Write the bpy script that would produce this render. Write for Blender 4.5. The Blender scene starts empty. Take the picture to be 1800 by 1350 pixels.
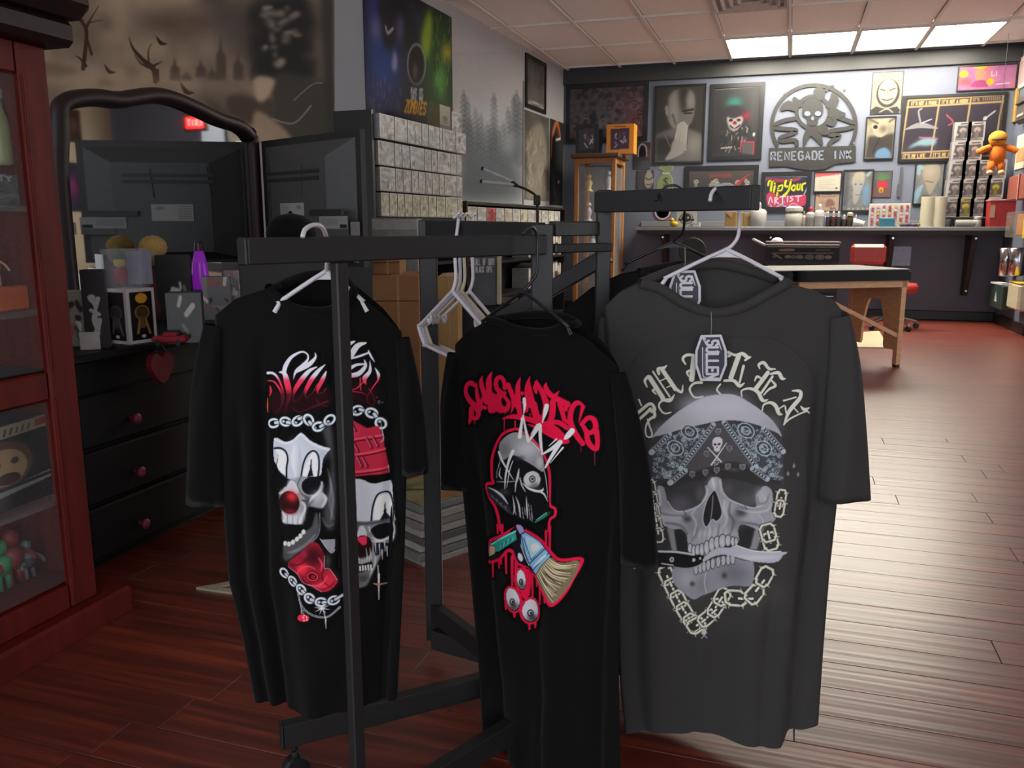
import bpy, math, random
import numpy as np
from mathutils import Vector
random.seed(7); RNG = np.random.default_rng(11)
SC = bpy.context.scene
COL = SC.collection
# ------------------------------------------------------------------ camera
F = 1480.0; PITCH = math.radians(10.6); YAW = math.radians(18.0); CAMZ = 1.0
cam_data = bpy.data.cameras.new('camera'); cam_data.sensor_width = 36.0
cam_data.lens = 36.0 * F / 1800.0; cam_data.clip_start = 0.05; cam_data.clip_end = 60
cam = bpy.data.objects.new('camera', cam_data); COL.objects.link(cam)
cam.location = (0, 0, CAMZ); cam.rotation_euler = (math.pi / 2 - PITCH, 0, YAW)
SC.camera = cam
# ------------------------------------------------------------------ world (daylight through an assumed open shop front, unseen behind the camera)
WORLD_COL = (0.92, 0.95, 1.0); WORLD_STR = 1.5
PANEL_STR = 24.0
w = bpy.data.worlds.new('daylight'); SC.world = w; w.use_nodes = True
bg = w.node_tree.nodes['Background']; bg.inputs[0].default_value = (*WORLD_COL, 1); bg.inputs[1].default_value = WORLD_STR
vs = SC.view_settings
vs.view_transform = 'Standard'; vs.look = 'None'; vs.exposure = 0.35; vs.gamma = 1.0; vs.use_curve_mapping = False
# ------------------------------------------------------------------ geometry of the place, from the lens
FW = np.array([-math.sin(YAW) * math.cos(PITCH), math.cos(YAW) * math.cos(PITCH), -math.sin(PITCH)])
RT = np.array([math.cos(YAW), math.sin(YAW), 0.0]); UP = np.cross(RT, FW); CP = np.array([0, 0, CAMZ])
def ray(x, y): return FW + RT * ((x - 900) / F) + UP * ((675 - y) / F)
def at(x, y, d): return CP + ray(x, y) * d
def onz(x, y, z): r = ray(x, y); return CP + r * ((z - CAMZ) / r[2])
def ony(x, y, Y): r = ray(x, y); return CP + r * (Y / r[1])
def onx(x, y, X): r = ray(x, y); return CP + r * (X / r[0])
def onplane(x, y, p, n):
    r = ray(x, y); return CP + r * (((np.asarray(p) - CP) @ n) / (r @ n))
YB = 10.13; ZC = 2.80                      # back wall, ceiling
LW_A = np.array([-2.642, 10.13, 0.0]); LW_D = np.array([0.05, 0.99875, 0.0]); LW_N = np.array([0.99875, -0.05, 0.0])
def onleft(x, y, off=0.0): return onplane(x, y, LW_A + LW_N * off, LW_N)
YM = 5.55                                  # wall with the painted graveyard
# ------------------------------------------------------------------ materials
def lin(c):
    c = np.asarray(c, float) / 255.0
    return np.where(c <= 0.04045, c / 12.92, ((c + 0.055) / 1.055) ** 2.4)
MATS = {}
GAIN = 1.0   # reflectance scale of the prints and paints around the brightly lit end of the room
def mat(name, rgb=None, rough=0.6, metal=0.0, var=0.12, scale=30.0, stretch=(1, 1, 1), bump=0.0, emit=0.0, alpha=1.0, trans=0.0, coat=0.0, spec=0.5, rgb2=None, sheen=0.0):
    if name in MATS: return MATS[name]
    m = bpy.data.materials.new(name); m.use_nodes = True; nt = m.node_tree; b = nt.nodes['Principled BSDF']
    c = lin(rgb) * (1.0 if emit else GAIN); c2 = lin(rgb2) if rgb2 is not None else np.clip(c * (1 + var), 0, 1); c1 = c if rgb2 is not None else c * (1 - var)
    tc = nt.nodes.new('ShaderNodeTexCoord'); mp = nt.nodes.new('ShaderNodeMapping'); mp.inputs['Scale'].default_value = stretch
    nz = nt.nodes.new('ShaderNodeTexNoise'); nz.inputs['Scale'].default_value = scale; nz.inputs['Detail'].default_value = 4
    cr = nt.nodes.new('ShaderNodeValToRGB'); cr.color_ramp.elements[0].position = 0.3; cr.color_ramp.elements[1].position = 0.7
    cr.color_ramp.elements[0].color = (*c1, 1); cr.color_ramp.elements[1].color = (*c2, 1)
    nt.links.new(tc.outputs['Object'], mp.inputs[0]); nt.links.new(mp.outputs[0], nz.inputs['Vector'])
    nt.links.new(nz.outputs['Fac'], cr.inputs[0]); nt.links.new(cr.outputs[0], b.inputs['Base Color'])
    b.inputs['Roughness'].default_value = rough; b.inputs['Metallic'].default_value = metal
    b.inputs['Specular IOR Level'].default_value = spec; b.inputs['Coat Weight'].default_value = coat
    b.inputs['Coat Roughness'].default_value = 0.15; b.inputs['Sheen Weight'].default_value = sheen
    if emit: b.inputs['Emission Color'].default_value = (*c, 1); b.inputs['Emission Strength'].default_value = emit
    if alpha < 1: b.inputs['Alpha'].default_value = alpha
    if trans: b.inputs['Transmission Weight'].default_value = trans
    if bump:
        bp = nt.nodes.new('ShaderNodeBump'); bp.inputs['Strength'].default_value = bump; bp.inputs['Distance'].default_value = 0.004
        nt.links.new(nz.outputs['Fac'], bp.inputs['Height']); nt.links.new(bp.outputs[0], b.inputs['Normal'])
    MATS[name] = m; return m
def printmat(name, rough=0.6, emit=0.0, coat=0.0):
    """flat print: the ink colour is stored per point of the printed sheet"""
    if name in MATS: return MATS[name]
    m = bpy.data.materials.new(name); m.use_nodes = True; nt = m.node_tree; b = nt.nodes['Principled BSDF']
    a = nt.nodes.new('ShaderNodeAttribute'); a.attribute_name = 'ink'
    nt.links.new(a.outputs['Color'], b.inputs['Base Color']); b.inputs['Roughness'].default_value = rough
    b.inputs['Coat Weight'].default_value = coat; b.inputs['Specular IOR Level'].default_value = 0.15 if rough > 0.8 else 0.3
    if emit: nt.links.new(a.outputs['Color'], b.inputs['Emission Color']); b.inputs['Emission Strength'].default_value = emit
    MATS[name] = m; return m
# ------------------------------------------------------------------ shapes: lists of (verts, faces)
def box(c, s, rz=0.0, ch=0.0, rx=0.0, ry=0.0):
    """chamfered box; c centre, s full size"""
    hx, hy, hz = s[0] / 2, s[1] / 2, s[2] / 2
    if ch <= 0:
        v = [(x, y, z) for z in (-hz, hz) for y in (-hy, hy) for x in (-hx, hx)]
        f = [(0, 2, 3, 1), (4, 5, 7, 6), (0, 1, 5, 4), (2, 6, 7, 3), (0, 4, 6, 2), (1, 3, 7, 5)]
    else:
        ch = min(ch, hx * .9, hy * .9, hz * .9); v = []; idx = {}
        for a in (0, 1, 2):
            for sx in (-1, 1):
                for sy in (-1, 1):
                    for sz in (-1, 1):
                        p = [sx * (hx - (ch if a != 0 else 0)), sy * (hy - (ch if a != 1 else 0)), sz * (hz - (ch if a != 2 else 0))]
                        idx[(a, sx, sy, sz)] = len(v); v.append(tuple(p))
        f = []
        for a in (0, 1, 2):
            b_, c_ = [(1, 2), (2, 0), (0, 1)][a]
            for s_ in (-1, 1):
                q = []
                for (u, w_) in ((-1, -1), (1, -1), (1, 1), (-1, 1)):
                    k = [0, 0, 0]; k[a] = s_; k[b_] = u; k[c_] = w_; q.append(idx[(a, *k)])
                f.append(tuple(q if s_ > 0 else q[::-1]))
        for a in (0, 1, 2):
            b_, c_ = [(1, 2), (2, 0), (0, 1)][a]
            for u in (-1, 1):
                for w_ in (-1, 1):
                    q = []
                    for (ax, s_) in ((b_, -1), (b_, 1), (c_, 1), (c_, -1)):
                        k = [0, 0, 0]; k[a] = s_; k[b_] = u; k[c_] = w_; q.append(idx[(ax, *k)])
                    f.append(tuple(q if u * w_ < 0 else q[::-1]))
        for sx in (-1, 1):
            for sy in (-1, 1):
                for sz in (-1, 1):
                    q = [idx[(a, sx, sy, sz)] for a in (0, 1, 2)]
                    f.append(tuple(q if sx * sy * sz > 0 else q[::-1]))
    v = np.array(v, float)
    if rx: v = v @ rotm(rx, 0).T
    if ry: v = v @ rotm(ry, 1).T
    if rz: v = v @ rotm(rz, 2).T
    return [(v + np.asarray(c, float), f)]
def rotm(a, ax):
    c, s = math.cos(a), math.sin(a)
    return np.array([[[1, 0, 0], [0, c, -s], [0, s, c]], [[c, 0, s], [0, 1, 0], [-s, 0, c]], [[c, -s, 0], [s, c, 0], [0, 0, 1]]][ax])
def basis(d):
    d = np.asarray(d, float); d = d / np.linalg.norm(d)
    a = np.array([0, 0, 1.0]) if abs(d[2]) < 0.9 else np.array([1.0, 0, 0])
    u = np.cross(a, d); u /= np.linalg.norm(u); return u, np.cross(d, u), d
def beam(p0, p1, w, h, up=(0, 0, 1), ch=0.002):
    """rectangular bar from p0 to p1; w sideways, h along up"""
    p0 = np.asarray(p0, float); p1 = np.asarray(p1, float); d = p1 - p0; L = np.linalg.norm(d); d /= L
    u = np.cross(d, up); u /= np.linalg.norm(u); t = np.cross(u, d)
    out = []
    for v, f in box((0, 0, 0), (w, L, h), ch=ch):
        out.append((np.outer(v[:, 0], u) + np.outer(v[:, 1], d) + np.outer(v[:, 2], t) + (p0 + p1) / 2, f))
    return out
def tube(path, r, n=8, cap=True):
    P = [np.asarray(p, float) for p in path]; m = len(P); r = [r] * m if np.isscalar(r) else r
    v = []; f = []; pu = None
    for i in range(m):
        d = (P[min(i + 1, m - 1)] - P[max(i - 1, 0)]); d = d / (np.linalg.norm(d) + 1e-12)
        if pu is None: u, w_, _ = basis(d)
        else:
            u = pu - d * (pu @ d); u /= np.linalg.norm(u) + 1e-12; w_ = np.cross(d, u)
        pu = u
        for k in range(n):
            a = 2 * math.pi * k / n; v.append(P[i] + (u * math.cos(a) + w_ * math.sin(a)) * r[i])
    for i in range(m - 1):
        for k in range(n):
            a, b_ = i * n + k, i * n + (k + 1) % n; f.append((a, b_, b_ + n, a + n))
    if cap: f.append(tuple(range(n))[::-1]); f.append(tuple((m - 1) * n + k for k in range(n)))
    return [(np.array(v), f)]
def cyl(p0, p1, r, n=16): return tube([p0, p1], r, n)
def lathe(prof, c=(0, 0, 0), n=20, ax=(0, 0, 1)):
    """prof: (radius, height) pairs, about an axis through c"""
    u, w_, d = basis(ax); c = np.asarray(c, float); v = []; f = []
    for (r, h) in prof:
        for k in range(n):
            a = 2 * math.pi * k / n; v.append(c + u * (r * math.cos(a)) + w_ * (r * math.sin(a)) + d * h)
    for i in range(len(prof) - 1):
        for k in range(n):
            a, b_ = i * n + k, i * n + (k + 1) % n; f.append((a, b_, b_ + n, a + n))
    f.append(tuple(range(n))[::-1]); f.append(tuple((len(prof) - 1) * n + k for k in range(n)))
    return [(np.array(v), f)]
def ball(c, r, n=12, m=8):
    r = np.array([r] * 3 if np.isscalar(r) else r, float)
    g = lathe([(max(math.sin(math.pi * i / m), 0.02), -math.cos(math.pi * i / m)) for i in range(m + 1)], n=n)
    return [(v * r + np.asarray(c, float), f) for v, f in g]
def prism(poly, fr, t0, t1):
    """2-D outline poly placed in frame fr=(origin,u,v,n), extruded from t0 to t1 along n"""
    o, u, v_, n_ = [np.asarray(q, float) for q in fr]; k = len(poly); a = np.array(poly, float)
    base = o + np.outer(a[:, 0], u) + np.outer(a[:, 1], v_)
    v = np.vstack([base + n_ * t0, base + n_ * t1])
    ar = 0.5 * np.sum(a[:, 0] * np.roll(a[:, 1], -1) - np.roll(a[:, 0], -1) * a[:, 1])
    up_ = np.dot(np.cross(u, v_), n_) * ar * (t1 - t0) > 0
    f = [tuple(range(k, 2 * k)), tuple(range(k))[::-1]] + [(i, (i + 1) % k, k + (i + 1) % k, k + i) for i in range(k)]
    if not up_: f = [q[::-1] for q in f]
    return [(v, f)]
def smooth(pts, n=6, closed=False):
    P = [np.asarray(p, float) for p in pts]; m = len(P)
    if m < 3: return P
    out = []; R_ = range(m if closed else m - 1)
    for i in R_:
        g = (lambda j: P[j % m]) if closed else (lambda j: P[min(max(j, 0), m - 1)])
        p0, p1, p2, p3 = g(i - 1), g(i), g(i + 1), g(i + 2)
        for s in range(n):
            t = s / n; out.append(0.5 * (2 * p1 + (p2 - p0) * t + (2 * p0 - 5 * p1 + 4 * p2 - p3) * t * t + (3 * p1 - p0 - 3 * p2 + p3) * t ** 3))
    if not closed: out.append(P[-1])
    return out
# ------------------------------------------------------------------ objects
ORG = {}
def meta(o, label=None, cat=None, group=None, kind=None):
    if label: o['label'] = label
    if cat: o['category'] = cat
    if group: o['group'] = group
    if kind: o['kind'] = kind
    return o
def thing(name, loc, label, cat, group=None):
    o = bpy.data.objects.new(name, None); COL.objects.link(o); o.location = tuple(loc); o.empty_display_size = 0.05
    ORG[o] = np.asarray(loc, float); return meta(o, label, cat, group)
def mk(name, geo, m, parent=None, label=None, cat=None, group=None, kind=None, sm=False):
    """one mesh object from world-space shapes"""
    V = []; Fc = []; k = 0
    for v, f in geo:
        V.append(np.asarray(v, float)); Fc += [tuple(i + k for i in q) for q in f]; k += len(v)
    V = np.vstack(V)
    org = ORG[parent] if parent is not None else np.array([(V[:, 0].min() + V[:, 0].max()) / 2, (V[:, 1].min() + V[:, 1].max()) / 2, V[:, 2].min()])
    me = bpy.data.meshes.new(name); me.from_pydata((V - org).tolist(), [], Fc); me.update()
    if sm: me.polygons.foreach_set('use_smooth', [True] * len(me.polygons))
    for mm in (m if isinstance(m, (list, tuple)) else [m]): me.materials.append(mm)
    o = bpy.data.objects.new(name, me); COL.objects.link(o); ORG[o] = org
    if parent is not None: o.parent = parent
    else: o.location = tuple(org)
    return meta(o, label, cat, group, kind)
def one(name, geo, m, label, cat, group=None, sm=False): return mk(name, geo, m, None, label, cat, group, None, sm)
def struct(name, geo, m, parent=None): return mk(name, geo, m, parent, kind=None if parent is not None else 'structure')
# ------------------------------------------------------------------ printed art: a small painter
FONT = {'A': '0,6 2,0 4,6|1,4 3,4', 'B': '0,0 0,6 3,6 4,5 4,4 3,3 0,3|3,3 4,2 4,1 3,0 0,0', 'C': '4,1 3,0 1,0 0,1 0,5 1,6 3,6 4,5', 'D': '0,0 0,6 3,6 4,4 4,2 3,0 0,0',
        'E': '4,0 0,0 0,6 4,6|0,3 3,3', 'F': '4,0 0,0 0,6|0,3 3,3', 'G': '4,1 3,0 1,0 0,1 0,5 1,6 3,6 4,5 4,3 2,3', 'H': '0,0 0,6|4,0 4,6|0,3 4,3', 'I': '2,0 2,6',
        'J': '4,0 4,5 3,6 1,6 0,5', 'K': '0,0 0,6|4,0 0,3 4,6', 'L': '0,0 0,6 4,6', 'M': '0,6 0,0 2,3 4,0 4,6', 'N': '0,6 0,0 4,6 4,0', 'O': '1,0 3,0 4,1 4,5 3,6 1,6 0,5 0,1 1,0',
        'P': '0,6 0,0 3,0 4,1 4,2 3,3 0,3', 'R': '0,6 0,0 3,0 4,1 4,2 3,3 0,3|2,3 4,6', 'S': '4,1 3,0 1,0 0,1 0,2 1,3 3,3 4,4 4,5 3,6 1,6 0,5', 'T': '0,0 4,0|2,0 2,6',
        'U': '0,0 0,5 1,6 3,6 4,5 4,0', 'V': '0,0 2,6 4,0', 'W': '0,0 1,6 2,3 3,6 4,0', 'X': '0,0 4,6|4,0 0,6', 'Y': '0,0 2,3 4,0|2,3 2,6', 'Z': '0,0 4,0 0,6 4,6',
        "'": '2,0 2,1', '.': '2,5.5 2,6', '$': '4,1 3,0 1,0 0,1 0,2 1,3 3,3 4,4 4,5 3,6 1,6 0,5|2,-1 2,7', ' ': '', '-': '1,3 3,3'}
class Art:
    """canvas over a rectangle of drawing units; k samples per unit"""
    def __init__(s, x0, y0, x1, y1, k=1.0, bg=(20, 20, 20)):
        s.x0, s.y0, s.x1, s.y1 = x0, y0, x1, y1
        s.w = max(2, int(round((x1 - x0) * k)) + 1); s.h = max(2, int(round((y1 - y0) * k)) + 1)
        s.kx = (s.w - 1) / (x1 - x0); s.ky = (s.h - 1) / (y1 - y0); s.k = k
        s.rgb = np.empty((s.h, s.w, 3)); s.rgb[:] = bg; s.a = np.zeros((s.h, s.w)); s.pm = None; s.ws = 1.0; s.view(0, 0, 1)
    def view(s, ox, oy, f): s.ox, s.oy, s.f = ox, oy, f; return s
    def T(s, p):
        p = np.asarray(p, float).reshape(-1, 2) * s.f + (s.ox, s.oy)
        if s.pm is not None: p = s.pm(p)
        return np.column_stack([(p[:, 0] - s.x0) * s.kx, (p[:, 1] - s.y0) * s.ky])
    def comp(s, m, X0, Y0, col, al):
        h, w_ = m.shape; sl = (slice(Y0, Y0 + h), slice(X0, X0 + w_)); m = np.clip(m, 0, 1) * al
        if isinstance(col, list):
            yy = ((np.arange(Y0, Y0 + h) / s.ky + s.y0) - s.oy) / s.f
            c = np.stack([np.interp(yy, [q[0] for q in col], [q[1][i] for q in col]) for i in range(3)], -1)[:, None, :]
        else: c = np.asarray(col, float)
        s.rgb[sl] = s.rgb[sl] * (1 - m[..., None]) + c * m[..., None]; s.a[sl] = np.maximum(s.a[sl], m)
    def win(s, P, pad):
        a = np.floor(P.min(0) - pad).astype(int); b = np.ceil(P.max(0) + pad).astype(int)
        return max(a[0], 0), max(a[1], 0), min(b[0], s.w - 1), min(b[1], s.h - 1)
    def poly(s, pts, col, al=1.0, sm=4, soft=0.0):
        P = s.T(pts)
        if sm and len(P) > 2: P = np.array(smooth(P, sm, True))
        sg = soft * s.f * s.kx * s.ws; X0, Y0, X1, Y1 = s.win(P, 2 + 2.5 * sg)
        if X1 <= X0 or Y1 <= Y0: return s
        gx, gy = np.meshgrid(np.arange(X0, X1 + 1), np.arange(Y0, Y1 + 1)); ins = np.zeros(gx.shape, bool); q = np.roll(P, 1, 0)
        for (ax, ay), (bx, by) in zip(P, q):
            if ay == by: continue
            c = ((ay > gy) != (by > gy)); ins ^= c & (gx < (bx - ax) * (gy - ay) / (by - ay) + ax)
        s.comp(blur(ins.astype(float), max(sg, 0.45)), X0, Y0, col, al); return s
    def line(s, pts, wd, col, al=1.0, sm=5, soft=0.0):
        P = s.T(pts); n0 = len(P); wd = np.full(n0, wd, float) if np.isscalar(wd) else np.interp(np.linspace(0, 1, n0), np.linspace(0, 1, len(wd)), wd)
        Q = np.column_stack([P, wd * s.f * s.kx * s.ws])
        if sm and n0 > 2: Q = np.array(smooth(Q, sm))
        X0, Y0, X1, Y1 = s.win(Q[:, :2], Q[:, 2].max() / 2 + 2)
        if X1 <= X0 or Y1 <= Y0: return s
        M = np.zeros((Y1 - Y0 + 1, X1 - X0 + 1)); e = 0.6 + soft * s.f * s.kx * s.ws
        for a, b in zip(Q[:-1], Q[1:]):
            r = max(a[2], b[2]) / 2 + 1.5 + e; u0 = max(int(min(a[0], b[0]) - r), X0); u1 = min(int(max(a[0], b[0]) + r) + 1, X1); v0 = max(int(min(a[1], b[1]) - r), Y0); v1 = min(int(max(a[1], b[1]) + r) + 1, Y1)
            if u1 < u0 or v1 < v0: continue
            gx, gy = np.meshgrid(np.arange(u0, u1 + 1), np.arange(v0, v1 + 1)); d = b[:2] - a[:2]; L = d @ d + 1e-9
            t = np.clip(((gx - a[0]) * d[0] + (gy - a[1]) * d[1]) / L, 0, 1)
            D = np.hypot(gx - a[0] - t * d[0], gy - a[1] - t * d[1]); mm = np.clip((((1 - t) * a[2] + t * b[2]) / 2 - D) / (2 * e) + 0.5, 0, 1)
            sl = (slice(v0 - Y0, v1 - Y0 + 1), slice(u0 - X0, u1 - X0 + 1)); M[sl] = np.maximum(M[sl], mm)
        s.comp(M, X0, Y0, col, al); return s
    def ell(s, x, y, rx, ry, col, al=1.0, rot=0.0, soft=0.0, ring=0.0):
        a = np.linspace(0, 2 * math.pi, 29)[:-1]; c, q = math.cos(rot), math.sin(rot)
        X = rx * np.cos(a); Y = ry * np.sin(a); pts = np.column_stack([x + X * c - Y * q, y + X * q + Y * c])
        if ring: return s.line(np.vstack([pts, pts[:1]]), ring, col, al, 0, soft)
        return s.poly(pts, col, al, 0, soft)
    def blob(s, x, y, rx, ry, col, al=0.6): return s.ell(x, y, rx, ry, col, al, 0, min(rx, ry) * 0.45)
    def text(s, x, y, h, t, col, wd=None, adv=0.95, slant=0.0, wx=0.62, rot=0.0, sp=0.2):
        wd = wd or h * 0.14; cx = 0; c, q = math.cos(rot), math.sin(rot)
        for ch in t:
            for st in FONT.get(ch, '').split('|'):
                if not st: continue
                P = [tuple(map(float, p.split(','))) for p in st.split()]
                L = [(cx + px / 4 * h * wx + slant * (6 - py) / 6 * h, py / 6 * h) for px, py in P]
                s.line([(x + a * c - b * q, y + a * q + b * c) for a, b in L], wd, col, 1, 0)
            cx += h * wx * adv + h * sp if ch != ' ' else h * 0.5
        return s
    def grain(s, amp, seed=0):
        r = np.random.default_rng(seed); s.rgb = np.clip(s.rgb * (1 + amp * (r.random((s.h, s.w, 1)) - 0.5)), 0, 255); return s
    def cloud(s, cols, cell, seed=0, al=1.0):
        """soft mottling between colours"""
        r = np.random.default_rng(seed); N = np.zeros((s.h, s.w))
        for o in range(3):
            c = max(cell * s.kx / 2 ** o, 1.5); gh, gw = int(s.h / c) + 3, int(s.w / c) + 3; g = r.random((gh, gw))
            yy = np.arange(s.h) / c; xx = np.arange(s.w) / c; y0 = yy.astype(int); x0 = xx.astype(int); fy = (yy - y0)[:, None]; fx = (xx - x0)[None]
            fy = fy * fy * (3 - 2 * fy); fx = fx * fx * (3 - 2 * fx)
            N += ((g[y0][:, x0] * (1 - fx) + g[y0][:, x0 + 1] * fx) * (1 - fy) + (g[y0 + 1][:, x0] * (1 - fx) + g[y0 + 1][:, x0 + 1] * fx) * fy) / 2 ** o
        N = np.clip((N - 0.45) / 0.9, 0, 1) * (len(cols) - 1); C = np.asarray(cols, float); i = np.clip(N.astype(int), 0, len(cols) - 2); t = (N - i)[..., None]
        s.rgb = s.rgb * (1 - al) + (C[i] * (1 - t) + C[i + 1] * t) * al; s.a[:] = 1; return s
    def vgrad(s, c0, c1):
        t = np.linspace(0, 1, s.h)[:, None, None]; s.rgb[:] = np.asarray(c0, float) * (1 - t) + np.asarray(c1, float) * t; s.a[:] = 1; return s
def blur(m, sg):
    r = max(1, int(round(sg * 1.2)));
    if sg < 0.6:
        p = np.pad(m, 1, mode='edge'); return (p[1:-1, 1:-1] * 4 + p[:-2, 1:-1] + p[2:, 1:-1] + p[1:-1, :-2] + p[1:-1, 2:]) / 8
    for _ in range(3):
        for ax in (0, 1):
            p = np.pad(m, [(r + 1, r) if i == ax else (0, 0) for i in (0, 1)]); c = np.cumsum(p, ax); n = m.shape[ax]
            m = (np.take(c, range(2 * r + 1, 2 * r + 1 + n), ax) - np.take(c, range(0, n), ax)) / (2 * r + 1)
    return m
def sheet(name, art, fn, m, parent=None, keep=None, **kw):
    """mesh of the printed sheet: fn(gx, gy) maps drawing units to world points"""
    gx, gy = np.meshgrid(np.linspace(art.x0, art.x1, art.w), np.linspace(art.y0, art.y1, art.h))
    V = fn(gx.ravel(), gy.ravel()); i = np.arange(art.w * art.h).reshape(art.h, art.w)
    Q = np.stack([i[1:, :-1], i[1:, 1:], i[:-1, 1:], i[:-1, :-1]], -1).reshape(-1, 4); C = np.clip(art.rgb, 0, 255).reshape(-1, 3)
    if keep is not None:
        kq = (keep[1:, :-1] | keep[1:, 1:] | keep[:-1, 1:] | keep[:-1, :-1]).ravel(); Q = Q[kq]
        u = np.unique(Q); rm = np.full(len(V), -1); rm[u] = np.arange(len(u)); Q = rm[Q]; V = V[u]; C = C[u]
    org = ORG[parent] if parent is not None else V.mean(0)
    me = bpy.data.meshes.new(name); me.vertices.add(len(V)); me.vertices.foreach_set('co', (V - org).astype(np.float32).ravel())
    me.loops.add(len(Q) * 4); me.loops.foreach_set('vertex_index', Q.astype(np.int32).ravel())
    me.polygons.add(len(Q)); me.polygons.foreach_set('loop_start', np.arange(0, len(Q) * 4, 4, dtype=np.int32))
    me.polygons.foreach_set('use_smooth', np.ones(len(Q), bool)); me.update(calc_edges=True)
    at_ = me.color_attributes.new('ink', 'FLOAT_COLOR', 'POINT'); c4 = np.ones((len(V), 4), np.float32); c4[:, :3] = lin(C) * GAIN
    at_.data.foreach_set('color', c4.ravel()); me.materials.append(m)
    o = bpy.data.objects.new(name, me); COL.objects.link(o); ORG[o] = org
    if parent is not None: o.parent = parent
    else: o.location = tuple(org)
    return meta(o, **kw)
def rect_fn(x0, y0, x1, y1, o, u, v):
    """drawing rectangle -> world rectangle: o top-left corner, u along the width, v down the height"""
    o, u, v = [np.asarray(q, float) for q in (o, u, v)]
    return lambda gx, gy: o + np.outer((gx - x0) / (x1 - x0), u) + np.outer((gy - y0) / (y1 - y0), v)
# ================================================================== the room
def rays(gx, gy): return FW + np.outer((np.asarray(gx, float) - 900) / F, RT) + np.outer((675 - np.asarray(gy, float)) / F, UP)
def px_fn(p, n):
    """photo units -> points on the plane through p with normal n (each point keeps its place on that surface)"""
    p = np.asarray(p, float); n = np.asarray(n, float); k = (p - CP) @ n
    def g(gx, gy): r = rays(gx, gy); return CP + r * (k / (r @ n))[:, None]
    return g
NB = np.array([0, -1.0, 0])
def floor_material():
    m = bpy.data.materials.new('mahogany_laminate'); m.use_nodes = True; nt = m.node_tree; b = nt.nodes['Principled BSDF']; N = nt.nodes.new; L = nt.links.new
    tc = N('ShaderNodeTexCoord'); oi = N('ShaderNodeObjectInfo'); add = N('ShaderNodeVectorMath'); add.operation = 'ADD'
    mul = N('ShaderNodeVectorMath'); mul.operation = 'SCALE'; mul.inputs['Scale'].default_value = 37.0
    cmb = N('ShaderNodeCombineXYZ'); L(oi.outputs['Random'], cmb.inputs[0]); L(oi.outputs['Random'], cmb.inputs[1]); L(cmb.outputs[0], mul.inputs[0])
    L(tc.outputs['Object'], add.inputs[0]); L(mul.outputs[0], add.inputs[1])
    mp = N('ShaderNodeMapping'); mp.inputs['Scale'].default_value = (1.2, 26, 1); L(add.outputs[0], mp.inputs[0])
    n1 = N('ShaderNodeTexNoise'); n1.inputs['Scale'].default_value = 1.6; n1.inputs['Detail'].default_value = 6; n1.inputs['Roughness'].default_value = 0.65; L(mp.outputs[0], n1.inputs['Vector'])
    cr = N('ShaderNodeValToRGB'); e = cr.color_ramp.elements; e[0].position = 0.28; e[0].color = (*lin((58, 18, 11)), 1); e[1].position = 0.75; e[1].color = (*lin((156, 66, 37)), 1)
    x = cr.color_ramp.elements.new(0.5); x.color = (*lin((104, 36, 21)), 1)
    L(n1.outputs['Fac'], cr.inputs[0])
    hs = N('ShaderNodeHueSaturation'); ma = N('ShaderNodeMapRange'); ma.inputs['To Min'].default_value = 0.85; ma.inputs['To Max'].default_value = 1.15
    L(oi.outputs['Random'], ma.inputs['Value']); L(ma.outputs[0], hs.inputs['Value']); L(cr.outputs[0], hs.inputs['Color']); L(hs.outputs[0], b.inputs['Base Color'])
    mp2 = N('ShaderNodeMapping'); mp2.inputs['Scale'].default_value = (0.8, 30, 1); L(add.outputs[0], mp2.inputs[0])
    n2 = N('ShaderNodeTexNoise'); n2.inputs['Scale'].default_value = 1.3; n2.inputs['Detail'].default_value = 1.5; L(mp2.outputs[0], n2.inputs['Vector'])
    bp = N('ShaderNodeBump'); bp.inputs['Strength'].default_value = 0.22; bp.inputs['Distance'].default_value = 0.006; L(n2.outputs['Fac'], bp.inputs['Height']); L(bp.outputs[0], b.inputs['Normal'])
    b.inputs['Roughness'].default_value = 0.36; b.inputs['Specular IOR Level'].default_value = 0.9; b.inputs['Coat Weight'].default_value = 0.7; b.inputs['Coat Roughness'].default_value = 0.34; L(bp.outputs[0], b.inputs['Coat Normal'])
    return m
M_FLOOR = floor_material()
M_WALL = mat('grey_blue_wall_paint', (92, 98, 113), 0.55, var=0.03, scale=3)
M_WALL2 = mat('pale_grey_wall_paint', (172, 172, 174), 0.6, var=0.03, scale=3)
M_TRIM = mat('charcoal_trim_paint', (52, 54, 54), 0.5, var=0.06)
M_BASEB = mat('black_baseboard', (22, 22, 24), 0.4)
M_TILE = mat('ceiling_tile_white', (244, 240, 232), 0.9, var=0.05, scale=60, bump=0.1)
M_GRID = mat('ceiling_grid_enamel', (222, 218, 210), 0.5, var=0.03)
YF = 4.35
floor = struct('floor', box((-0.8, (YF + 10.4) / 2, -0.05), (11, 10.4 - YF, 0.10)) + box((-0.8, (YF - 2.6) / 2, -0.06), (11, YF + 2.6, 0.09)), M_FLOOR)
PW = 0.116; lens_ = [0.82, 0.98, 1.16, 1.3]; pm = {}
y = 0.78; row = 0
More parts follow.
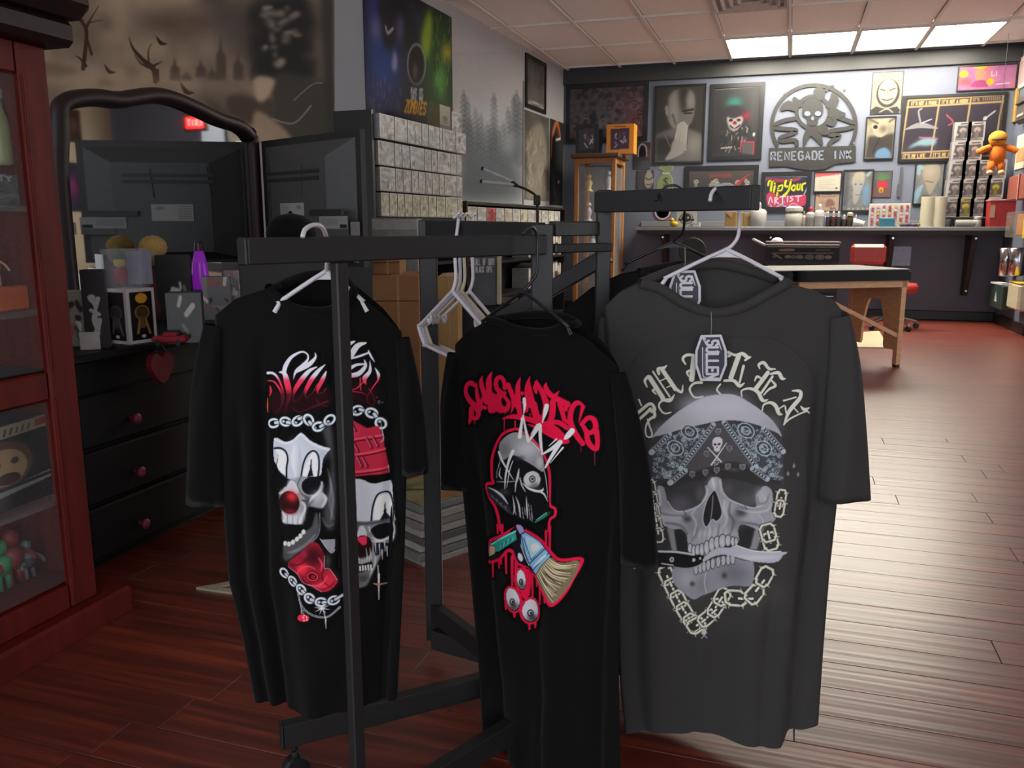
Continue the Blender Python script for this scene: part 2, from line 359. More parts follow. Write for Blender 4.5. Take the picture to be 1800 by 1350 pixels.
while y < YF - 0.02:
    pw = min(PW, YF - y); x = -1.15 * (y + PW) - 0.35 - random.random() * 1.0; xe = 0.235 * (y + PW) + 0.35
    while x < xe:
        L_ = random.choice(lens_)
        if abs(pw - PW) > 1e-6: L_ = 1.16
        key = (L_, round(pw, 4))
        if key not in pm:
            g = box((0, 0, 0), (L_ - 0.0016, pw - 0.0016, 0.014), ch=0.0008); o = mk('plank', [(v + np.array([x + L_ / 2, y + pw / 2, -0.007]), f) for v, f in g], M_FLOOR)
            me = o.data; pm[key] = me; base = np.array(o.location); me.transform(__import__('mathutils').Matrix.Translation((0, 0, -0.007))); o.location = (x + L_ / 2, y + pw / 2, 0)
        else:
            o = bpy.data.objects.new('plank', pm[key]); COL.objects.link(o); o.location = (x + L_ / 2, y + pw / 2, 0)
        o.parent = floor; o.location = Vector(o.location) - Vector(floor.location)
        x += L_
    y += PW; row += 1
# ---- walls
XR = 2.13; YR = 8.88
wall_back = struct('wall_back', box(((-2.9 + XR + 0.1) / 2, YB + 0.06, ZC / 2 + .06), (XR + 3.0, 0.12, ZC + .12)), M_WALL)
struct('trim_1', box((-0.25, YB - 0.02, 2.72), (4.80, 0.04, 0.16), ch=0.004), M_TRIM)
struct('baseboard_back', box((-0.25, YB - 0.012, 0.05), (4.80, 0.024, 0.10), ch=0.006), M_BASEB)
la = LW_A + LW_D * 0.1; lb = onleft(643, 100); lb = np.array([lb[0], YM - 0.001, 0])
def wall_left_geo():
    a, b = la, LW_A - LW_D * ((LW_A[1] - YM) / LW_D[1]); n = LW_N
    return prism([(0, 0), (1, 0), (1, 1), (0, 1)], (a, b - a, np.array([0, 0, ZC + .12]), n), -0.12, 0.0), b
g, LWB = wall_left_geo()
wall_left = struct('wall_left', g, M_WALL2)
wall_mural = struct('wall_front_left', box(((-6.3 + LWB[0]) / 2, YM + 0.06, ZC / 2 + .06), (LWB[0] + 6.3, 0.12, ZC + .12)), M_WALL2)
struct('wall_far_left', box((-6.36, 1.5, ZC / 2 + .06), (0.12, 8.2, ZC + .12)), M_WALL2)
wall_right = struct('wall_right', box((XR + 0.06, (YR + YB) / 2 + 0.05, ZC / 2 + .06), (0.12, YB - YR + 0.1, ZC + .12)) + box((XR + 0.75, YR + 0.06, ZC / 2 + .06), (1.26, 0.12, ZC + .12)), M_WALL)
XW = XR + 1.38
struct('added_light_window_1', sum([box((XW, y_, 1.45), (0.08, 0.06, 2.3), ch=.004) for y_ in (3.4, 5.3, 7.2)], []) + box((XW, 5.3, .32), (.10, 3.9, .06), ch=.004) + box((XW, 5.3, 2.63), (.10, 3.9, .06), ch=.004), M_BASEB)  # added window on the unseen side, placed to brighten ceiling and floor
struct('wall_far_right', box((XW, 8.05, ZC / 2 + .06), (0.12, 1.6, ZC + .12)) + box((XW, 5.3, .145), (.12, 3.9, .29)) + box((XW, 5.3, 2.79), (.12, 3.9, .26)) + box((XW, 0.6, ZC / 2 + .06), (.12, 5.5, ZC + .12)), mat('cream_wall_paint', (188, 178, 158), 0.7, var=0.03, scale=3))
struct('baseboard_right', box((XR - 0.010, (YR + YB) / 2 - 0.005, 0.05), (0.02, YB - YR - 0.03, 0.10), ch=0.005) + box((XR + 0.65, YR - 0.010, 0.05), (1.3, 0.02, 0.10), ch=0.005), M_BASEB)
# ---- suspended ceiling: slab, grid bars and lift-out tiles
ceil_ = struct('ceiling', box((-1.45, 4.0, ZC + 0.10), (10.0, 12.5, 0.12)), mat('dark_ceiling_void', (120, 115, 110), 0.9))
XS = [-1.35 + 0.6215 * i for i in range(-9, 9)]; YS = [8.90 + 1.06 * i for i in range(-10, 2)]
g = []
for x in XS: g += box((x, 4.05, ZC + 0.012), (0.026, 12.2, 0.024), ch=0.003)
for y in YS: g += box((-1.45, y, ZC + 0.0125), (9.9, 0.026, 0.023), ch=0.003)
struct('ceiling_grid', g, M_GRID, ceil_)
tile_me = None; cells = []
for i in range(len(XS) - 1):
    for j in range(len(YS) - 1):
        cx, cy = (XS[i] + XS[i + 1]) / 2, (YS[j] + YS[j + 1]) / 2
        if 8.9 < cy < 9.97 and 4 < 0 : pass
        lit = (abs(cy - 9.43) < 0.2 and -0.75 < cx < 1.8)
        vent = (abs(cy - 7.31) < 0.6 and -0.75 < cx < -0.05)
        if lit or vent: cells.append((cx, cy, lit)); continue
        if tile_me is None:
            o = mk('tile', box((cx, cy, ZC + 0.027), (0.588, 1.03, 0.016), ch=0.004), M_TILE, ceil_); tile_me = o.data; t0 = np.array([cx, cy])
        else:
            o = bpy.data.objects.new('tile', tile_me); COL.objects.link(o); o.parent = ceil_; o.location = (cx - t0[0], cy - t0[1], 0)
M_DIFF = bpy.data.materials.new('lit_prismatic_diffuser'); M_DIFF.use_nodes = True
def lamp_mat():
    nt = M_DIFF.node_tree; b = nt.nodes['Principled BSDF']; b.inputs['Base Color'].default_value = (0.9, 0.9, 0.85, 1)
    tc = nt.nodes.new('ShaderNodeTexCoord'); gr = nt.nodes.new('ShaderNodeTexGradient'); gr.gradient_type = 'SPHERICAL'
    mp = nt.nodes.new('ShaderNodeMapping'); mp.inputs['Scale'].default_value = (2.0, 1.05, 1); mp.inputs['Location'].default_value = (0, 0.22, 0); nt.links.new(tc.outputs['Object'], mp.inputs[0]); nt.links.new(mp.outputs[0], gr.inputs[0])
    mr = nt.nodes.new('ShaderNodeMapRange'); mr.inputs['To Min'].default_value = PANEL_STR * 0.4; mr.inputs['To Max'].default_value = PANEL_STR * 1.7; nt.links.new(gr.outputs['Fac'], mr.inputs['Value'])
    b.inputs['Emission Color'].default_value = (1.0, 0.92, 0.77, 1); nt.links.new(mr.outputs[0], b.inputs['Emission Strength'])
lamp_mat()
names = ['leftmost', 'second from left', 'third from left', 'rightmost']; k = 0
for cx, cy, lit in cells:
    if lit:
        t = thing('ceiling_light', (cx, cy, ZC - 0.01), '%s lit panel of the four fluorescent ceiling lights in a row' % names[k], 'ceiling light', 'fluorescent panels in the ceiling'); k += 1
        y0, y1 = 8.925, 9.90
        mk('frame', box((cx, y0, ZC), (0.60, 0.03, 0.02), ch=.003) + box((cx, y1, ZC), (0.60, 0.03, 0.02), ch=.003) + box((cx - 0.293, (y0 + y1) / 2, ZC), (0.018, y1 - y0 - .03, 0.02), ch=.003) + box((cx + 0.293, (y0 + y1) / 2, ZC), (0.018, y1 - y0 - .03, 0.02), ch=.003), mat('lamp_frame_white', (215, 210, 200), 0.4), t)
        mk('diffuser', box((cx, (y0 + y1) / 2, ZC + 0.004), (0.566, y1 - y0 - 0.03, 0.006)), M_DIFF, t)
    else:
        if abs(cx + 0.4) < 0.35:
            t = thing('ceiling_vent', (cx, 7.31, ZC - 0.01), 'square white louvred air vent in the ceiling', 'ceiling vent')
            mv = mat('vent_enamel', (190, 185, 178), 0.45)
            mk('backing', box((cx, 7.31, ZC + 0.03), (0.59, 1.03, 0.01)), mv, t)
            for q in range(4):
                a = 0.28 - q * 0.065
                mk('louvre', box((cx, 7.55 - a, ZC - 0.002 + q * .004), (2 * a, 0.03, 0.012), rx=0.4) + box((cx, 7.55 + a, ZC - 0.002 + q * .004), (2 * a, 0.03, 0.012), rx=-0.4) + box((cx - a, 7.55, ZC - 0.002 + q * .004), (0.03, 2 * a - .03, 0.012), ry=-0.4) + box((cx + a, 7.55, ZC - 0.002 + q * .004), (0.03, 2 * a - .03, 0.012), ry=0.4), mv, t)
# ---- wall paintings
M_PAINT = printmat('wall_paint_mural', 0.75)
a = Art(52, -6, 588, 252, 0.8, (112, 104, 94)).cloud([(84, 78, 72), (118, 110, 99), (140, 131, 118)], 90, 3).view(0, 0, 450 / 1787)
a.poly([(900, 120), (1200, 60), (1500, 150), (1400, 260), (1000, 220)], (66, 60, 54), .7, soft=40).poly([(1400, 0), (2400, 0), (2400, 1000), (1700, 420), (1500, 200)], (52, 52, 54), .75, soft=60)
for x_, y_, h_ in ((1220, 560, 170), (1400, 540, 130), (1540, 560, 340), (1660, 560, 210), (1780, 560, 160), (1480, 560, 90), (1300, 560, 60)):
    a.poly([(x_ - 34, y_), (x_ - 30, y_ - h_ * .55), (x_ - 12, y_ - h_ * .62), (x_, y_ - h_), (x_ + 12, y_ - h_ * .62), (x_ + 36, y_ - h_ * .5), (x_ + 40, y_)], (60, 56, 52), .85, 0, 4)
for P, w_ in ([[(580, 480), (600, 300), (600, 200), (560, 140), (500, 50)], (30, 26, 26, 18, 6)], [[(600, 200), (640, 120), (690, 40)], (20, 10, 4)], [[(640, 380), (610, 280), (600, 220)], (18, 18, 20)], [[(580, 150), (540, 80), (530, 10)], (14, 9, 4)], [[(610, 160), (660, 150), (720, 140)], (9, 6, 3)], [[(600, 460), (560, 410), (530, 390)], (22, 14, 4)],
              [[(1085, 570), (1070, 480), (1000, 420), (930, 340), (900, 260)], (30, 36, 30, 18, 5)], [[(1060, 480), (980, 440), (940, 380)], (20, 12, 4)], [[(1070, 460), (1110, 440), (1130, 430)], (20, 10, 3)], [[(1040, 440), (1035, 360), (1060, 300)], (14, 8, 3)], [[(1105, 560), (1100, 490)], (16, 20)]): a.line(P, w_, (48, 38, 30))
a.poly([(360, 160), (395, 150), (450, 330), (400, 340)], (50, 40, 32), 1, 0).poly([(280, 130), (480, 95), (480, 150), (300, 185)], (50, 40, 32), 1, 0)
for x_, y_, s_ in ((770, 500, 1), (1130, 300, 1), (1310, 640, 1.3)): a.line([(x_ - 40 * s_, y_ - 50 * s_), (x_ - 8 * s_, y_), (x_ + 34 * s_, y_ + 6 * s_)], (4, 26 * s_, 6), (40, 32, 26))
a.poly([(300, 440), (480, 470), (560, 500), (420, 540), (290, 520)], (84, 76, 66), .8, soft=14).poly([(680, 560), (760, 550), (800, 590), (700, 600)], (88, 80, 70), .8, soft=12).poly([(1430, 690), (1560, 760), (1700, 900), (1600, 860)], (60, 54, 48), .8, soft=14)
a.poly([(1590, 680), (1680, 650), (1790, 690), (1900, 690), (1900, 900), (1620, 800)], (58, 54, 50), .9, soft=8)
r = random.Random(5)
for i in range(90):   # dark tree with light between the leaves
    x_, y_ = 1800 + r.random() * 330, r.random() * 520; a.blob(x_, y_, 40 + r.random() * 50, 30 + r.random() * 40, (34, 36, 37), .75)
for i in range(34): x_, y_ = 1830 + r.random() * 280, 40 + r.random() * 430; a.blob(x_, y_, 16 + r.random() * 18, 12 + r.random() * 12, (128, 126, 124), .6)
a.poly([(1930, 520), (2250, 560), (2340, 600), (2340, 1000), (1960, 1000), (1900, 760)], (52, 53, 52), .95, soft=14).poly([(2240, -20), (2340, -20), (2345, 1000), (2300, 1000)], (46, 47, 48), .95, soft=12)
a.poly([(1780, 540), (1920, 560), (1850, 700), (1790, 690)], (150, 138, 126), .9, soft=8).poly([(1780, 780), (1900, 830), (2010, 930), (2020, 980), (1780, 990)], (130, 120, 108), .9, soft=10)
a.line([(2050, 700), (2180, 590), (2250, 580)], 8, (110, 108, 104), .8).line([(1900, 830), (2050, 860), (2170, 740)], 12, (116, 112, 106), .8)
a.poly([(280, 500), (900, 520), (1500, 560), (1780, 600), (1780, 650), (1000, 600), (300, 560)], (140, 131, 118), .5, soft=30)
a.grain(0.05, 1)
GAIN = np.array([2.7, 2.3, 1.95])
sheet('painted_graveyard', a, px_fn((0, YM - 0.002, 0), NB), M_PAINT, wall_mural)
GAIN = 1.0
a = Art(798, 90, 921, 356, 0.9, (172, 172, 174)).view(0, 0, 1)
a.cloud([(172, 172, 174), (168, 169, 172)], 30, 2)
a.poly([(790, 245), (830, 250), (850, 235), (880, 250), (905, 225), (930, 240), (930, 400), (790, 400)], (92, 104, 112), .85, soft=16).poly([(790, 310), (930, 300), (930, 400), (790, 400)], (74, 80, 86), .9, soft=14)
r = random.Random(9)
for x_, y0_ in ((815, 160), (822, 175), (836, 190), (845, 200), (868, 165), (867, 200), (884, 215), (893, 190), (903, 168), (908, 160), (914, 175), (826, 205), (876, 225), (857, 215)):
    a.line([(x_, y0_), (x_ + 1, y0_ + 40), (x_ - 1, y0_ + 110)], (1.5, 7, 16), (82, 90, 97), .55, soft=3)
    for q in range(7): a.line([(x_ - 4 - q * .8, y0_ + 12 + q * 9), (x_, y0_ + 6 + q * 9), (x_ + 4 + q * .8, y0_ + 13 + q * 9)], 2.4, (70, 78, 84), .5, soft=1)
for x_, y_ in ((835, 195), (858, 205), (893, 250), (880, 210)): a.blob(x_, y_, 12, 22, (166, 180, 186), .45)
a.grain(0.05, 3)
sheet('painted_forest', a, px_fn(LW_A + LW_N * 0.002, LW_N), M_PAINT, wall_left)
# ================================================================== the clothes rack
FWH = np.array([-math.sin(YAW), math.cos(YAW), 0.0])
M_RACK = mat('black_satin_steel', (46, 46, 48), 0.45, 0.3, var=0.08, scale=200)
M_RUB = mat('black_rubber', (24, 24, 26), 0.55)
M_CHROME = mat('chrome', (190, 190, 195), 0.18, 1.0, var=0.02)
AL = onz(430, 466, 0.952); AR = onz(934, 448, 0.952); AD = (AR - AL) / np.linalg.norm(AR - AL)
rack = thing('clothes_rack', (-0.5, 1.3, 0), 'black steel four-arm clothes rack on casters carrying the t-shirts', 'clothes rack')
TH = 0.034
P1 = AL + AD * np.linalg.norm(onz(594, 460, 0.952)[:2] - AL[:2])
P3 = at(953, 450, 1.475); P2 = at(752, 400, 1.80); P4 = at(1061, 400, 1.565)
az = np.array([0, 0, 1.0])
mk('arm', beam(AL + az * TH / 2, AR + az * TH / 2 + AD * 0.03, 0.02, TH), M_RACK, rack)
B0 = at(1050, 351, 1.56); B1 = at(1326, 352, 1.31); zb = 1.044; B0[2] = B1[2] = zb
mk('arm', beam(B0, B1, 0.02, 0.038), M_RACK, rack)
mk('end_cap', beam(AL + az * TH / 2 - AD * 0.004, AL + az * TH / 2, 0.0215, TH + 0.001), M_RUB, rack)
BD = (B1 - B0) / np.linalg.norm(B1 - B0); mk('end_cap', beam(B1, B1 + BD * 0.004, 0.0215, 0.0392), M_RUB, rack)
def post(p, w_, d_, z0, z1, rz): mk('post', box((p[0], p[1], (z0 + z1) / 2), (w_, d_, z1 - z0), rz, 0.002), M_RACK, rack)
post(P1, 0.017, 0.02, 0.05, 0.952, math.atan2(AD[1], AD[0]) - math.pi / 2)
post(P3, 0.038, 0.02, 0.05, 1.004, YAW); post(P2, 0.038, 0.022, 0.05, 1.013, YAW); post(P4, 0.027, 0.022, 0.05, 1.066, YAW)
def lvl(p, z): return np.array([p[0], p[1], z])
mk('rail', beam(lvl(P2, 0.997), lvl(P3, 0.990) + FWH * 0.03, 0.02, 0.034), M_RACK, rack)
mk('rail', beam(lvl(P3, 0.996) + RT * 0.018, lvl(P4, 0.996) - RT * 0.012, 0.02, 0.026), M_RACK, rack)
mk('rail', beam(lvl(P3, 0.962) + RT * 0.018, lvl(P4, 0.962) + RT * 0.012, 0.018, 0.016), M_RACK, rack)
mk('arm', beam(lvl(P4, 0.948) + RT * 0.01, lvl(P4, 0.80) - RT * 0.22 + FWH * 0.10, 0.02, 0.03), M_RACK, rack)   # sloping arm at the back
FT0 = onz(497, 1292, 0.095); FTD = np.array([0.72, 0.69, 0.0]); FT1 = FT0 + FTD * 0.80
mk('base_bar', beam(FT0, FT1, 0.025, 0.045), M_RACK, rack); mk('end_cap', beam(FT0 - FTD * 0.004, FT0, 0.027, 0.047), M_RUB, rack)
mk('base_bar', beam(lvl(P1, 0.0725) - AD * 0.10, lvl(P3, 0.0725), 0.025, 0.045), M_RACK, rack)
mk('base_bar', beam(lvl(P2, 0.0725) - FWH * 0.04, lvl(P4, 0.0725), 0.025, 0.045), M_RACK, rack)
mk('base_bar', beam(lvl(P2, 0.1185), lvl(P3, 0.1185) + (lvl(P3, 0) - lvl(P2, 0)) * 0.1, 0.025, 0.045), M_RACK, rack)
def caster(p):
    p = np.asarray(p); t = mk('caster', box((p[0], p[1], 0.056), (0.012, 0.03, 0.012), 0.6, .003) + cyl((p[0], p[1], 0.05), (p[0], p[1], 0.074), 0.006, 10), M_RUB, rack, label='black swivel caster')
    mk('wheel', lathe([(0.010, -0.013), (0.022, -0.012), (0.0245, -0.006), (0.0245, 0.006), (0.022, 0.012), (0.010, 0.013)], (p[0], p[1], 0.0248), 20, (0.8, -0.6, 0)), M_RUB, t, sm=False)
for q in (FT0 + FTD * 0.02, FT1 - FTD * 0.04, lvl(P1, 0) - AD * 0.08, lvl(P3, 0), lvl(P4, 0)): caster(q)
# ================================================================== t-shirts
class Shirt:
    def __init__(s, c, d, ang, left, right, top, back, hem, folds, bulge=0.018, creases=()):
        s.cr = creases
        a = math.radians(ang); s.p = at(*c, d); s.e = RT * math.cos(a) - FWH * math.sin(a); s.n = -FWH * math.cos(a) - RT * math.sin(a)
        q = lambda P: np.array([s.sz(*p) for p in P])
        L = q(left); R = q(right); s.top = q(top); s.hem = q(hem); s.back = q(back)
        s.Lz, s.Ls = L[::-1, 1], L[::-1, 0]; s.Rz, s.Rs = R[::-1, 1], R[::-1, 0]; s.folds = folds; s.bul = bulge
        s.T0, s.T1 = s.top[0, 0], s.top[-1, 0]; s.H0, s.H1 = s.hem[0, 0], s.hem[-1, 0]
    def sz(s, x, y): P = onplane(x, y, s.p, s.n); return (P - s.p) @ s.e, P[2]
    def edges(s, z): return np.interp(z, s.Lz, s.Ls), np.interp(z, s.Rz, s.Rs)
    def zt(s, u, back=False):
        b = s.back if back else s.top; z = np.interp(s.T0 + (s.T1 - s.T0) * u, b[:, 0], b[:, 1])
        return z
    def zb(s, u): return np.interp(s.H0 + (s.H1 - s.H0) * u, s.hem[:, 0], s.hem[:, 1])
    def off(s, u, v):
        u = np.clip(u, 0, 1); v = np.clip(v, 0, 1)
        o = s.bul * np.sin(np.pi * u) ** 0.7; e = np.sin(np.pi * u) ** 0.35
        for (k, ph, sl, am, v0) in s.folds: o = o + e * am * np.sin(2 * np.pi * (k * u + ph + sl * v)) * np.clip((v - v0) / (1 - v0), 0, 1) ** 0.8
        for (u0, u1, wd, am, v0) in s.cr: o = o - am * np.exp(-((u - (u0 + (u1 - u0) * v)) / wd) ** 2) * np.clip((v - v0) / 0.2, 0, 1)
        o = o + e * 0.0022 * np.sin(23 * u + 9 * v + 3 * np.sin(7 * v)) * np.sin(11 * v - 6 * u + 1.3)
        return o
    def front(s, S, Z, lift=0.0):
        l, r = s.edges(Z); u = (S - l) / (r - l); v = (s.zt(u) - Z) / (s.zt(u) - s.zb(u) + 1e-9)
        return s.pt(S, Z, s.off(u, v) + lift)
    def pt(s, S, Z, o): return s.p * (1, 1, 0) + np.outer(S, s.e) + np.outer(Z, az) + np.outer(o, s.n)
    def body(s, name, m, parent, nu=72, nv=72):
        U = np.concatenate([np.linspace(0, 1, nu), np.linspace(1, 0, nu // 2 + 1)[1:-1]]); isb = np.arange(len(U)) >= nu
        V = []
        for j in range(nv + 1):
            v = j / nv; zt = np.where(isb, s.zt(U, True), s.zt(U)); z = zt + (s.zb(U) - zt) * v; l, r = s.edges(z); S = l + (r - l) * U
            V.append(s.pt(S, z, np.where(isb, -0.032 * np.sin(np.pi * U) ** 0.7 - 0.4 * (s.off(U, np.full_like(U, v)) - s.bul * np.sin(np.pi * U) ** .7), s.off(U, np.full_like(U, v)))))
        V = np.vstack(V); n = len(U); Fq = []
        for j in range(nv):
            for i in range(n): a, b = j * n + i, j * n + (i + 1) % n; Fq.append((a, a + n, b + n, b))
        return mk(name, [(V, Fq)], m, parent, sm=True)
    def sleeve(s, m, parent, cs, hw, dn=0.0, th=0.022):
        C = np.array([s.sz(*c) for c in cs]); W = [h * np.linalg.norm(s.pt(C[i:i + 1, 0], C[i:i + 1, 1], np.zeros(1))[0] - CP) / F * 1.05 for i, h in enumerate(hw)]
        Q = np.array(smooth(np.column_stack([C, W]), 6)); V = []; Fq = []; n = 20
        for i, (a, z, w_) in enumerate(Q):
            t = Q[min(i + 1, len(Q) - 1), :2] - Q[max(i - 1, 0), :2]; t = t / np.linalg.norm(t); pr = np.array([-t[1], t[0]]); f = i / (len(Q) - 1)
            for k in range(n):
                an = 2 * math.pi * k / n; o2 = pr * w_ * math.cos(an) * (-1); dd = th * (0.5 + 0.5 * f) * math.sin(an) * (1 + 0.25 * math.sin(3 * an + 5 * f)) + dn
                V.append(s.pt(np.array([a + o2[0]]), np.array([z + o2[1]]), np.array([dd]))[0])
        for i in range(len(Q) - 1):
            for k in range(n): a, b = i * n + k, i * n + (k + 1) % n; Fq.append((a, b, b + n, a + n))
        m0 = len(V)
        for k in range(n):   # turned-in hem
            V.append(V[m0 - n + k] + (np.mean(V[m0 - n:m0], 0) - V[m0 - n + k]) * 0.12 + az * 0.02)
        for k in range(n): a, b = m0 - n + k, m0 - n + (k + 1) % n; Fq.append((a, b, m0 + (k + 1) % n, m0 + k))
        return mk('sleeve', [(np.array(V), Fq)], m, parent, sm=True)
    def collar(s, m, parent, i0, i1, r=0.009):
        fr = smooth([s.pt(np.array([p[0]]), np.array([p[1]]), np.array([s.bul * 0.8]))[0] for p in s.top[i0:i1 + 1]], 5)
        bk = smooth([s.pt(np.array([p[0]]), np.array([p[1]]), np.array([-0.026]))[0] for p in s.back if s.top[i0, 0] <= p[0] <= s.top[i1, 0]], 5)
        return mk('collar', tube(fr + bk[::-1] + [fr[0]], r, 8, False), m, parent, sm=True)
    def print_fn(s, lift=0.0016):
        def g(gx, gy):
            r = rays(gx, gy); P = CP + r * (((s.p - CP) @ s.n) / (r @ s.n))[:, None]
            return s.front((P - s.p) @ s.e, P[:, 2], lift)
        return g
def cloth(name, rgb):
    return mat(name, rgb, 0.92, var=0.10, scale=900, bump=0.15, spec=0.15, sheen=0.05)
M_CH = cloth('glare_greyed_cotton', (62, 61, 60)); M_BK = cloth('black_cotton', (11, 11, 12)); M_BK2 = cloth('black_cotton_rear', (32, 31, 31))  # charcoal tone has the lens glare veil mixed into the cloth colour
INK = printmat('screen_print_ink', 0.9)
# ---- hangers
M_HW = mat('white_hanger_plastic', (216, 214, 222), 0.35, var=0.03); M_HB = mat('black_hanger_plastic', (30, 30, 32), 0.35); M_HL = mat('lilac_grey_hanger_plastic', (176, 172, 190), 0.35, var=0.03); M_HC = mat('cream_hanger_plastic', (196, 190, 160), 0.35, var=0.03)
def hanger(label, m, hook, apex, lt, rt, r=0.0035, web=True, group=None, loop=None, prongs=True):
    """hook, apex and tips are (photo x, photo y, depth)"""
    A = at(*apex); t = thing('clothes_hanger', at(*lt) * 0.5 + at(*rt) * 0.5, label, 'hanger', group)
    mk('hook', tube(smooth([at(*p) for p in hook] + [A], 5), r * 0.9, 8), m, t, sm=True)
    Lp, Rp = at(*lt), at(*rt)
    if loop is None:
        mk('shoulder_bar', tube(smooth([Lp, A + (Lp - A) * 0.1, A + (Rp - A) * 0.1, Rp], 5), r, 8), m, t, sm=True)
    else:
        lb_, rb_ = at(*loop[0]), at(*loop[1])
        pts = [A, A + (Lp - A) * .9, Lp, lb_, lb_ + (rb_ - lb_) * .06, rb_ + (lb_ - rb_) * .06, rb_, Rp, A + (Rp - A) * .9, A]
        mk('shoulder_bar', tube(smooth(pts, 4), r, 8, False), m, t, sm=True)
        for q, e in ((Lp, lb_), (Rp, rb_)):
            c = A + (q - A) * 0.62; mk('strap_notch', tube(smooth([c, c + az * -0.012, c + (q - A) * 0.06 - az * 0.016, c + (q - A) * .08 - az * 0.004], 4), r * 0.8, 6), m, t, sm=True)
    if prongs and loop is None:
        for q in (Lp, Rp):
            dv = (q - A) / np.linalg.norm(q - A); mk('prong', tube([q - dv * 0.006, q + dv * 0.006 - az * 0.010], [r * .9, r * 1.1], 8), m, t)
    if web:
        u = (Rp - Lp) / np.linalg.norm(Rp - Lp); nn = np.cross(u, az); nn /= np.linalg.norm(nn); f = lambda a, b: (a, b)
        La, Ra = A + (Lp - A) * 0.32, A + (Rp - A) * 0.36; pl = [((q - A) @ u, (q - A) @ az) for q in (A - az * .002, La, La + (Ra - La) * .3 + az * .003, La + (Ra - La) * .7 + az * .003, Ra)]
        mk('web', prism(pl, (A, u, az, nn), -0.0012, 0.0012), m, t)
    return t
# ================================================================== the printed shirt fronts
def links(a, path, ln, wd, col, dark=(40, 40, 42), th=0.2):
    """chain of links along a path"""
    P = np.array(smooth(path, 14)); D = np.concatenate([[0], np.cumsum(np.hypot(*np.diff(P, axis=0).T))]); n = max(2, int(round(D[-1] / (ln * 0.62))))
    for i in range(n + 1):
        s_ = D[-1] * i / n; x, y = np.interp(s_, D, P[:, 0]), np.interp(s_, D, P[:, 1]); x2, y2 = np.interp(min(s_ + 2, D[-1]), D, P[:, 0]), np.interp(min(s_ + 2, D[-1]), D, P[:, 1])
        if i == n: x2, y2 = 2 * x - np.interp(s_ - 2, D, P[:, 0]), 2 * y - np.interp(s_ - 2, D, P[:, 1])
        an = math.atan2(y2 - y, x2 - x)
        if i % 2 == 0:
            a.ell(x, y, ln * .5, wd * .5, dark, 0.8, an, ring=ln * th * 1.7).ell(x, y, ln * .5, wd * .5, col, 1, an, ring=ln * th)
            a.ell(x - 1, y - 1, ln * .5, wd * .5, np.array(col) * 1.15, .8, an, ring=ln * th * .35)
        else:
            c, q = math.cos(an), math.sin(an); h = ln * .42
            a.line([(x - c * h, y - q * h), (x + c * h, y + q * h)], ln * th * 1.9, dark).line([(x - c * h, y - q * h), (x + c * h, y + q * h)], ln * th * 1.25, col)
    return a
def barbs(a, path, ln, wd, col):
    """open wire links with little spikes"""
    P = np.array(smooth(path, 14)); D = np.concatenate([[0], np.cumsum(np.hypot(*np.diff(P, axis=0).T))]); n = max(1, int(round(D[-1] / (ln * 0.86))))
    for i in range(n + 1):
        s_ = D[-1] * i / n; g = lambda q: np.array([np.interp(q, D, P[:, 0]), np.interp(q, D, P[:, 1])]); c = g(s_); t = g(min(s_ + 3, D[-1])) - g(max(s_ - 3, 0)); t = t / (np.linalg.norm(t) + 1e-9); m = np.array([-t[1], t[0]])
        R_ = [c + t * (ln * .5 * x) + m * (wd * .5 * y) for x, y in ((.55, 1), (1, .6), (1, -.6), (.55, -1), (-.55, -1), (-1, -.6), (-1, .6), (-.55, 1), (.3, 1))]
        a.line(R_, ln * .22, (44, 43, 42), .8, 0).line(R_, ln * .135, col, 1, 0).line([q - (.4, .5) for q in R_], ln * .04, (232, 232, 220), .9, 0)
        for sg in (-1, 1):
            for dx in (-.35, .35): b_ = c + t * ln * dx + m * wd * .5 * sg; a.line([b_ - m * sg * ln * .12 + t * 1.5, b_ + m * sg * ln * .16 - t * 1.0], (2.2, .8), (214, 214, 200), 1, 0)
        if i < n:
            e = g(D[-1] * (i + .5) / n); a.line([e - t * ln * .36, e + t * ln * .36], ln * .2, (44, 43, 42), .9, 0).line([e - t * ln * .34, e + t * ln * .34], ln * .13, (222, 222, 208), 1, 0)
    return a
def boost(a, f=0.26):
    """opaque white and coloured inks lie brighter than the cloth"""
    m = a.rgb.max(-1, keepdims=True); t = np.clip((m - 85) / 80, 0, 1); a.rgb = np.clip(a.rgb * (1 + f * t * t * (3 - 2 * t)), 0, 246); return a
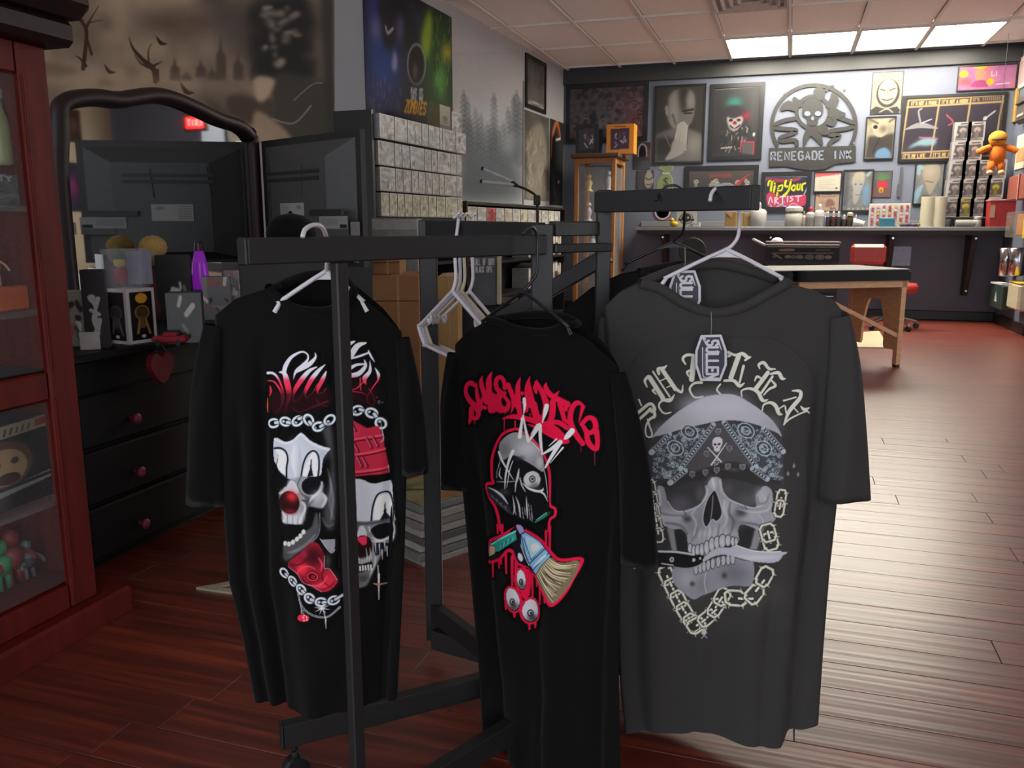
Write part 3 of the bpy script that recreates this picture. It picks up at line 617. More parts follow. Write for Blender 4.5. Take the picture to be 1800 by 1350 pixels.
def art_bandana():
    k = 340 / 1800; BGc = (62, 61, 60); a = Art(1105, 592, 1432, 1125, 1.1, BGc); V1 = lambda: a.view(1100, 560, k); V2 = lambda: a.view(1100, 800, k)
    V1(); a.blob(850, 800, 700, 420, (78, 77, 77), .5); V2(); a.blob(1400, 500, 160, 700, (76, 75, 74), .5); a.blob(850, 1350, 620, 260, (80, 78, 76), .35); a.blob(1250, 1250, 230, 110, (100, 98, 96), .35); a.blob(520, 1280, 230, 110, (90, 88, 86), .3)
    V1(); C = (212, 213, 200); O = (40, 40, 40)
    ST = [([(65, 750), (85, 810)], (18, 14)), ([(118, 745), (142, 800)], (18, 14)), ([(95, 885), (150, 832), (205, 785), (240, 785), (262, 830), (235, 850)], 30), ([(110, 940), (190, 862), (222, 825)], 28), ([(250, 830), (262, 890), (215, 925), (180, 1000), (188, 1078), (228, 1085), (238, 1045), (215, 985), (200, 925)], (26, 30, 24, 16, 16, 16, 16, 18, 20)),
          ([(192, 625), (172, 565), (205, 525)], (12, 26, 30)), ([(215, 535), (335, 720)], 44), ([(245, 480), (400, 712)], 17), ([(300, 500), (292, 455), (345, 445), (372, 422)], (26, 30, 28, 10)), ([(330, 460), (452, 640)], 40), ([(452, 635), (508, 668), (520, 605)], (30, 24, 10)), ([(330, 735), (402, 745), (442, 692)], (30, 34, 10)), ([(315, 565), (365, 540)], 12), ([(375, 625), (428, 600)], 12), ([(410, 855), (345, 862), (300, 800), (325, 752), (395, 738)], (14, 16, 18, 20, 28)), ([(275, 690), (245, 655), (275, 640)], (12, 22, 18)),
          ([(545, 412), (520, 360), (560, 325), (650, 332)], (14, 26, 28, 26)), ([(622, 350), (600, 548)], 50), ([(572, 522), (560, 482), (605, 462)], (12, 24, 18)), ([(702, 702), (625, 712), (582, 640), (622, 585), (690, 575)], (14, 18, 20, 22, 28)),
          ([(935, 300), (1000, 325), (1065, 312), (1112, 345), (1140, 340)], (30, 24, 34, 34, 12)), ([(1090, 370), (1140, 340)], (22, 10)), ([(1030, 335), (960, 530)], 46), ([(1075, 425), (1040, 575)], (26, 20)), ([(900, 560), (985, 560), (1038, 608), (1082, 582)], (24, 30, 34, 12)), ([(862, 682), (830, 640), (862, 592)], 18), ([(880, 350), (950, 330)], 26),
          ([(1225, 450), (1215, 412), (1262, 395), (1312, 452), (1370, 455)], (12, 26, 32, 28, 14)), ([(1330, 500), (1400, 490), (1432, 540), (1465, 545)], (20, 34, 34, 10)), ([(1300, 490), (1190, 632)], 42), ([(1345, 525), (1240, 672)], 24), ([(1335, 560), (1372, 608), (1312, 640), (1262, 692)], (16, 26, 22, 14)), ([(1178, 562), (1200, 522), (1240, 540)], (12, 24, 16)), ([(1062, 705), (1060, 652), (1130, 632), (1205, 662), (1250, 740), (1300, 735)], (14, 16, 24, 36, 34, 10)),
          ([(1528, 655), (1600, 662), (1600, 720), (1540, 792), (1490, 862), (1450, 970)], (14, 32, 38, 40, 34, 14)), ([(1450, 745), (1480, 738), (1560, 715)], (20, 16, 16)), ([(1450, 965), (1505, 915), (1600, 868), (1652, 850)], (14, 18, 16, 18)), ([(1608, 800), (1640, 830), (1690, 818)], (12, 30, 14)), ([(1650, 830), (1695, 868)], (26, 10)), ([(1540, 810), (1580, 852)], 14), ([(1462, 800), (1472, 862)], 16), ([(1248, 835), (1262, 782), (1322, 762), (1372, 792), (1402, 862), (1435, 872)], (14, 18, 28, 38, 34, 10)), ([(1400, 822), (1452, 790)], 14)]
    for P, w_ in ST: a.line(P, np.array(w_) + 14 if not np.isscalar(w_) else w_ + 14, O, .8)
    for P, w_ in ST: a.line(P, np.array(w_) if not np.isscalar(w_) else w_, C)
    # skull crown
    crown = [(240, 1100), (300, 1000), (420, 890), (560, 790), (700, 712), (850, 685), (1000, 692), (1130, 760), (1260, 850), (1370, 960), (1430, 1085), (1300, 1030), (1150, 980), (950, 950), (750, 970), (500, 1040), (330, 1090)]
    a.poly(crown, (176, 177, 186)).blob(800, 800, 330, 110, (196, 197, 206), .8).blob(1330, 980, 90, 90, (150, 151, 160), .6).blob(340, 1020, 110, 60, (158, 159, 168), .6)
    # bandana
    ban = [(235, 1105), (330, 1062), (500, 1012), (750, 946), (950, 926), (1150, 952), (1300, 1005), (1428, 1082), (1450, 1300), (1440, 1560), (1250, 1445), (1080, 1385), (900, 1372), (700, 1435), (400, 1535), (212, 1545), (205, 1300)]
    a.poly(ban, (74, 73, 75)); a.poly([(820, 950), (870, 945), (1160, 1350), (1000, 1400), (850, 1380), (600, 1400), (520, 1350)], (92, 91, 94), 1, 0, 3)
    a.line([(330, 1530), (600, 1440), (880, 1350), (1080, 1360), (1400, 1500)], (40, 60, 60, 60, 40), (56, 55, 57), .7, soft=10)
    PZ = (176, 188, 196); r = random.Random(4)
    for poly_ in ([(380, 1070), (760, 970), (560, 1290), (430, 1440), (250, 1480), (240, 1250)], [(930, 950), (1240, 1010), (1430, 1240), (1440, 1490), (1330, 1470), (1170, 1330)]):
        a.poly(poly_, (80, 88, 95), .85, 0, 4)
        Pn = np.array(poly_, float); q = np.roll(Pn, 1, 0)
        def inside(x, y): return sum(((A_[1] > y) != (B_[1] > y)) and (x < (B_[0] - A_[0]) * (y - A_[1]) / (B_[1] - A_[1]) + A_[0]) for A_, B_ in zip(Pn, q)) % 2
        n = 0
        while n < 150:
            x, y = r.uniform(*[f(Pn[:, 0]) for f in (np.min, np.max)]), r.uniform(*[f(Pn[:, 1]) for f in (np.min, np.max)])
            if not inside(x, y): continue
            n += 1; R_ = r.uniform(8, 24); ph = r.random() * 6.3
            a.line([(x + R_ * (1 - t / 9) * math.cos(ph + t * .75), y + R_ * (1 - t / 9) * math.sin(ph + t * .75)) for t in range(9)], 4.5, PZ, .95)
        for sx in (0, 1):
            cx_, cy_ = ((450, 1180), (580, 1030))[sx] if poly_[0][0] < 500 else ((1260, 1180), (1100, 1020))[sx]
            for rr in (78, 62, 40): a.ell(cx_, cy_, rr, rr * .8, PZ if rr != 62 else (70, 78, 86), 1, 0.6, ring=9)
    for (x0, y0, x1, y1) in ((795, 965, 500, 1370), (395, 1055, 232, 1230), (900, 945, 1190, 1350), (1260, 1000, 1445, 1215), (540, 1390, 400, 1500), (1160, 1370, 1290, 1460)):
        a.line([(x0, y0), (x1, y1)], 50, (170, 180, 188)); L_ = math.hypot(x1 - x0, y1 - y0); u = np.array([x1 - x0, y1 - y0]) / L_; v = np.array([-u[1], u[0]])
        for i in range(int(L_ / 30)):
            c = np.array([x0, y0]) + u * (15 + i * 30); a.line([c - v * 18 - u * 9, c + v * 18 + u * 9], 8, (48, 52, 58), .9).line([c + v * 18 - u * 9, c - v * 18 + u * 9], 8, (48, 52, 58), .9)
    W = (206, 206, 212)
    a.line([(745, 1170), (872, 1308)], (8, 16), W).line([(922, 1138), (780, 1330)], (8, 16), W).poly([(790, 1110), (810, 1082), (850, 1078), (882, 1100), (884, 1140), (868, 1175), (858, 1205), (830, 1215), (806, 1200), (800, 1170), (788, 1145)], W).ell(815, 1145, 15, 10, (60, 60, 62), 1, .3).ell(853, 1145, 15, 10, (60, 60, 62), 1, -.3).ell(832, 1172, 7, 9, (60, 60, 62))
    for x, y in ((830, 1295), (815, 1315), (845, 1315), (812, 1335), (832, 1330), (840, 1290)): a.ell(x, y, 6, 6, W)
    for x, y in ((845, 1030), (735, 1230), (950, 1190), (605, 1425), (725, 1405), (830, 1385), (935, 1355), (1070, 1360), (1390, 1380)): a.poly([(x - 25, y - 28), (x + 25, y - 28), (x + 26, y + 8), (x, y + 32), (x - 26, y + 8)], (150, 150, 154), .9, 0).poly([(x - 18, y - 20), (x + 18, y - 20), (x + 18, y + 4), (x, y + 22), (x - 18, y + 4)], (84, 83, 86), 1, 0).ell(x, y - 2, 9, 9, (150, 150, 154), .8, ring=5)
    # skull face
    V2(); G = (156, 157, 165); LT = (188, 189, 197); DK = (66, 65, 68)
    a.poly([(370, 640), (440, 660), (470, 860), (420, 860)], (140, 140, 142), 1, 0, 3).poly([(1180, 660), (1270, 640), (1200, 840), (1130, 840)], (140, 140, 142), 1, 0, 3)
    a.poly([(440, 640), (560, 700), (580, 860), (470, 860)], (50, 49, 52), 1, 0, 3).poly([(1040, 640), (1170, 660), (1140, 820), (1030, 800)], (52, 51, 54), 1, 0, 3)
    face = [(285, 270), (350, 280), (385, 420), (440, 476), (520, 480), (640, 440), (715, 380), (740, 250), (790, 180), (850, 180), (882, 220), (895, 330), (960, 390), (1100, 440), (1190, 452), (1185, 340), (1260, 255), (1330, 290), (1345, 400), (1330, 500), (1392, 520), (1335, 600), (1260, 642), (1200, 660), (1160, 640), (1060, 618), (1030, 680), (1035, 790), (900, 830), (700, 905), (585, 860), (560, 770), (550, 700), (500, 655), (420, 660), (350, 622), (290, 580), (245, 490), (290, 440)]
    a.poly(face, G, 1, 3); a.poly([(355, 278), (420, 262), (700, 200), (735, 250), (710, 380), (640, 440), (520, 476), (440, 470), (390, 410)], (72, 71, 74), 1, 3, 3).poly([(885, 220), (960, 200), (1230, 265), (1185, 340), (1190, 448), (1100, 436), (965, 385), (900, 330)], (78, 77, 80), 1, 3, 3)
    a.blob(480, 420, 120, 60, (120, 121, 130), .7).blob(1110, 400, 90, 60, (112, 112, 118), .7).blob(680, 330, 40, 80, (120, 118, 118), .6).blob(940, 290, 40, 60, (110, 108, 108), .6)
    a.blob(420, 540, 110, 50, LT, .8).blob(790, 230, 40, 50, LT, .9).blob(690, 560, 60, 120, (126, 126, 134), .7).blob(1240, 350, 50, 80, LT, .8).blob(930, 480, 50, 90, LT, .7).blob(800, 700, 200, 40, LT, .7).blob(1000, 590, 60, 80, (116, 116, 122), .8).blob(600, 640, 60, 60, (122, 122, 130), .7).blob(1130, 540, 100, 40, (176, 177, 185), .6)
    a.line([(380, 400), (440, 480), (530, 492), (650, 452), (725, 380)], 9, (206, 206, 212), .9).line([(895, 330), (965, 398), (1100, 452), (1180, 462)], 9, (206, 206, 212), .9).line([(1190, 455), (1250, 430), (1280, 360)], 12, (196, 198, 206), .9)
    a.blob(560, 560, 40, 26, DK, .95).blob(1060, 510, 50, 34, DK, .9).line([(350, 540), (342, 600), (360, 630)], 8, LT).line([(1215, 520), (1255, 580), (1240, 640)], 8, LT).line([(520, 480), (545, 520), (510, 550)], 6, DK, .8).line([(1090, 440), (1110, 480)], 6, DK, .8)
    for P, w_, c_, al_ in (([(300, 300), (310, 420), (270, 480), (330, 560)], (20, 26, 26, 10), (206, 206, 212), .8), ([(260, 500), (350, 520), (480, 530), (560, 520)], (10, 16, 14, 8), (112, 112, 118), .8), ([(360, 600), (450, 610), (520, 640), (560, 700)], (14, 22, 20, 14), (108, 108, 114), .8), ([(640, 470), (600, 520), (640, 600), (620, 700)], (12, 16, 18, 14), (196, 196, 204), .6), ([(905, 400), (900, 480), (930, 560), (900, 660)], (12, 20, 18, 14), (204, 204, 210), .7), ([(960, 420), (950, 520), (990, 600), (960, 720)], (14, 26, 22, 14), (100, 100, 106), .7), ([(1040, 480), (1160, 500), (1290, 480), (1330, 420)], (10, 18, 18, 10), (200, 200, 208), .7), ([(1060, 600), (1180, 610), (1260, 630), (1330, 580)], (12, 20, 16, 8), (104, 104, 110), .8), ([(730, 260), (740, 330), (700, 400)], (16, 22, 12), (204, 204, 210), .8), ([(860, 210), (880, 300), (910, 350)], (16, 20, 12), (198, 198, 206), .8), ([(790, 190), (800, 240), (810, 290)], (22, 30, 16), (212, 212, 218), .8), ([(1200, 360), (1220, 420), (1280, 400), (1310, 330)], (14, 20, 20, 12), (120, 122, 130), .7), ([(650, 640), (640, 700), (600, 760)], (10, 16, 12), (110, 110, 116), .7), ([(760, 620), (770, 700), (760, 750)], (10, 14, 10), (198, 198, 206), .7), ([(860, 620), (850, 700), (860, 740)], (10, 16, 12), (116, 116, 122), .7)): a.line(P, w_, c_, al_, soft=7)
    nose = [(800, 300), (830, 320), (880, 480), (872, 555), (830, 592), (790, 572), (740, 640), (706, 590), (710, 500), (750, 370)]
    a.poly(nose, (50, 49, 52)); a.line(nose + nose[:1], 9, (190, 191, 198), .95).line([(795, 350), (790, 470), (775, 580)], 10, (140, 139, 142))
    for x in (590, 640, 690, 730, 780, 835, 885, 935): a.line([(x + 20, 640 + abs(x - 760) * .1), (x + 5, 740)], 10, (130, 130, 138), .6, soft=4)
    for x, y, w_, h_ in ((585, 830, 22, 45), (620, 850, 22, 50), (655, 850, 24, 55), (695, 845, 25, 58), (740, 830, 28, 65), (790, 805, 30, 68), (838, 790, 28, 60), (890, 780, 34, 65), (942, 775, 27, 55), (985, 780, 20, 45), (1015, 780, 16, 40)): a.ell(x, y, w_, h_, (60, 60, 64), .9, ring=8).ell(x, y, w_ - 3, h_ - 4, (178, 179, 187)).blob(x - 4, y + 10, w_ * .5, h_ * .5, (204, 205, 212), .8)
    CH = (196, 196, 178)
    a.view(0, 0, 1); barbs(a, [(1143, 852), (1149, 890), (1156, 935)], 24, 15, (170, 170, 164)); barbs(a, [(1170, 1004), (1184, 1034), (1200, 1066), (1215, 1090)], 31, 23, CH); barbs(a, [(1222, 1094), (1250, 1074), (1268, 1046)], 30, 23, CH); barbs(a, [(1290, 1046), (1318, 1040), (1340, 1006)], 33, 25, CH); barbs(a, [(1350, 945), (1346, 930)], 30, 25, CH); barbs(a, [(1369, 870), (1366, 888)], 28, 16, CH)
    V2()
    jaw = [(430, 1020), (620, 1010), (740, 965), (900, 925), (1100, 950), (1168, 962), (1150, 1160), (1000, 1190), (800, 1250), (700, 1275), (620, 1312), (540, 1262), (440, 1160)]
    a.poly(jaw, (144, 145, 153)).blob(1000, 1080, 130, 90, (110, 110, 120), .8).blob(560, 1120, 70, 60, (180, 181, 189), .7).blob(700, 1180, 50, 80, (120, 120, 128), .6).line([(735, 1060), (720, 1150), (740, 1250)], 10, (186, 187, 194), .8).blob(608, 1165, 16, 20, (40, 40, 42), 1).blob(910, 1105, 22, 26, (70, 70, 76), 1)
    for i, x in enumerate((640, 680, 715, 755, 800, 852, 900, 945, 985)): a.ell(x, 1025 - i * 10, 21, 52, (70, 70, 74), .9, ring=7).ell(x, 1025 - i * 10, 18, 48, (176, 177, 185))
    a.poly([(298, 850), (620, 885), (712, 905), (706, 962), (600, 1012), (520, 1022), (430, 1000), (300, 1000)], (34, 33, 36), 1, 2).line([(300, 862), (450, 868), (620, 890)], 20, (190, 190, 196)).line([(325, 972), (430, 990)], 12, (186, 186, 192)).line([(430, 1005), (540, 1020), (640, 1000), (710, 960)], 9, (150, 150, 152))
    a.ell(418, 938, 22, 24, (190, 190, 196)).ell(418, 938, 10, 12, (90, 90, 94)).ell(620, 940, 15, 17, (190, 190, 196)).ell(678, 925, 11, 13, (190, 190, 196))
    a.poly([(708, 962), (720, 908), (850, 842), (960, 842), (1010, 812), (1150, 848), (1320, 862), (1482, 868), (1440, 900), (1400, 955), (1300, 966), (1100, 940), (900, 908), (780, 930)], (180, 181, 192), 1, 2).line([(1015, 815), (1150, 850), (1320, 865), (1420, 862)], 9, (224, 224, 230)).blob(1200, 915, 200, 18, (204, 205, 214), .8)
    a.view(0, 0, 1)
    a.line([(1112, 995), (1116, 1001)], (8, 2), (200, 200, 200), 1, 0)
    a.ell(1236, 1105, 4.2, 4.8, (190, 190, 194)).line([(1231, 1107), (1241, 1116)], 1.5, (170, 170, 176)).line([(1241, 1107), (1231, 1116)], 1.5, (170, 170, 176))
    V2()
    for x, y in ((1545, 80), (1490, 150), (1585, 160)): a.poly([(x, y - 28), (x + 14, y), (x, y + 28), (x - 14, y)], (140, 138, 138), 1, 0)
    return boost(a, 0.12)
def art_graffiti():
    a = Art(815, 645, 1072, 1104, 1.1, (11, 11, 12)); R_ = (252, 20, 60); RD = (214, 28, 62); W = (196, 198, 200)
    V6 = lambda: a.view(800, 640, 280 / 1800); V7 = lambda: a.view(820, 740, 240 / 1800); V8 = lambda: a.view(820, 920, 240 / 1800)
    V6()
    for P, w_ in [([(290, 230), (230, 205), (170, 230), (155, 310), (200, 390), (270, 450), (320, 530), (300, 595), (250, 590), (225, 520)], (40, 50, 44, 46, 56, 60, 50, 40, 36, 40)), ([(235, 500), (225, 590), (195, 672)], (60, 50, 6)), ([(300, 215), (310, 330), (340, 490)], (20, 40, 50)), ([(380, 120), (360, 190), (385, 300), (410, 420)], (6, 42, 44, 40)), ([(420, 300), (350, 440), (400, 480)], 34),
                  ([(488, 70), (450, 170), (450, 330), (470, 500)], (6, 50, 60, 70)), ([(450, 310), (520, 380), (500, 500)], (40, 60, 60)), ([(640, 250), (625, 170), (580, 130), (535, 170), (540, 260), (610, 310)], (46, 44, 40, 44, 50, 40)), ([(640, 310), (570, 370), (590, 470), (660, 490), (690, 420), (640, 350)], (40, 50, 60, 56, 40, 36)), ([(560, 330), (540, 480), (600, 510)], 46),
                  ([(680, 215), (730, 330), (800, 470)], (44, 48, 50)), ([(815, 135), (790, 230), (795, 380), (815, 540)], (6, 44, 50, 44)), ([(730, 330), (745, 430), (720, 535)], (40, 36, 4)), ([(922, 125), (895, 230), (890, 380), (880, 500)], (6, 44, 50, 46)), ([(905, 200), (950, 400), (1000, 610)], (40, 60, 60)), ([(880, 420), (930, 450)], 44),
                  ([(1010, 160), (990, 240), (1000, 300)], (6, 46, 30)), ([(1000, 190), (1070, 300), (1110, 440), (1080, 560)], (40, 50, 56, 40)), ([(980, 430), (1010, 560), (1060, 590)], 50), ([(1115, 190), (1110, 250), (1170, 340), (1330, 440)], (6, 44, 50, 60)), ([(1240, 290), (1200, 345)], (8, 40)), ([(1180, 400), (1170, 560), (1130, 670)], (50, 56, 50)), ([(1250, 430), (1300, 610)], (46, 40)), ([(1330, 420), (1300, 500)], (30, 40)), ([(1130, 640), (1240, 640), (1330, 700)], 46),
                  ([(1520, 465), (1440, 420), (1380, 490), (1365, 620), (1420, 760), (1500, 880)], (12, 46, 50, 54, 54, 46)), ([(1500, 470), (1460, 640)], (40, 8)), ([(1490, 660), (1560, 590), (1620, 620), (1630, 720), (1560, 760), (1510, 690)], (40, 44, 48, 48, 44, 40)), ([(1540, 760), (1560, 870), (1630, 950), (1650, 860), (1640, 740)], (44, 48, 40, 40, 48)), ([(620, 595), (740, 570), (900, 600), (1060, 650), (1200, 720), (1330, 850)], (10, 44, 50, 60, 70, 50)), ([(900, 660), (1100, 740), (1300, 860)], (8, 50, 40))]:
        a.line(P, np.array(w_) * 1.14, R_)
    a.ell(838, 312, 20, 22, R_).ell(1330, 632, 22, 24, R_).ell(838, 410, 8, 8, R_)
    for x, y0, y1 in ((642, 600, 720), (765, 620, 700), (270, 580, 670), (925, 540, 590), (1180, 650, 720), (1330, 440, 520), (1480, 860, 975), (1618, 960, 1120), (650, 500, 540)): a.line([(x, y0), (x, y1)], (13, 9), RD if y1 < 900 else (110, 40, 56))
    V7()
    a.line([(800, 85), (720, 80), (570, 150), (460, 320), (410, 500), (412, 720), (430, 790), (335, 805), (325, 870), (370, 990), (450, 1090), (500, 1220), (530, 1400)], (34, 36, 38, 38, 38, 36, 36, 36, 34, 34, 40, 44, 40), R_).line([(780, 90), (900, 170), (1020, 290), (1130, 450), (1190, 640), (1205, 850), (1208, 1060), (1275, 1110), (1275, 1200), (1205, 1260), (1190, 1400)], (26, 30, 34, 34, 34, 32, 34, 36, 36, 34, 36), RD)
    a.poly([(520, 330), (580, 205), (720, 122), (850, 152), (1000, 310), (1090, 430), (1150, 640), (1180, 900), (1180, 1150), (900, 1290), (700, 1200), (560, 1110), (450, 880), (470, 640)], (22, 22, 24))
    a.poly([(520, 300), (580, 205), (720, 122), (850, 152), (1000, 300), (1090, 420), (1115, 560), (1095, 640), (950, 560), (830, 480), (730, 420), (660, 440), (590, 480), (540, 420)], (136, 137, 141), 1, 4, 4).blob(900, 340, 130, 90, (180, 181, 184), .8).blob(1050, 520, 40, 70, (180, 181, 184), .8).blob(620, 340, 60, 80, (110, 111, 114), .8).blob(790, 460, 60, 20, (60, 60, 62), .8)
    a.ell(950, 742, 112, 108, (176, 178, 180)).blob(985, 830, 80, 40, (96, 96, 98), .8).ell(945, 738, 36, 40, (36, 36, 38), 1, ring=12).ell(945, 738, 22, 26, (130, 132, 134)).ell(945, 738, 13, 15, (26, 26, 28))
    a.line([(830, 790), (900, 860), (1010, 895), (1090, 880), (1105, 850)], (8, 26, 34, 30, 10), W).line([(1060, 900), (1120, 930), (1175, 1020)], (30, 24, 6), W).line([(1110, 600), (1140, 700), (1165, 860), (1170, 980)], (8, 10, 8, 4), W)
    a.line([(785, 600), (770, 700), (745, 800), (735, 900)], (10, 30, 20, 10), (170, 172, 174)).line([(795, 720), (820, 820), (860, 900)], (14, 18, 10), (160, 162, 164)).line([(480, 770), (600, 770), (740, 760)], (10, 18, 14), (130, 132, 134)).line([(540, 590), (520, 680), (560, 735)], (8, 20, 12), (180, 182, 184)).line([(510, 570), (540, 480)], (12, 4), W).line([(480, 720), (490, 620), (520, 580)], 8, (170, 172, 174)).blob(590, 900, 70, 40, (80, 80, 82), .8)
    for P in ([(700, 950), (720, 1120), (700, 1200)], [(740, 960), (780, 1080), (800, 1240)], [(770, 1080), (790, 1230)], [(820, 1110), (835, 1250)], [(870, 960), (880, 1120), (890, 1250)], [(900, 1060), (925, 1270)], [(930, 1080), (955, 1260)], [(850, 1100), (860, 1200)], [(710, 1080), (740, 1200)], [(940, 1180), (950, 1290)]): a.line(P, (6, 22, 8), (178, 180, 184), .95)
    a.line([(515, 380), (560, 480), (640, 610), (720, 745)], (30, 34, 20, 6), W).line([(715, 365), (660, 500), (610, 700), (595, 860)], (40, 34, 26, 10), W).line([(715, 490), (670, 620), (625, 840)], (8, 14, 8), W)
    a.poly([(335, 850), (420, 870), (540, 950), (630, 1040), (690, 1210), (560, 1120), (400, 1010), (345, 930)], (46, 47, 52), 1, 3).line([(360, 855), (460, 890), (560, 960), (635, 1060)], (10, 26, 34, 10), (170, 172, 178)).line([(360, 930), (450, 1000), (560, 1090), (640, 1160)], 10, (110, 112, 118), .8)
    for x, y in ((400, 960), (460, 1000), (520, 1050), (580, 1090)): a.line([(x, y), (x + 30, y + 5), (x + 20, y + 30)], 8, (150, 152, 158), .8)
    a.line([(990, 1300), (1080, 1235), (1165, 1180)], (20, 50, 52), (44, 122, 104)).line([(1000, 1270), (1160, 1165)], 8, (150, 200, 190), .7).ell(1212, 1162, 44, 44, (18, 18, 20)).ell(1195, 1165, 12, 18, (120, 110, 100), .8)
    V6()
    for P, w_ in [([(860, 375), (865, 450), (855, 545)], (36, 34, 8)), ([(850, 560), (830, 660), (810, 800)], (18, 30, 40)), ([(855, 580), (870, 700), (900, 850)], (10, 26, 34)), ([(905, 850), (980, 740), (1030, 670)], (20, 44, 50)), ([(1040, 680), (1040, 820), (1060, 990)], (40, 40, 24)), ([(1070, 990), (1170, 930), (1260, 860)], (20, 40, 52)), ([(1260, 860), (1180, 1000), (1100, 1140)], (50, 40, 24)), ([(1115, 450), (1100, 520), (1065, 640)], (48, 46, 8)), ([(1385, 735), (1340, 790), (1300, 830)], (64, 60, 8)), ([(930, 770), (1000, 660)], (10, 14)), ([(1140, 900), (1220, 825)], (8, 18)), ([(1160, 1090), (1290, 920)], (6, 22)), ([(820, 720), (830, 590)], (8, 12)), ([(940, 860), (1030, 950)], (6, 12))]: a.line(P, w_, W)
    V8()
    ol = [(860, 60), (1080, 180), (1220, 330), (1340, 430), (1555, 432), (1572, 500), (1480, 690), (1380, 880), (1250, 1012), (1160, 910), (1000, 650), (900, 540), (780, 500), (690, 330), (620, 330), (500, 440), (300, 510), (320, 470), (330, 240), (540, 130), (720, 30)]
    a.line(ol, 40, R_)
    for x, y0, y1 in ((385, 500, 685), (610, 380, 615), (692, 400, 770), (492, 470, 555), (530, 450, 500), (738, 480, 700), (895, 640, 900), (945, 640, 980), (1072, 760, 1005), (1155, 900, 975), (490, -10, 95), (560, -10, 115), (1150, 60, 240), (1205, -10, 300), (712, 1150, 1190), (590, 1000, 1090), (905, 1270, 1350), (990, 1240, 1320), (1020, 650, 780)): a.line([(x, y0), (x, y1)], (38, 26), R_)
    a.poly([(860, 560), (940, 640), (880, 950), (800, 900), (790, 560)], R_, 1, 2)
    a.poly([(660, 60), (780, 0), (860, 40), (800, 200), (930, 500), (1000, 640), (880, 540), (760, 480), (700, 300)], (24, 24, 34), 1, 2).ell(785, 410, 28, 60, (180, 176, 200), 1, -.3)
    a.poly([(350, 258), (540, 150), (725, 55), (742, 180), (620, 262), (500, 340), (430, 352), (445, 290)], (44, 140, 128), 1, 0).line([(360, 262), (540, 165), (728, 70)], 18, (120, 196, 190), .9).poly([(300, 345), (350, 268), (442, 292), (430, 372), (320, 440), (300, 420)], (150, 128, 108), 1, 0)
    for i in range(7): a.line([(520 + i * 28, 300 - i * 19), (534 + i * 28, 245 - i * 17)], 8, (20, 88, 80) if i % 2 else (100, 190, 180), .8)
    for i in range(7): a.line([(312 + i * 16, 430 - i * 8), (330 + i * 14, 360 - i * 6), (352 + i * 12, 285)], 5, (206, 184, 160), .7)
    a.poly([(300, 440), (430, 380), (510, 350), (500, 420), (330, 480)], (30, 29, 30), 1, 2)
    a.poly([(800, 120), (860, 82), (1060, 190), (1130, 270), (1222, 372), (1000, 632), (912, 520), (850, 380), (798, 240)], (118, 160, 196), 1, 0).poly([(860, 130), (1060, 220), (1110, 290), (930, 430), (880, 300)], (150, 186, 214), 1, 2).poly([(930, 250), (1000, 220), (1060, 270), (960, 340)], (196, 212, 226), 1, 2)
    for P, w_ in ([(800, 120), (850, 380), (912, 520), (1000, 632)], 10), ([(860, 82), (1060, 190), (1222, 372)], 9), ([(915, 485), (1140, 285)], 12), ([(960, 575), (1190, 345)], 8), ([(830, 160), (930, 440)], 9), ([(930, 440), (1110, 280)], 6), ([(1222, 372), (1000, 632)], 10): a.line(P, w_, (28, 40, 70), 1, 0)
    a.line([(980, 520), (1060, 450), (1150, 370)], (20, 36, 30), (196, 212, 220), .8).line([(790, 250), (850, 420), (900, 520)], 9, (214, 222, 232)).poly([(735, -10), (800, -10), (845, 70), (800, 120), (760, 60)], (142, 128, 170), 1, 2).line([(790, 110), (850, 80)], 10, (30, 30, 50))
    a.poly([(1205, 395), (1300, 450), (1400, 468), (1530, 450), (1555, 530), (1440, 780), (1310, 950), (1235, 985), (1150, 860), (1010, 632)], (124, 110, 86), 1, 3); r = random.Random(2)
    for i in range(34):
        t = i / 33; p0 = np.array([1205, 400]) * (1 - t) + np.array([1015, 635]) * t; p1 = np.array([1540, 470]) * (1 - t) + np.array([1240, 970]) * t + (r.uniform(-40, 20), r.uniform(-30, 30)); mid = (p0 + p1) / 2 + np.array([-30, 50]) * (1 - t) + (r.uniform(-12, 12), r.uniform(-12, 12))
        a.line([p0, mid, p1], (8, 12, 5), (206, 194, 160) if i % 3 else (58, 48, 38), .85)
    for x, y, rx, ry, an in ((690, 960, 88, 150, -.25), (925, 1110, 112, 148, .1), (800, 705, 50, 130, -.12)):
        a.ell(x, y, rx + 34, ry + 34, R_, 1, an).ell(x, y, rx + 6, ry + 6, (30, 24, 30), 1, an).ell(x, y - 6, rx, ry - 4, (184, 182, 190), 1, an).blob(x + rx * .2, y + ry * .62, rx * .7, ry * .35, (50, 48, 52), .9)
        a.ell(x - rx * .05, y + ry * .2, rx * .34, ry * .26, (26, 26, 28), 1, ring=13).ell(x, y + ry * .2, rx * .13, ry * .12, (26, 26, 28))
    return boost(a)
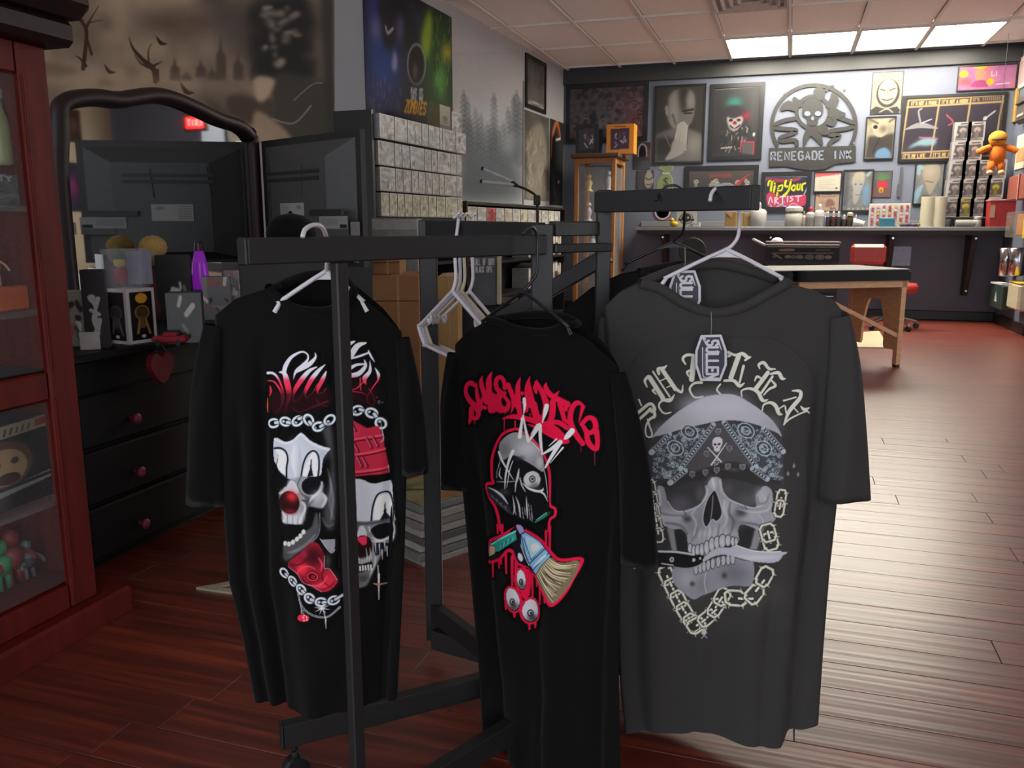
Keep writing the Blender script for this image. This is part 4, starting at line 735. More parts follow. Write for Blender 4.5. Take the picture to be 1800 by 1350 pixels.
def art_clowns():
    k = 260 / 1800; a = Art(468, 590, 706, 1102, 1.1, (11, 11, 12)); V3 = lambda: a.view(460, 580, k); V4 = lambda: a.view(460, 760, k); V5 = lambda: a.view(460, 940, k)
    V3(); GR = [(0, (190, 192, 198)), (520, (186, 186, 200)), (585, (214, 60, 86)), (660, (220, 44, 70)), (760, (96, 26, 40)), (1000, (70, 22, 32))]
    a.poly([(150, 700), (400, 760), (860, 700), (860, 900), (480, 960), (180, 1000)], (44, 14, 20), .9, 3, 20).poly([(1020, 620), (1420, 660), (1400, 880), (1020, 820)], (44, 14, 20), .8, 3, 20)
    for P, w_ in [([(118, 505), (190, 505), (255, 560), (305, 660), (335, 780), (320, 880)], (34, 30, 28, 22, 16, 8)), ([(118, 598), (200, 605), (270, 680), (310, 780), (290, 900), (215, 985)], (10, 18, 26, 30, 16, 6)), ([(275, 490), (335, 500), (370, 600), (400, 760), (370, 880), (345, 980)], (16, 50, 76, 60, 20, 6)), ([(335, 500), (350, 420), (420, 310), (540, 245), (612, 275), (618, 335), (560, 410), (480, 475), (450, 575)], (50, 56, 40, 24, 18, 26, 50, 34, 6)), ([(705, 255), (712, 310), (640, 390), (540, 450), (470, 500)], (8, 30, 56, 46, 8)),
                  ([(728, 425), (640, 470), (560, 560), (480, 680), (445, 800), (465, 845)], (14, 44, 60, 50, 14, 8)), ([(828, 398), (740, 480), (650, 600), (590, 740), (610, 800)], (12, 48, 56, 30, 8)), ([(840, 480), (800, 570), (740, 690), (740, 750)], (16, 50, 40, 8)), ([(465, 845), (540, 780), (600, 650)], (6, 8, 6)), ([(610, 800), (680, 730), (740, 620)], (6, 8, 6)), ([(740, 750), (800, 730), (840, 680)], (6, 8, 6)), ([(440, 910), (520, 965), (700, 900), (850, 840)], (10, 14, 20, 26)), ([(720, 820), (780, 880), (850, 900)], 12),
                  ([(1165, 125), (1090, 165), (1010, 260), (1000, 300)], (20, 60, 80, 40)), ([(1300, 145), (1200, 180), (1110, 310), (1005, 440)], (20, 66, 70, 26)), ([(1335, 262), (1230, 300), (1110, 335)], (22, 28, 20)), ([(1330, 235), (1360, 300), (1405, 375)], (14, 24, 6)), ([(1285, 345), (1300, 420), (1220, 510), (1110, 540), (1020, 580)], (10, 40, 60, 50, 20)), ([(1290, 395), (1180, 410), (1080, 480), (1030, 560)], (20, 36, 44, 20)), ([(1350, 360), (1352, 480), (1290, 570), (1312, 640)], (6, 40, 56, 6)), ([(1410, 445), (1450, 530), (1440, 610)], (8, 34, 10)), ([(1100, 540), (1040, 600), (1090, 640)], 10), ([(1240, 560), (1230, 660), (1120, 710), (1020, 690)], (10, 14, 12, 8)), ([(1310, 600), (1250, 640), (1250, 710)], 12), ([(1025, 740), (1150, 725), (1260, 740), (1340, 780)], (20, 18, 18, 10)), ([(1025, 800), (1120, 790), (1200, 770)], (20, 12, 6)), ([(1440, 600), (1360, 720), (1320, 820), (1370, 900), (1410, 850), (1370, 740), (1340, 690)], (16, 12, 12, 14, 12, 10, 6))]: a.line(P, w_, GR)
    a.line([(150, 660), (160, 720), (145, 780)], (14, 30, 10), (190, 40, 60)).line([(112, 810), (105, 920), (112, 990)], (10, 26, 8), (200, 80, 50)).ell(1455, 860, 12, 18, (150, 150, 154), ring=5).ell(1430, 800, 5, 6, (150, 150, 154)).ell(1492, 865, 5, 6, (150, 150, 154))
    CC = (172, 182, 188); links(a, [(190, 1110), (330, 1082), (460, 1092), (590, 1025), (690, 1140), (800, 1120), (880, 1060)], 130, 96, CC, (24, 32, 40), .22); links(a, [(1040, 960), (1150, 968), (1250, 945), (1390, 1000), (1470, 1120)], 130, 100, CC, (24, 32, 40), .22)
    a.line([(1470, 1100), (1500, 1350)], 8, (150, 154, 158))
    V4()
    a.poly([(800, -60), (900, -120), (940, 300), (960, 760), (930, 1100), (860, 1110), (820, 900), (900, 400), (880, 200)], (84, 84, 88), .9, 3, 18).line([(890, 520), (920, 760), (900, 1000)], (10, 40, 20), (120, 120, 124), .8, soft=8)
    f1 = [(195, 45), (330, 80), (440, 50), (540, -35), (640, 55), (780, 122), (886, 150), (884, 172), (810, 270), (790, 400), (770, 480), (650, 490), (540, 500), (470, 545), (370, 530), (325, 505), (250, 440), (225, 370), (190, 300)]
    a.poly(f1, (168, 173, 184), 1, 3).blob(480, 220, 90, 160, (184, 190, 200), .7).blob(800, 220, 60, 60, (140, 142, 154), .6)
    for P in ([(205, 185), (270, 180), (335, 220), (350, 300), (335, 480), (255, 430), (225, 350), (240, 240)], [(665, 210), (640, 260), (600, 340), (560, 480), (640, 470), (660, 300)], [(670, 200), (715, 215), (735, 300), (730, 480), (690, 470), (665, 330)]): a.poly(P, (196, 204, 210), 1, 2)
    a.line([(200, 168), (275, 165), (345, 205), (368, 290), (350, 400), (348, 510)], 24, (26, 38, 48)).line([(545, 490), (570, 340), (610, 240), (665, 190), (715, 195), (750, 260), (756, 380), (742, 510)], 20, (26, 38, 48)).poly([(250, 230), (235, 330), (210, 400), (225, 330)], (26, 30, 36), 1, 0).poly([(664, 240), (668, 380), (690, 480), (620, 490), (648, 400)], (24, 28, 36), 1, 0)
    a.poly([(470, 520), (560, 480), (800, 560), (800, 690), (855, 740), (835, 830), (785, 872), (650, 840), (625, 880), (560, 1040), (440, 1075), (300, 1055), (285, 930), (250, 700), (330, 620), (370, 540)], (134, 135, 140), 1, 3, 4).ell(670, 600, 118, 104, (18, 19, 24)).blob(290, 590, 60, 70, (18, 19, 22), .95).blob(740, 720, 70, 60, (176, 177, 182), .7).blob(640, 770, 40, 50, (70, 70, 76), .8)
    a.poly([(330, 690), (390, 560), (440, 548), (490, 600), (505, 690)], (172, 174, 180), 1, 3, 3).line([(540, 500), (500, 600), (560, 700)], 12, (80, 82, 88), .8).blob(460, 990, 140, 50, (184, 186, 192), .8)
    for x in (330, 400, 470, 540): a.blob(x, 1045, 26, 28, (188, 190, 194), .8); a.line([(x + 34, 960), (x + 30, 1060)], 8, (90, 90, 96), .7)
    a.ell(388, 812, 136, 136, (48, 16, 20)).blob(420, 740, 76, 60, (206, 46, 52), 1).blob(400, 920, 90, 28, (128, 24, 44), .9).line([(560, 770), (615, 790), (620, 900)], 12, (30, 34, 44), .9)
    a.poly([(330, 1080), (560, 1070), (720, 900), (700, 1100), (560, 1180), (330, 1290)], (14, 15, 17), 1, 2).poly([(312, 1300), (450, 1260), (590, 1140), (680, 1080), (735, 900), (770, 1090), (745, 1200), (650, 1300), (520, 1400), (320, 1520)], (84, 85, 88), 1, 3, 6).line([(770, 920), (775, 1100), (740, 1210), (640, 1300)], 9, (150, 151, 155), .8)
    for i, (x, y) in enumerate(((330, 1310), (385, 1310), (440, 1280), (490, 1240), (535, 1200), (575, 1150))): a.ell(x, y, 26, 32, (178, 178, 172), 1, .4)
    for P, w_, c_, al_ in (([(200, 60), (330, 100), (440, 70), (540, -10), (640, 80), (780, 145), (880, 165)], 16, (206, 210, 218), .8), ([(460, 120), (440, 300), (470, 480)], (20, 60, 30), (196, 202, 210), .6), ([(520, 120), (530, 300), (520, 470)], (10, 36, 20), (150, 154, 166), .6), ([(790, 560), (760, 660), (690, 730), (640, 800)], (16, 30, 26, 14), (196, 197, 202), .8), ([(560, 700), (620, 740), (650, 830)], (12, 20, 14), (70, 70, 76), .8), ([(800, 690), (840, 760), (800, 850)], (20, 30, 14), (184, 185, 190), .8), ([(300, 940), (330, 1000), (310, 1050)], (16, 20, 12), (200, 202, 206), .8), ([(560, 800), (600, 850), (560, 960), (520, 1050)], (14, 22, 20, 10), (196, 198, 204), .7), ([(330, 640), (300, 690), (255, 710)], (20, 24, 10), (196, 198, 204), .8), ([(360, 1420), (480, 1380), (620, 1290), (720, 1180)], (20, 40, 36, 16), (130, 131, 134), .7), ([(330, 1480), (420, 1460)], (16, 10), (120, 120, 122), .7), ([(860, 400), (900, 600), (880, 800), (930, 1000)], (10, 24, 18, 10), (130, 130, 136), .7), ([(800, 980), (860, 1080), (930, 1060)], (10, 22, 10), (120, 120, 126), .7)): a.line(P, w_, c_, al_, soft=8)
    a.poly([(1046, -140), (1160, -178), (1320, -80), (1450, -102), (1490, 40), (1522, 250), (1546, 410), (1536, 492), (1080, 492), (1060, 200)], (160, 36, 58), 1, 0).blob(1150, -40, 80, 60, (190, 56, 76), .7)
    for y in (90, 260, 330): pass
    for P in ([(1055, 70), (1250, 40), (1480, 20)], [(1065, 240), (1300, 225), (1510, 190)], [(1075, 440), (1300, 440), (1540, 420)]): a.line(P, 26, (196, 70, 88), .8).line([(p[0], p[1] + 26) for p in P], 16, (84, 16, 30), .8)
    for x, y in ((1130, 120), (1190, 130), (1340, 90), (1410, 80), (1080, 340), (1230, 310), (1290, 320), (1160, -120)): a.line([(x - 26, y - 46), (x + 30, y + 70)], 34, (90, 18, 34), .8).line([(x - 34, y - 50), (x + 18, y + 66)], 13, (206, 92, 108), .8)
    a.line([(1480, -60), (1500, 60), (1470, 100)], 7, (180, 180, 184)).line([(1540, 400), (1545, 490)], 7, (200, 150, 150))
    a.poly([(1075, 552), (1240, 530), (1320, 575), (1400, 604), (1562, 590), (1584, 760), (1606, 1000), (1606, 1100), (1250, 1090), (1105, 1040), (1090, 900)], (168, 171, 180), 1, 2).poly([(1090, 690), (1130, 700), (1165, 800), (1175, 990), (1110, 960), (1090, 850)], (192, 198, 204), 1, 2).poly([(1490, 745), (1550, 790), (1585, 1040), (1380, 1040), (1390, 880), (1430, 780)], (194, 202, 208), 1, 2)
    a.line([(1085, 660), (1140, 680), (1185, 790), (1190, 1010)], 20, (26, 36, 44)).line([(1358, 1045), (1375, 880), (1420, 750), (1490, 716), (1550, 750), (1585, 880), (1592, 1060)], 20, (26, 36, 44)).poly([(1500, 822), (1512, 980), (1560, 1070), (1440, 1070), (1486, 980)], (26, 32, 40), 1, 0)
    a.poly([(1100, 1040), (1300, 1060), (1600, 1090), (1612, 1300), (1500, 1420), (1430, 1560), (1335, 1770), (1290, 1838), (1150, 1838), (1140, 1660), (1120, 1480)], (122, 123, 126), 1, 3, 4).line([(1100, 1040), (1300, 1070), (1600, 1080)], 40, (70, 72, 78), .7, soft=10)
    a.ell(1470, 1195, 128, 92, (16, 17, 22)).blob(1140, 1110, 70, 60, (26, 26, 28), .95).poly([(1205, 1240), (1230, 1110), (1275, 1100), (1310, 1220)], (166, 168, 172), 1, 3, 3).line([(1350, 1290), (1450, 1320), (1580, 1290)], (10, 26, 14), (170, 172, 176), .9)
    for P, w_, c_, al_ in (([(1100, 1090), (1160, 1180), (1120, 1300), (1140, 1450)], (14, 24, 24, 14), (190, 191, 194), .7), ([(1330, 1120), (1370, 1240), (1450, 1310), (1590, 1290)], (10, 20, 24, 12), (196, 198, 202), .8), ([(1600, 1100), (1606, 1220), (1560, 1380)], (12, 20, 10), (186, 188, 192), .8), ([(1390, 1420), (1400, 1540), (1360, 1660), (1310, 1780)], (14, 20, 20, 10), (180, 181, 186), .7), ([(1160, 1700), (1240, 1780), (1300, 1790)], (20, 30, 14), (160, 161, 164), .7)): a.line(P, w_, c_, al_, soft=7)
    V5(); a.ell(1260, 110, 108, 144, (40, 16, 18)).poly([(1205, -10), (1300, -20), (1310, 60), (1275, 90), (1230, 50)], (190, 44, 70), 1, 3, 3)
    for x in (1150, 1195, 1300, 1340): a.line([(x, 130), (x + 15, 260)], (8, 22), (160, 161, 164), .8)
    a.poly([(1130, 290), (1250, 320), (1350, 290), (1370, 380), (1250, 420), (1130, 400)], (22, 22, 24), 1, 2)
    for i in range(8): a.line([(1140 + i * 30, 340 + (i % 2) * 4), (1143 + i * 30, 395)], 22, (176, 176, 172)); a.line([(1150 + i * 26, 235), (1152 + i * 26, 300)], (10, 16), (164, 165, 168), .8)
    a.poly([(1390, 90), (1470, 90), (1560, 150), (1500, 180), (1400, 240)], (18, 22, 30), .9, 2)
    for x, y in ((1400, 90), (1440, 100), (1490, 90), (1510, 160), (1465, 180)): a.line([(x, y), (x + 5, y + 120)], (14, 5), (176, 182, 190))
    a.blob(1260, 500, 90, 60, (54, 54, 56), .8).line([(1425, 360), (1430, 470)], 14, (150, 152, 156)).line([(1432, 470), (1432, 780)], (24, 8), (186, 182, 180)).line([(1375, 570), (1430, 595), (1535, 612)], (10, 24, 8), (150, 110, 100))
    a.poly([(370, 335), (392, 262), (540, 150), (660, 30), (760, 40), (832, 190), (832, 330), (890, 340), (982, 480), (972, 522), (900, 600), (800, 612), (690, 540), (570, 492), (500, 400)], (140, 26, 44), 1, 2).blob(700, 190, 110, 90, (44, 14, 20), .95).blob(560, 340, 70, 50, (212, 44, 60), .95).blob(900, 470, 60, 70, (196, 40, 62), .9).blob(820, 550, 90, 40, (206, 46, 68), .8).blob(430, 320, 60, 40, (110, 22, 38), .8).blob(590, 170, 40, 40, (150, 40, 66), .8)
    for P, w_, c_ in (([(400, 300), (500, 300), (580, 260), (640, 180)], (8, 16, 14, 8), (90, 16, 30)), ([(500, 400), (560, 330), (640, 310), (720, 340)], (10, 18, 16, 8), (226, 70, 84)), ([(830, 330), (800, 420), (830, 500), (900, 560)], (10, 18, 16, 8), (90, 14, 28)), ([(640, 520), (740, 540), (820, 500), (860, 430)], (10, 18, 18, 8), (226, 80, 96)), ([(680, 560), (780, 590), (880, 560), (950, 500)], (8, 16, 16, 8), (100, 16, 30)), ([(760, 210), (800, 280), (790, 360)], (12, 22, 10), (206, 60, 90)), ([(560, 420), (600, 490), (680, 520)], (8, 16, 8), (84, 12, 26))): a.line(P, w_, c_, .8, soft=4)
    a.ell(690, 430, 80, 66, (90, 16, 28), 1, .3).ell(690, 430, 62, 46, (200, 48, 66), 1, .3, ring=14).ell(692, 438, 34, 26, (60, 12, 20), 1, .3).ell(698, 436, 18, 13, (196, 48, 66), 1, .3, ring=8)
    a.line([(370, 340), (500, 405), (570, 495), (690, 545), (800, 612)], 7, (196, 150, 160), .8).line([(832, 190), (832, 330), (890, 342), (980, 482)], 7, (206, 170, 176), .8)
    a.poly([(790, -10), (950, -10), (948, 120), (910, 152), (850, 90)], (130, 130, 138), 1, 0, 3).line([(780, -20), (850, 90), (912, 155), (950, 120)], 8, (180, 180, 186)).blob(870, 250, 30, 90, (84, 86, 82), .8).blob(340, 230, 60, 50, (70, 72, 72), .8)
    links(a, [(310, 430), (430, 500), (550, 580), (670, 690), (800, 735), (930, 725), (1000, 690)], 120, 92, (164, 168, 176), (22, 26, 34), .22)
    for P in [[(520, 640), (560, 760), (650, 850), (760, 905), (860, 918), (940, 870), (1000, 815)]]:
        for x, y in smooth(P, 5): a.ell(x, y, 12, 9, (168, 170, 178), ring=6)
    a.line([(530, 690), (575, 850)], 12, (150, 152, 160)).ell(580, 845, 20, 20, (160, 162, 168), ring=7).poly([(508, 925), (540, 880), (620, 870), (660, 900), (655, 940), (600, 958), (530, 950)], (196, 38, 60), 1, 2)
    for x, y in ((590, 905), (632, 900), (600, 938), (635, 932), (600, 880)): a.ell(x, y, 10, 9, (224, 190, 196))
    for an in range(8): a.line([(805, 810), (805 + 90 * math.cos(an * .785 + .3), 810 + 70 * math.sin(an * .785 + .3))], (16, 3), (196, 198, 206))
    a.line([(815, 820), (850, 960)], 10, (178, 180, 186)).line([(842, 950), (848, 1055)], (16, 5), (180, 178, 172))
    return boost(a)
def art_tag(x0=1222, y0=586, x1=1280, y1=672):
    a = Art(x0, y0, x1, y1, 2.2, (56, 56, 68)).view(1100, 560, 340 / 1800); W = (214, 212, 222)
    o = [(705, 165), (882, 160), (930, 300), (930, 430), (875, 572), (700, 568), (655, 430), (658, 300)]
    a.a[:] = 1; a.line(o + o[:1], 22, W, 1, 0)
    a.text(858, 205, 104, 'SULLEN', W, 22, wx=0.42, rot=math.pi / 2)
    a.line([(858, 205), (890, 290)], (20, 6), W).line([(740, 190), (715, 180), (760, 250)], (16, 10, 18), W).line([(715, 270), (718, 520), (745, 545)], 10, W).line([(735, 290), (737, 510)], 4, (170, 170, 184))
    for x, y in ((868, 310), (852, 300), (852, 322)): a.ell(x, y, 7, 7, W)
    return a
def keep_of(a, sg=2.2):
    m = blur((a.a > 0.05).astype(float), sg) > 0.06; return m
# charcoal shirt on the right
S3 = Shirt((1265, 520), 1.45, 4, [(1062, 540), (1075, 700), (1083, 900), (1086, 1000), (1086, 1100), (1090, 1200), (1099, 1292)],
           [(1482, 548), (1477, 700), (1471, 888), (1458, 1007), (1448, 1132), (1438, 1277)],
           [(1062, 540), (1090, 513), (1125, 497), (1160, 507), (1200, 532), (1250, 549), (1300, 540), (1345, 517), (1380, 497), (1430, 510), (1465, 528), (1482, 548)],
           [(1062, 540), (1090, 513), (1125, 496), (1180, 479), (1257, 464), (1325, 477), (1380, 496), (1430, 510), (1465, 528), (1482, 548)],
           [(1099, 1290), (1160, 1283), (1230, 1285), (1310, 1299), (1368, 1304), (1382, 1284), (1438, 1274)],
           [(1.0, 0.1, 0.3, 0.010, 0.35), (2.2, 0.55, 0.2, 0.006, 0.1), (4.5, 0.2, 0.4, 0.003, 0.0)], creases=[(.93, .86, .035, .016, .12), (.06, .10, .04, .012, .2), (.80, .70, .03, .006, .55), (.30, .36, .03, .005, .6)])
t = thing('t_shirt', lvl(S3.p, S3.hem[:, 1].min()), 'faded charcoal t-shirt with grey skull in bandana biting a knife', 't-shirt', 't-shirts on the rack')
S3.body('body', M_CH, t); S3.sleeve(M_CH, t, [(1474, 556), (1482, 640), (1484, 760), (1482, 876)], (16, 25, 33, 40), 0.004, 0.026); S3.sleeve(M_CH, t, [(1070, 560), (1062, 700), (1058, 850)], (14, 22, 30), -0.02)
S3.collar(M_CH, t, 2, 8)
a = art_bandana(); sheet('print', a, S3.print_fn(), INK, t, keep_of(a), label='skull in paisley bandana with chain and lettering arched above')
# black shirt in the middle
S2 = Shirt((950, 560), 1.40, 40, [(800, 612), (803, 720), (812, 850), (826, 1000), (842, 1180), (850, 1325)],
           [(1088, 645), (1098, 760), (1096, 900), (1089, 1050), (1088, 1200), (1090, 1348)],
           [(800, 606), (835, 578), (868, 562), (890, 566), (915, 576), (945, 582), (975, 581), (1000, 572), (1045, 598), (1088, 645)],
           [(800, 606), (835, 578), (868, 561), (905, 556), (940, 555), (975, 560), (1000, 571), (1045, 598), (1088, 645)],
           [(850, 1322), (920, 1345), (1000, 1362), (1090, 1352)],
           [(1.3, 0.3, 0.2, 0.010, 0.3), (3.1, 0.1, 0.3, 0.005, 0.1)], creases=[(.95, .85, .04, .014, .2), (.10, .16, .04, .012, .2), (.6, .5, .03, .006, .6)])
t = thing('t_shirt', lvl(S2.p, S2.hem[:, 1].min()), 'black t-shirt with red graffiti lettering over a skull holding a paintbrush', 't-shirt', 't-shirts on the rack')
S2.body('body', M_BK, t); S2.sleeve(M_BK, t, [(800, 622), (794, 720), (802, 858)], (14, 24, 28)); S2.sleeve(M_BK, t, [(1090, 655), (1114, 800), (1126, 990)], (14, 27, 33), 0.004); S2.collar(M_BK, t, 2, 7, 0.007)
a = art_graffiti(); sheet('print', a, S2.print_fn(), INK, t, keep_of(a), label='red graffiti print with crowned skull, brush and dripping eyes')
# black shirt on the left
S1 = Shirt((560, 500), 1.25, 8, [(378, 560), (386, 700), (392, 880), (402, 1020), (428, 1130), (448, 1235)],
           [(706, 584), (714, 700), (715, 830), (711, 980), (705, 1100), (698, 1230)],
           [(378, 556), (420, 524), (480, 505), (500, 526), (535, 543), (580, 545), (610, 531), (628, 514), (670, 545), (706, 584)],
           [(378, 556), (420, 524), (480, 504), (520, 488), (560, 484), (600, 494), (628, 513), (670, 545), (706, 584)],
           [(448, 1234), (530, 1246), (620, 1241), (698, 1229)],
           [(1.6, 0.15, 0.3, 0.012, 0.2), (3.3, 0.6, 0.2, 0.005, 0.1)], creases=[(.26, .20, .03, .016, .1), (.12, .08, .03, .012, .2), (.93, .9, .03, .010, .2)])
t = thing('t_shirt', lvl(S1.p, S1.hem[:, 1].min()), 'black t-shirt with two white clown skulls, chain and rose', 't-shirt', 't-shirts on the rack')
S1.body('body', M_BK, t); S1.sleeve(M_BK, t, [(378, 572), (364, 700), (362, 884)], (18, 27, 32)); S1.sleeve(M_BK, t, [(708, 594), (722, 700), (731, 830)], (12, 19, 23)); S1.collar(M_BK, t, 2, 7, 0.007)
a = art_clowns(); sheet('print', a, S1.print_fn(), INK, t, keep_of(a), label='clown skulls with red noses, red hat, chain and rose')
# shirt hanging behind the charcoal one
S4 = Shirt((1185, 480), 1.63, 10, [(990, 548), (995, 700), (1005, 950), (1015, 1180)], [(1395, 560), (1400, 700), (1398, 950), (1390, 1180)],
           [(990, 545), (1040, 505), (1090, 482), (1125, 478), (1160, 494), (1195, 500), (1235, 494), (1275, 478), (1330, 505), (1395, 556)],
           [(990, 545), (1040, 505), (1090, 482), (1125, 476), (1195, 466), (1275, 477), (1330, 505), (1395, 556)], [(1015, 1180), (1200, 1190), (1390, 1180)], [(2.0, 0.2, 0.2, 0.008, 0.2)])
t = thing('t_shirt', lvl(S4.p, S4.hem[:, 1].min()), 'plain black t-shirt hanging behind the charcoal one, only shoulders showing', 't-shirt', 't-shirts on the rack')
S4.body('body', M_BK2, t, 40, 40); S4.sleeve(M_BK2, t, [(998, 560), (985, 680), (985, 800)], (14, 22, 28)); S4.collar(M_BK2, t, 3, 7)
# hang tags
M_CARD = mat('tag_card', (48, 48, 58), 0.5); M_TAGP = printmat('tag_print', 0.4)
def tag_card(sh, lift, dx, dy, label, f=1.0, parts=True):
    t = None; o = np.array([(695, 152), (890, 148), (944, 300), (944, 432), (886, 584), (692, 580), (643, 432), (646, 300)], float) * 340 / 1800 + (1100 + dx, 560 + dy)
    P = [onplane(x, y, sh.p + sh.n * lift, sh.n) for x, y in o]; c = np.mean(P, 0); t = thing('hang_tag', c, label, 'hang tag', 'hang tags on the shirts')
    fr = (c, sh.e, az, sh.n); mk('card', prism([((p - c) @ sh.e, (p - c) @ az) for p in P], fr, -0.0008, 0.0), M_CARD, t)
    a = art_tag(); g = px_fn(sh.p + sh.n * (lift + 0.0006), sh.n); gx, gy = np.meshgrid(np.linspace(a.x0, a.x1, a.w), np.linspace(a.y0, a.y1, a.h)); Q = (o - (dx, dy)); q = np.roll(Q, 1, 0); ins = np.zeros(gx.shape, bool)
    for (ax, ay), (bx, by) in zip(Q, q):
        if ay != by: ins ^= ((ay > gy) != (by > gy)) & (gx < (bx - ax) * (gy - ay) / (by - ay) + ax)
    sheet('print', a, lambda X, Y: g(X + dx, Y + dy), M_TAGP, t, ins, label='white blackletter name printed sideways')
    s0 = onplane(1250 + dx, 588 + dy, sh.p + sh.n * lift, sh.n); s1 = onplane(1250 + dx, 548 + dy, sh.p + sh.n * (lift - 0.004), sh.n)
    mk('string', tube(smooth([s0, (s0 + s1) / 2 + sh.n * 0.003, s1], 4), 0.0006, 6), mat('clear_tag_loop', (150, 150, 150), 0.3), t)
tag_card(S3, 0.034, 0, 0, 'dark shield-shaped tag with white blackletter on the charcoal shirt')
tag_card(S3, -0.010, -46, -113, 'dark shield-shaped tag half hidden inside the charcoal shirt neck')
# hangers in use
hanger('white plastic hanger holding the charcoal skull shirt', M_HW, [(1248, 353, 1.335), (1252, 338, 1.345), (1267, 326, 1.36), (1284, 326, 1.375), (1297, 340, 1.39), (1300, 372, 1.41), (1298, 412, 1.425), (1288, 430, 1.43)], (1277, 438, 1.435), (1167, 490, 1.44), (1376, 489, 1.43))
hanger('black plastic hanger behind the white one on the upper arm', M_HB, [(1153, 352, 1.43), (1160, 338, 1.44), (1176, 327, 1.46), (1194, 328, 1.48), (1203, 342, 1.50), (1203, 380, 1.53), (1200, 408, 1.56)], (1183, 425, 1.58), (1097, 465, 1.60), (1262, 462, 1.60), r=0.0028)
hanger('white plastic hanger inside the clown skull shirt', M_HW, [(532, 416, 1.075), (536, 404, 1.085), (549, 396, 1.10), (564, 398, 1.12), (573, 415, 1.15), (575, 450, 1.20)], (574, 476, 1.235), (488, 533, 1.245), (640, 531, 1.235))
hanger('black plastic hanger inside the red graffiti shirt', M_HB, [(918, 412, 1.36), (925, 403, 1.37), (936, 400, 1.385), (944, 415, 1.40), (945, 445, 1.405), (943, 480, 1.405), (930, 500, 1.405)], (920, 512, 1.405), (848, 565, 1.50), (1000, 575, 1.33), r=0.003, web=False)
for i, (dx, dd, m, nm) in enumerate(((0, 0.0, M_HW, 'nearest white one'), (8, 0.035, M_HL, 'second, lilac grey one'), (16, 0.07, M_HC, 'third, cream one'), (30, 0.11, M_HW, 'rearmost white one'))):
    hanger('empty plastic hanger between the two black shirts, %s of four' % nm, m, [(798 + dx, 382, 1.64 + dd), (803 + dx, 376, 1.66 + dd), (806 + dx, 384, 1.68 + dd), (800 + dx, 440, 1.66 + dd), (801 + dx, 490, 1.65 + dd)], (795 + dx, 512, 1.65 + dd),
           (736 + dx * .8, 574, 1.76 + dd), (862 + dx, 590, 1.55 + dd), r=0.0038, web=False, group='empty hangers on the rack', loop=[(746 + dx * .8, 606, 1.75 + dd), (866 + dx, 664, 1.56 + dd)])
GAIN = 0.46
# ================================================================== pictures and prints
GLOSS = printmat('glossy_poster', 0.32, coat=0.25); MATTE = printmat('matte_print', 0.7)
M_FRB = mat('black_picture_frame', (30, 30, 32), 0.4); M_FRW = mat('white_picture_frame', (190, 190, 186), 0.4)
def wallrect(r, p, u, n):
    """photo rectangle -> (top-left, width vector, height vector) on the wall through p"""
    x0, y0, x1, y1 = r; cx, cy = (x0 + x1) / 2, (y0 + y1) / 2; p = np.asarray(p, float)
    a, b = onplane(x0, cy, p, n), onplane(x1, cy, p, n); t, d = onplane(cx, y0, p, n), onplane(cx, y1, p, n)
    W = (b - a) @ u; Hh = t[2] - d[2]; c = onplane(cx, cy, p, n); o = c - u * W / 2; o = np.array([o[0], o[1], t[2]]); return o, u * W, -az * Hh
UX = np.array([1.0, 0, 0])
def pic(name, label, cat, r, paint, wall='back', fw=0.012, fm=None, dep=0.018, k=1.2, m=None, group='pictures on the back wall', view=None, tilt=0.0, gap=0.001):
    p, u, n = ((0, YB - dep - gap, 0), UX, NB) if wall == 'back' else ((LW_A + LW_N * (dep + gap)), LW_D, LW_N) if wall == 'left' else wall
    o, W, Hh = wallrect(r, p, u, n); c = o + W / 2 + Hh / 2; w_, h_ = np.linalg.norm(W), np.linalg.norm(Hh)
    t = thing(name, c + Hh / 2 - n * dep, label, cat, group); fr = (o - n * dep, W / w_, Hh / h_, n)
    if fw:
        q = [prism([(0, 0), (w_, 0), (w_ - fw, fw), (fw, fw)], fr, 0, dep), prism([(0, h_), (w_, h_), (w_ - fw, h_ - fw), (fw, h_ - fw)], fr, 0, dep), prism([(0, 0), (fw, fw), (fw, h_ - fw), (0, h_)], fr, 0, dep), prism([(w_, 0), (w_ - fw, fw), (w_ - fw, h_ - fw), (w_, h_)], fr, 0, dep)]
        mk('frame', sum(q, []), fm or M_FRB, t); ins = fw; lift = -0.35 * dep
    else: ins = 0.0; lift = 0.0006
    mk('backing', prism([(ins, ins), (w_ - ins, ins), (w_ - ins, h_ - ins), (ins, h_ - ins)], fr, 0.0, dep + lift - 0.0005), M_FRB if fw else M_FRW, t)
    fx, fy = ins / w_ * (r[2] - r[0]), ins / h_ * (r[3] - r[1]); a = Art(r[0] + fx, r[1] + fy, r[2] - fx, r[3] - fy, k, (60, 60, 62))
    if view: a.view(*view)
    paint(a); sheet('print', a, rect_fn(r[0], r[1], r[2], r[3], o + n * lift, W, Hh), m or GLOSS, t); return t
K4 = 450 / 1787; C3 = (900, 0, K4); C4 = (1350, 0, K4); Z3 = (1300, 280, 340 / 1800); R7 = (1600, 80, 200 / 1080); R8 = (1600, 320, 200 / 900); ZL = (640, 120, 0.2)
def px(v, x0, y0, x1, y1): return (v[0] + x0 * v[2], v[1] + y0 * v[2], v[0] + x1 * v[2], v[1] + y1 * v[2])
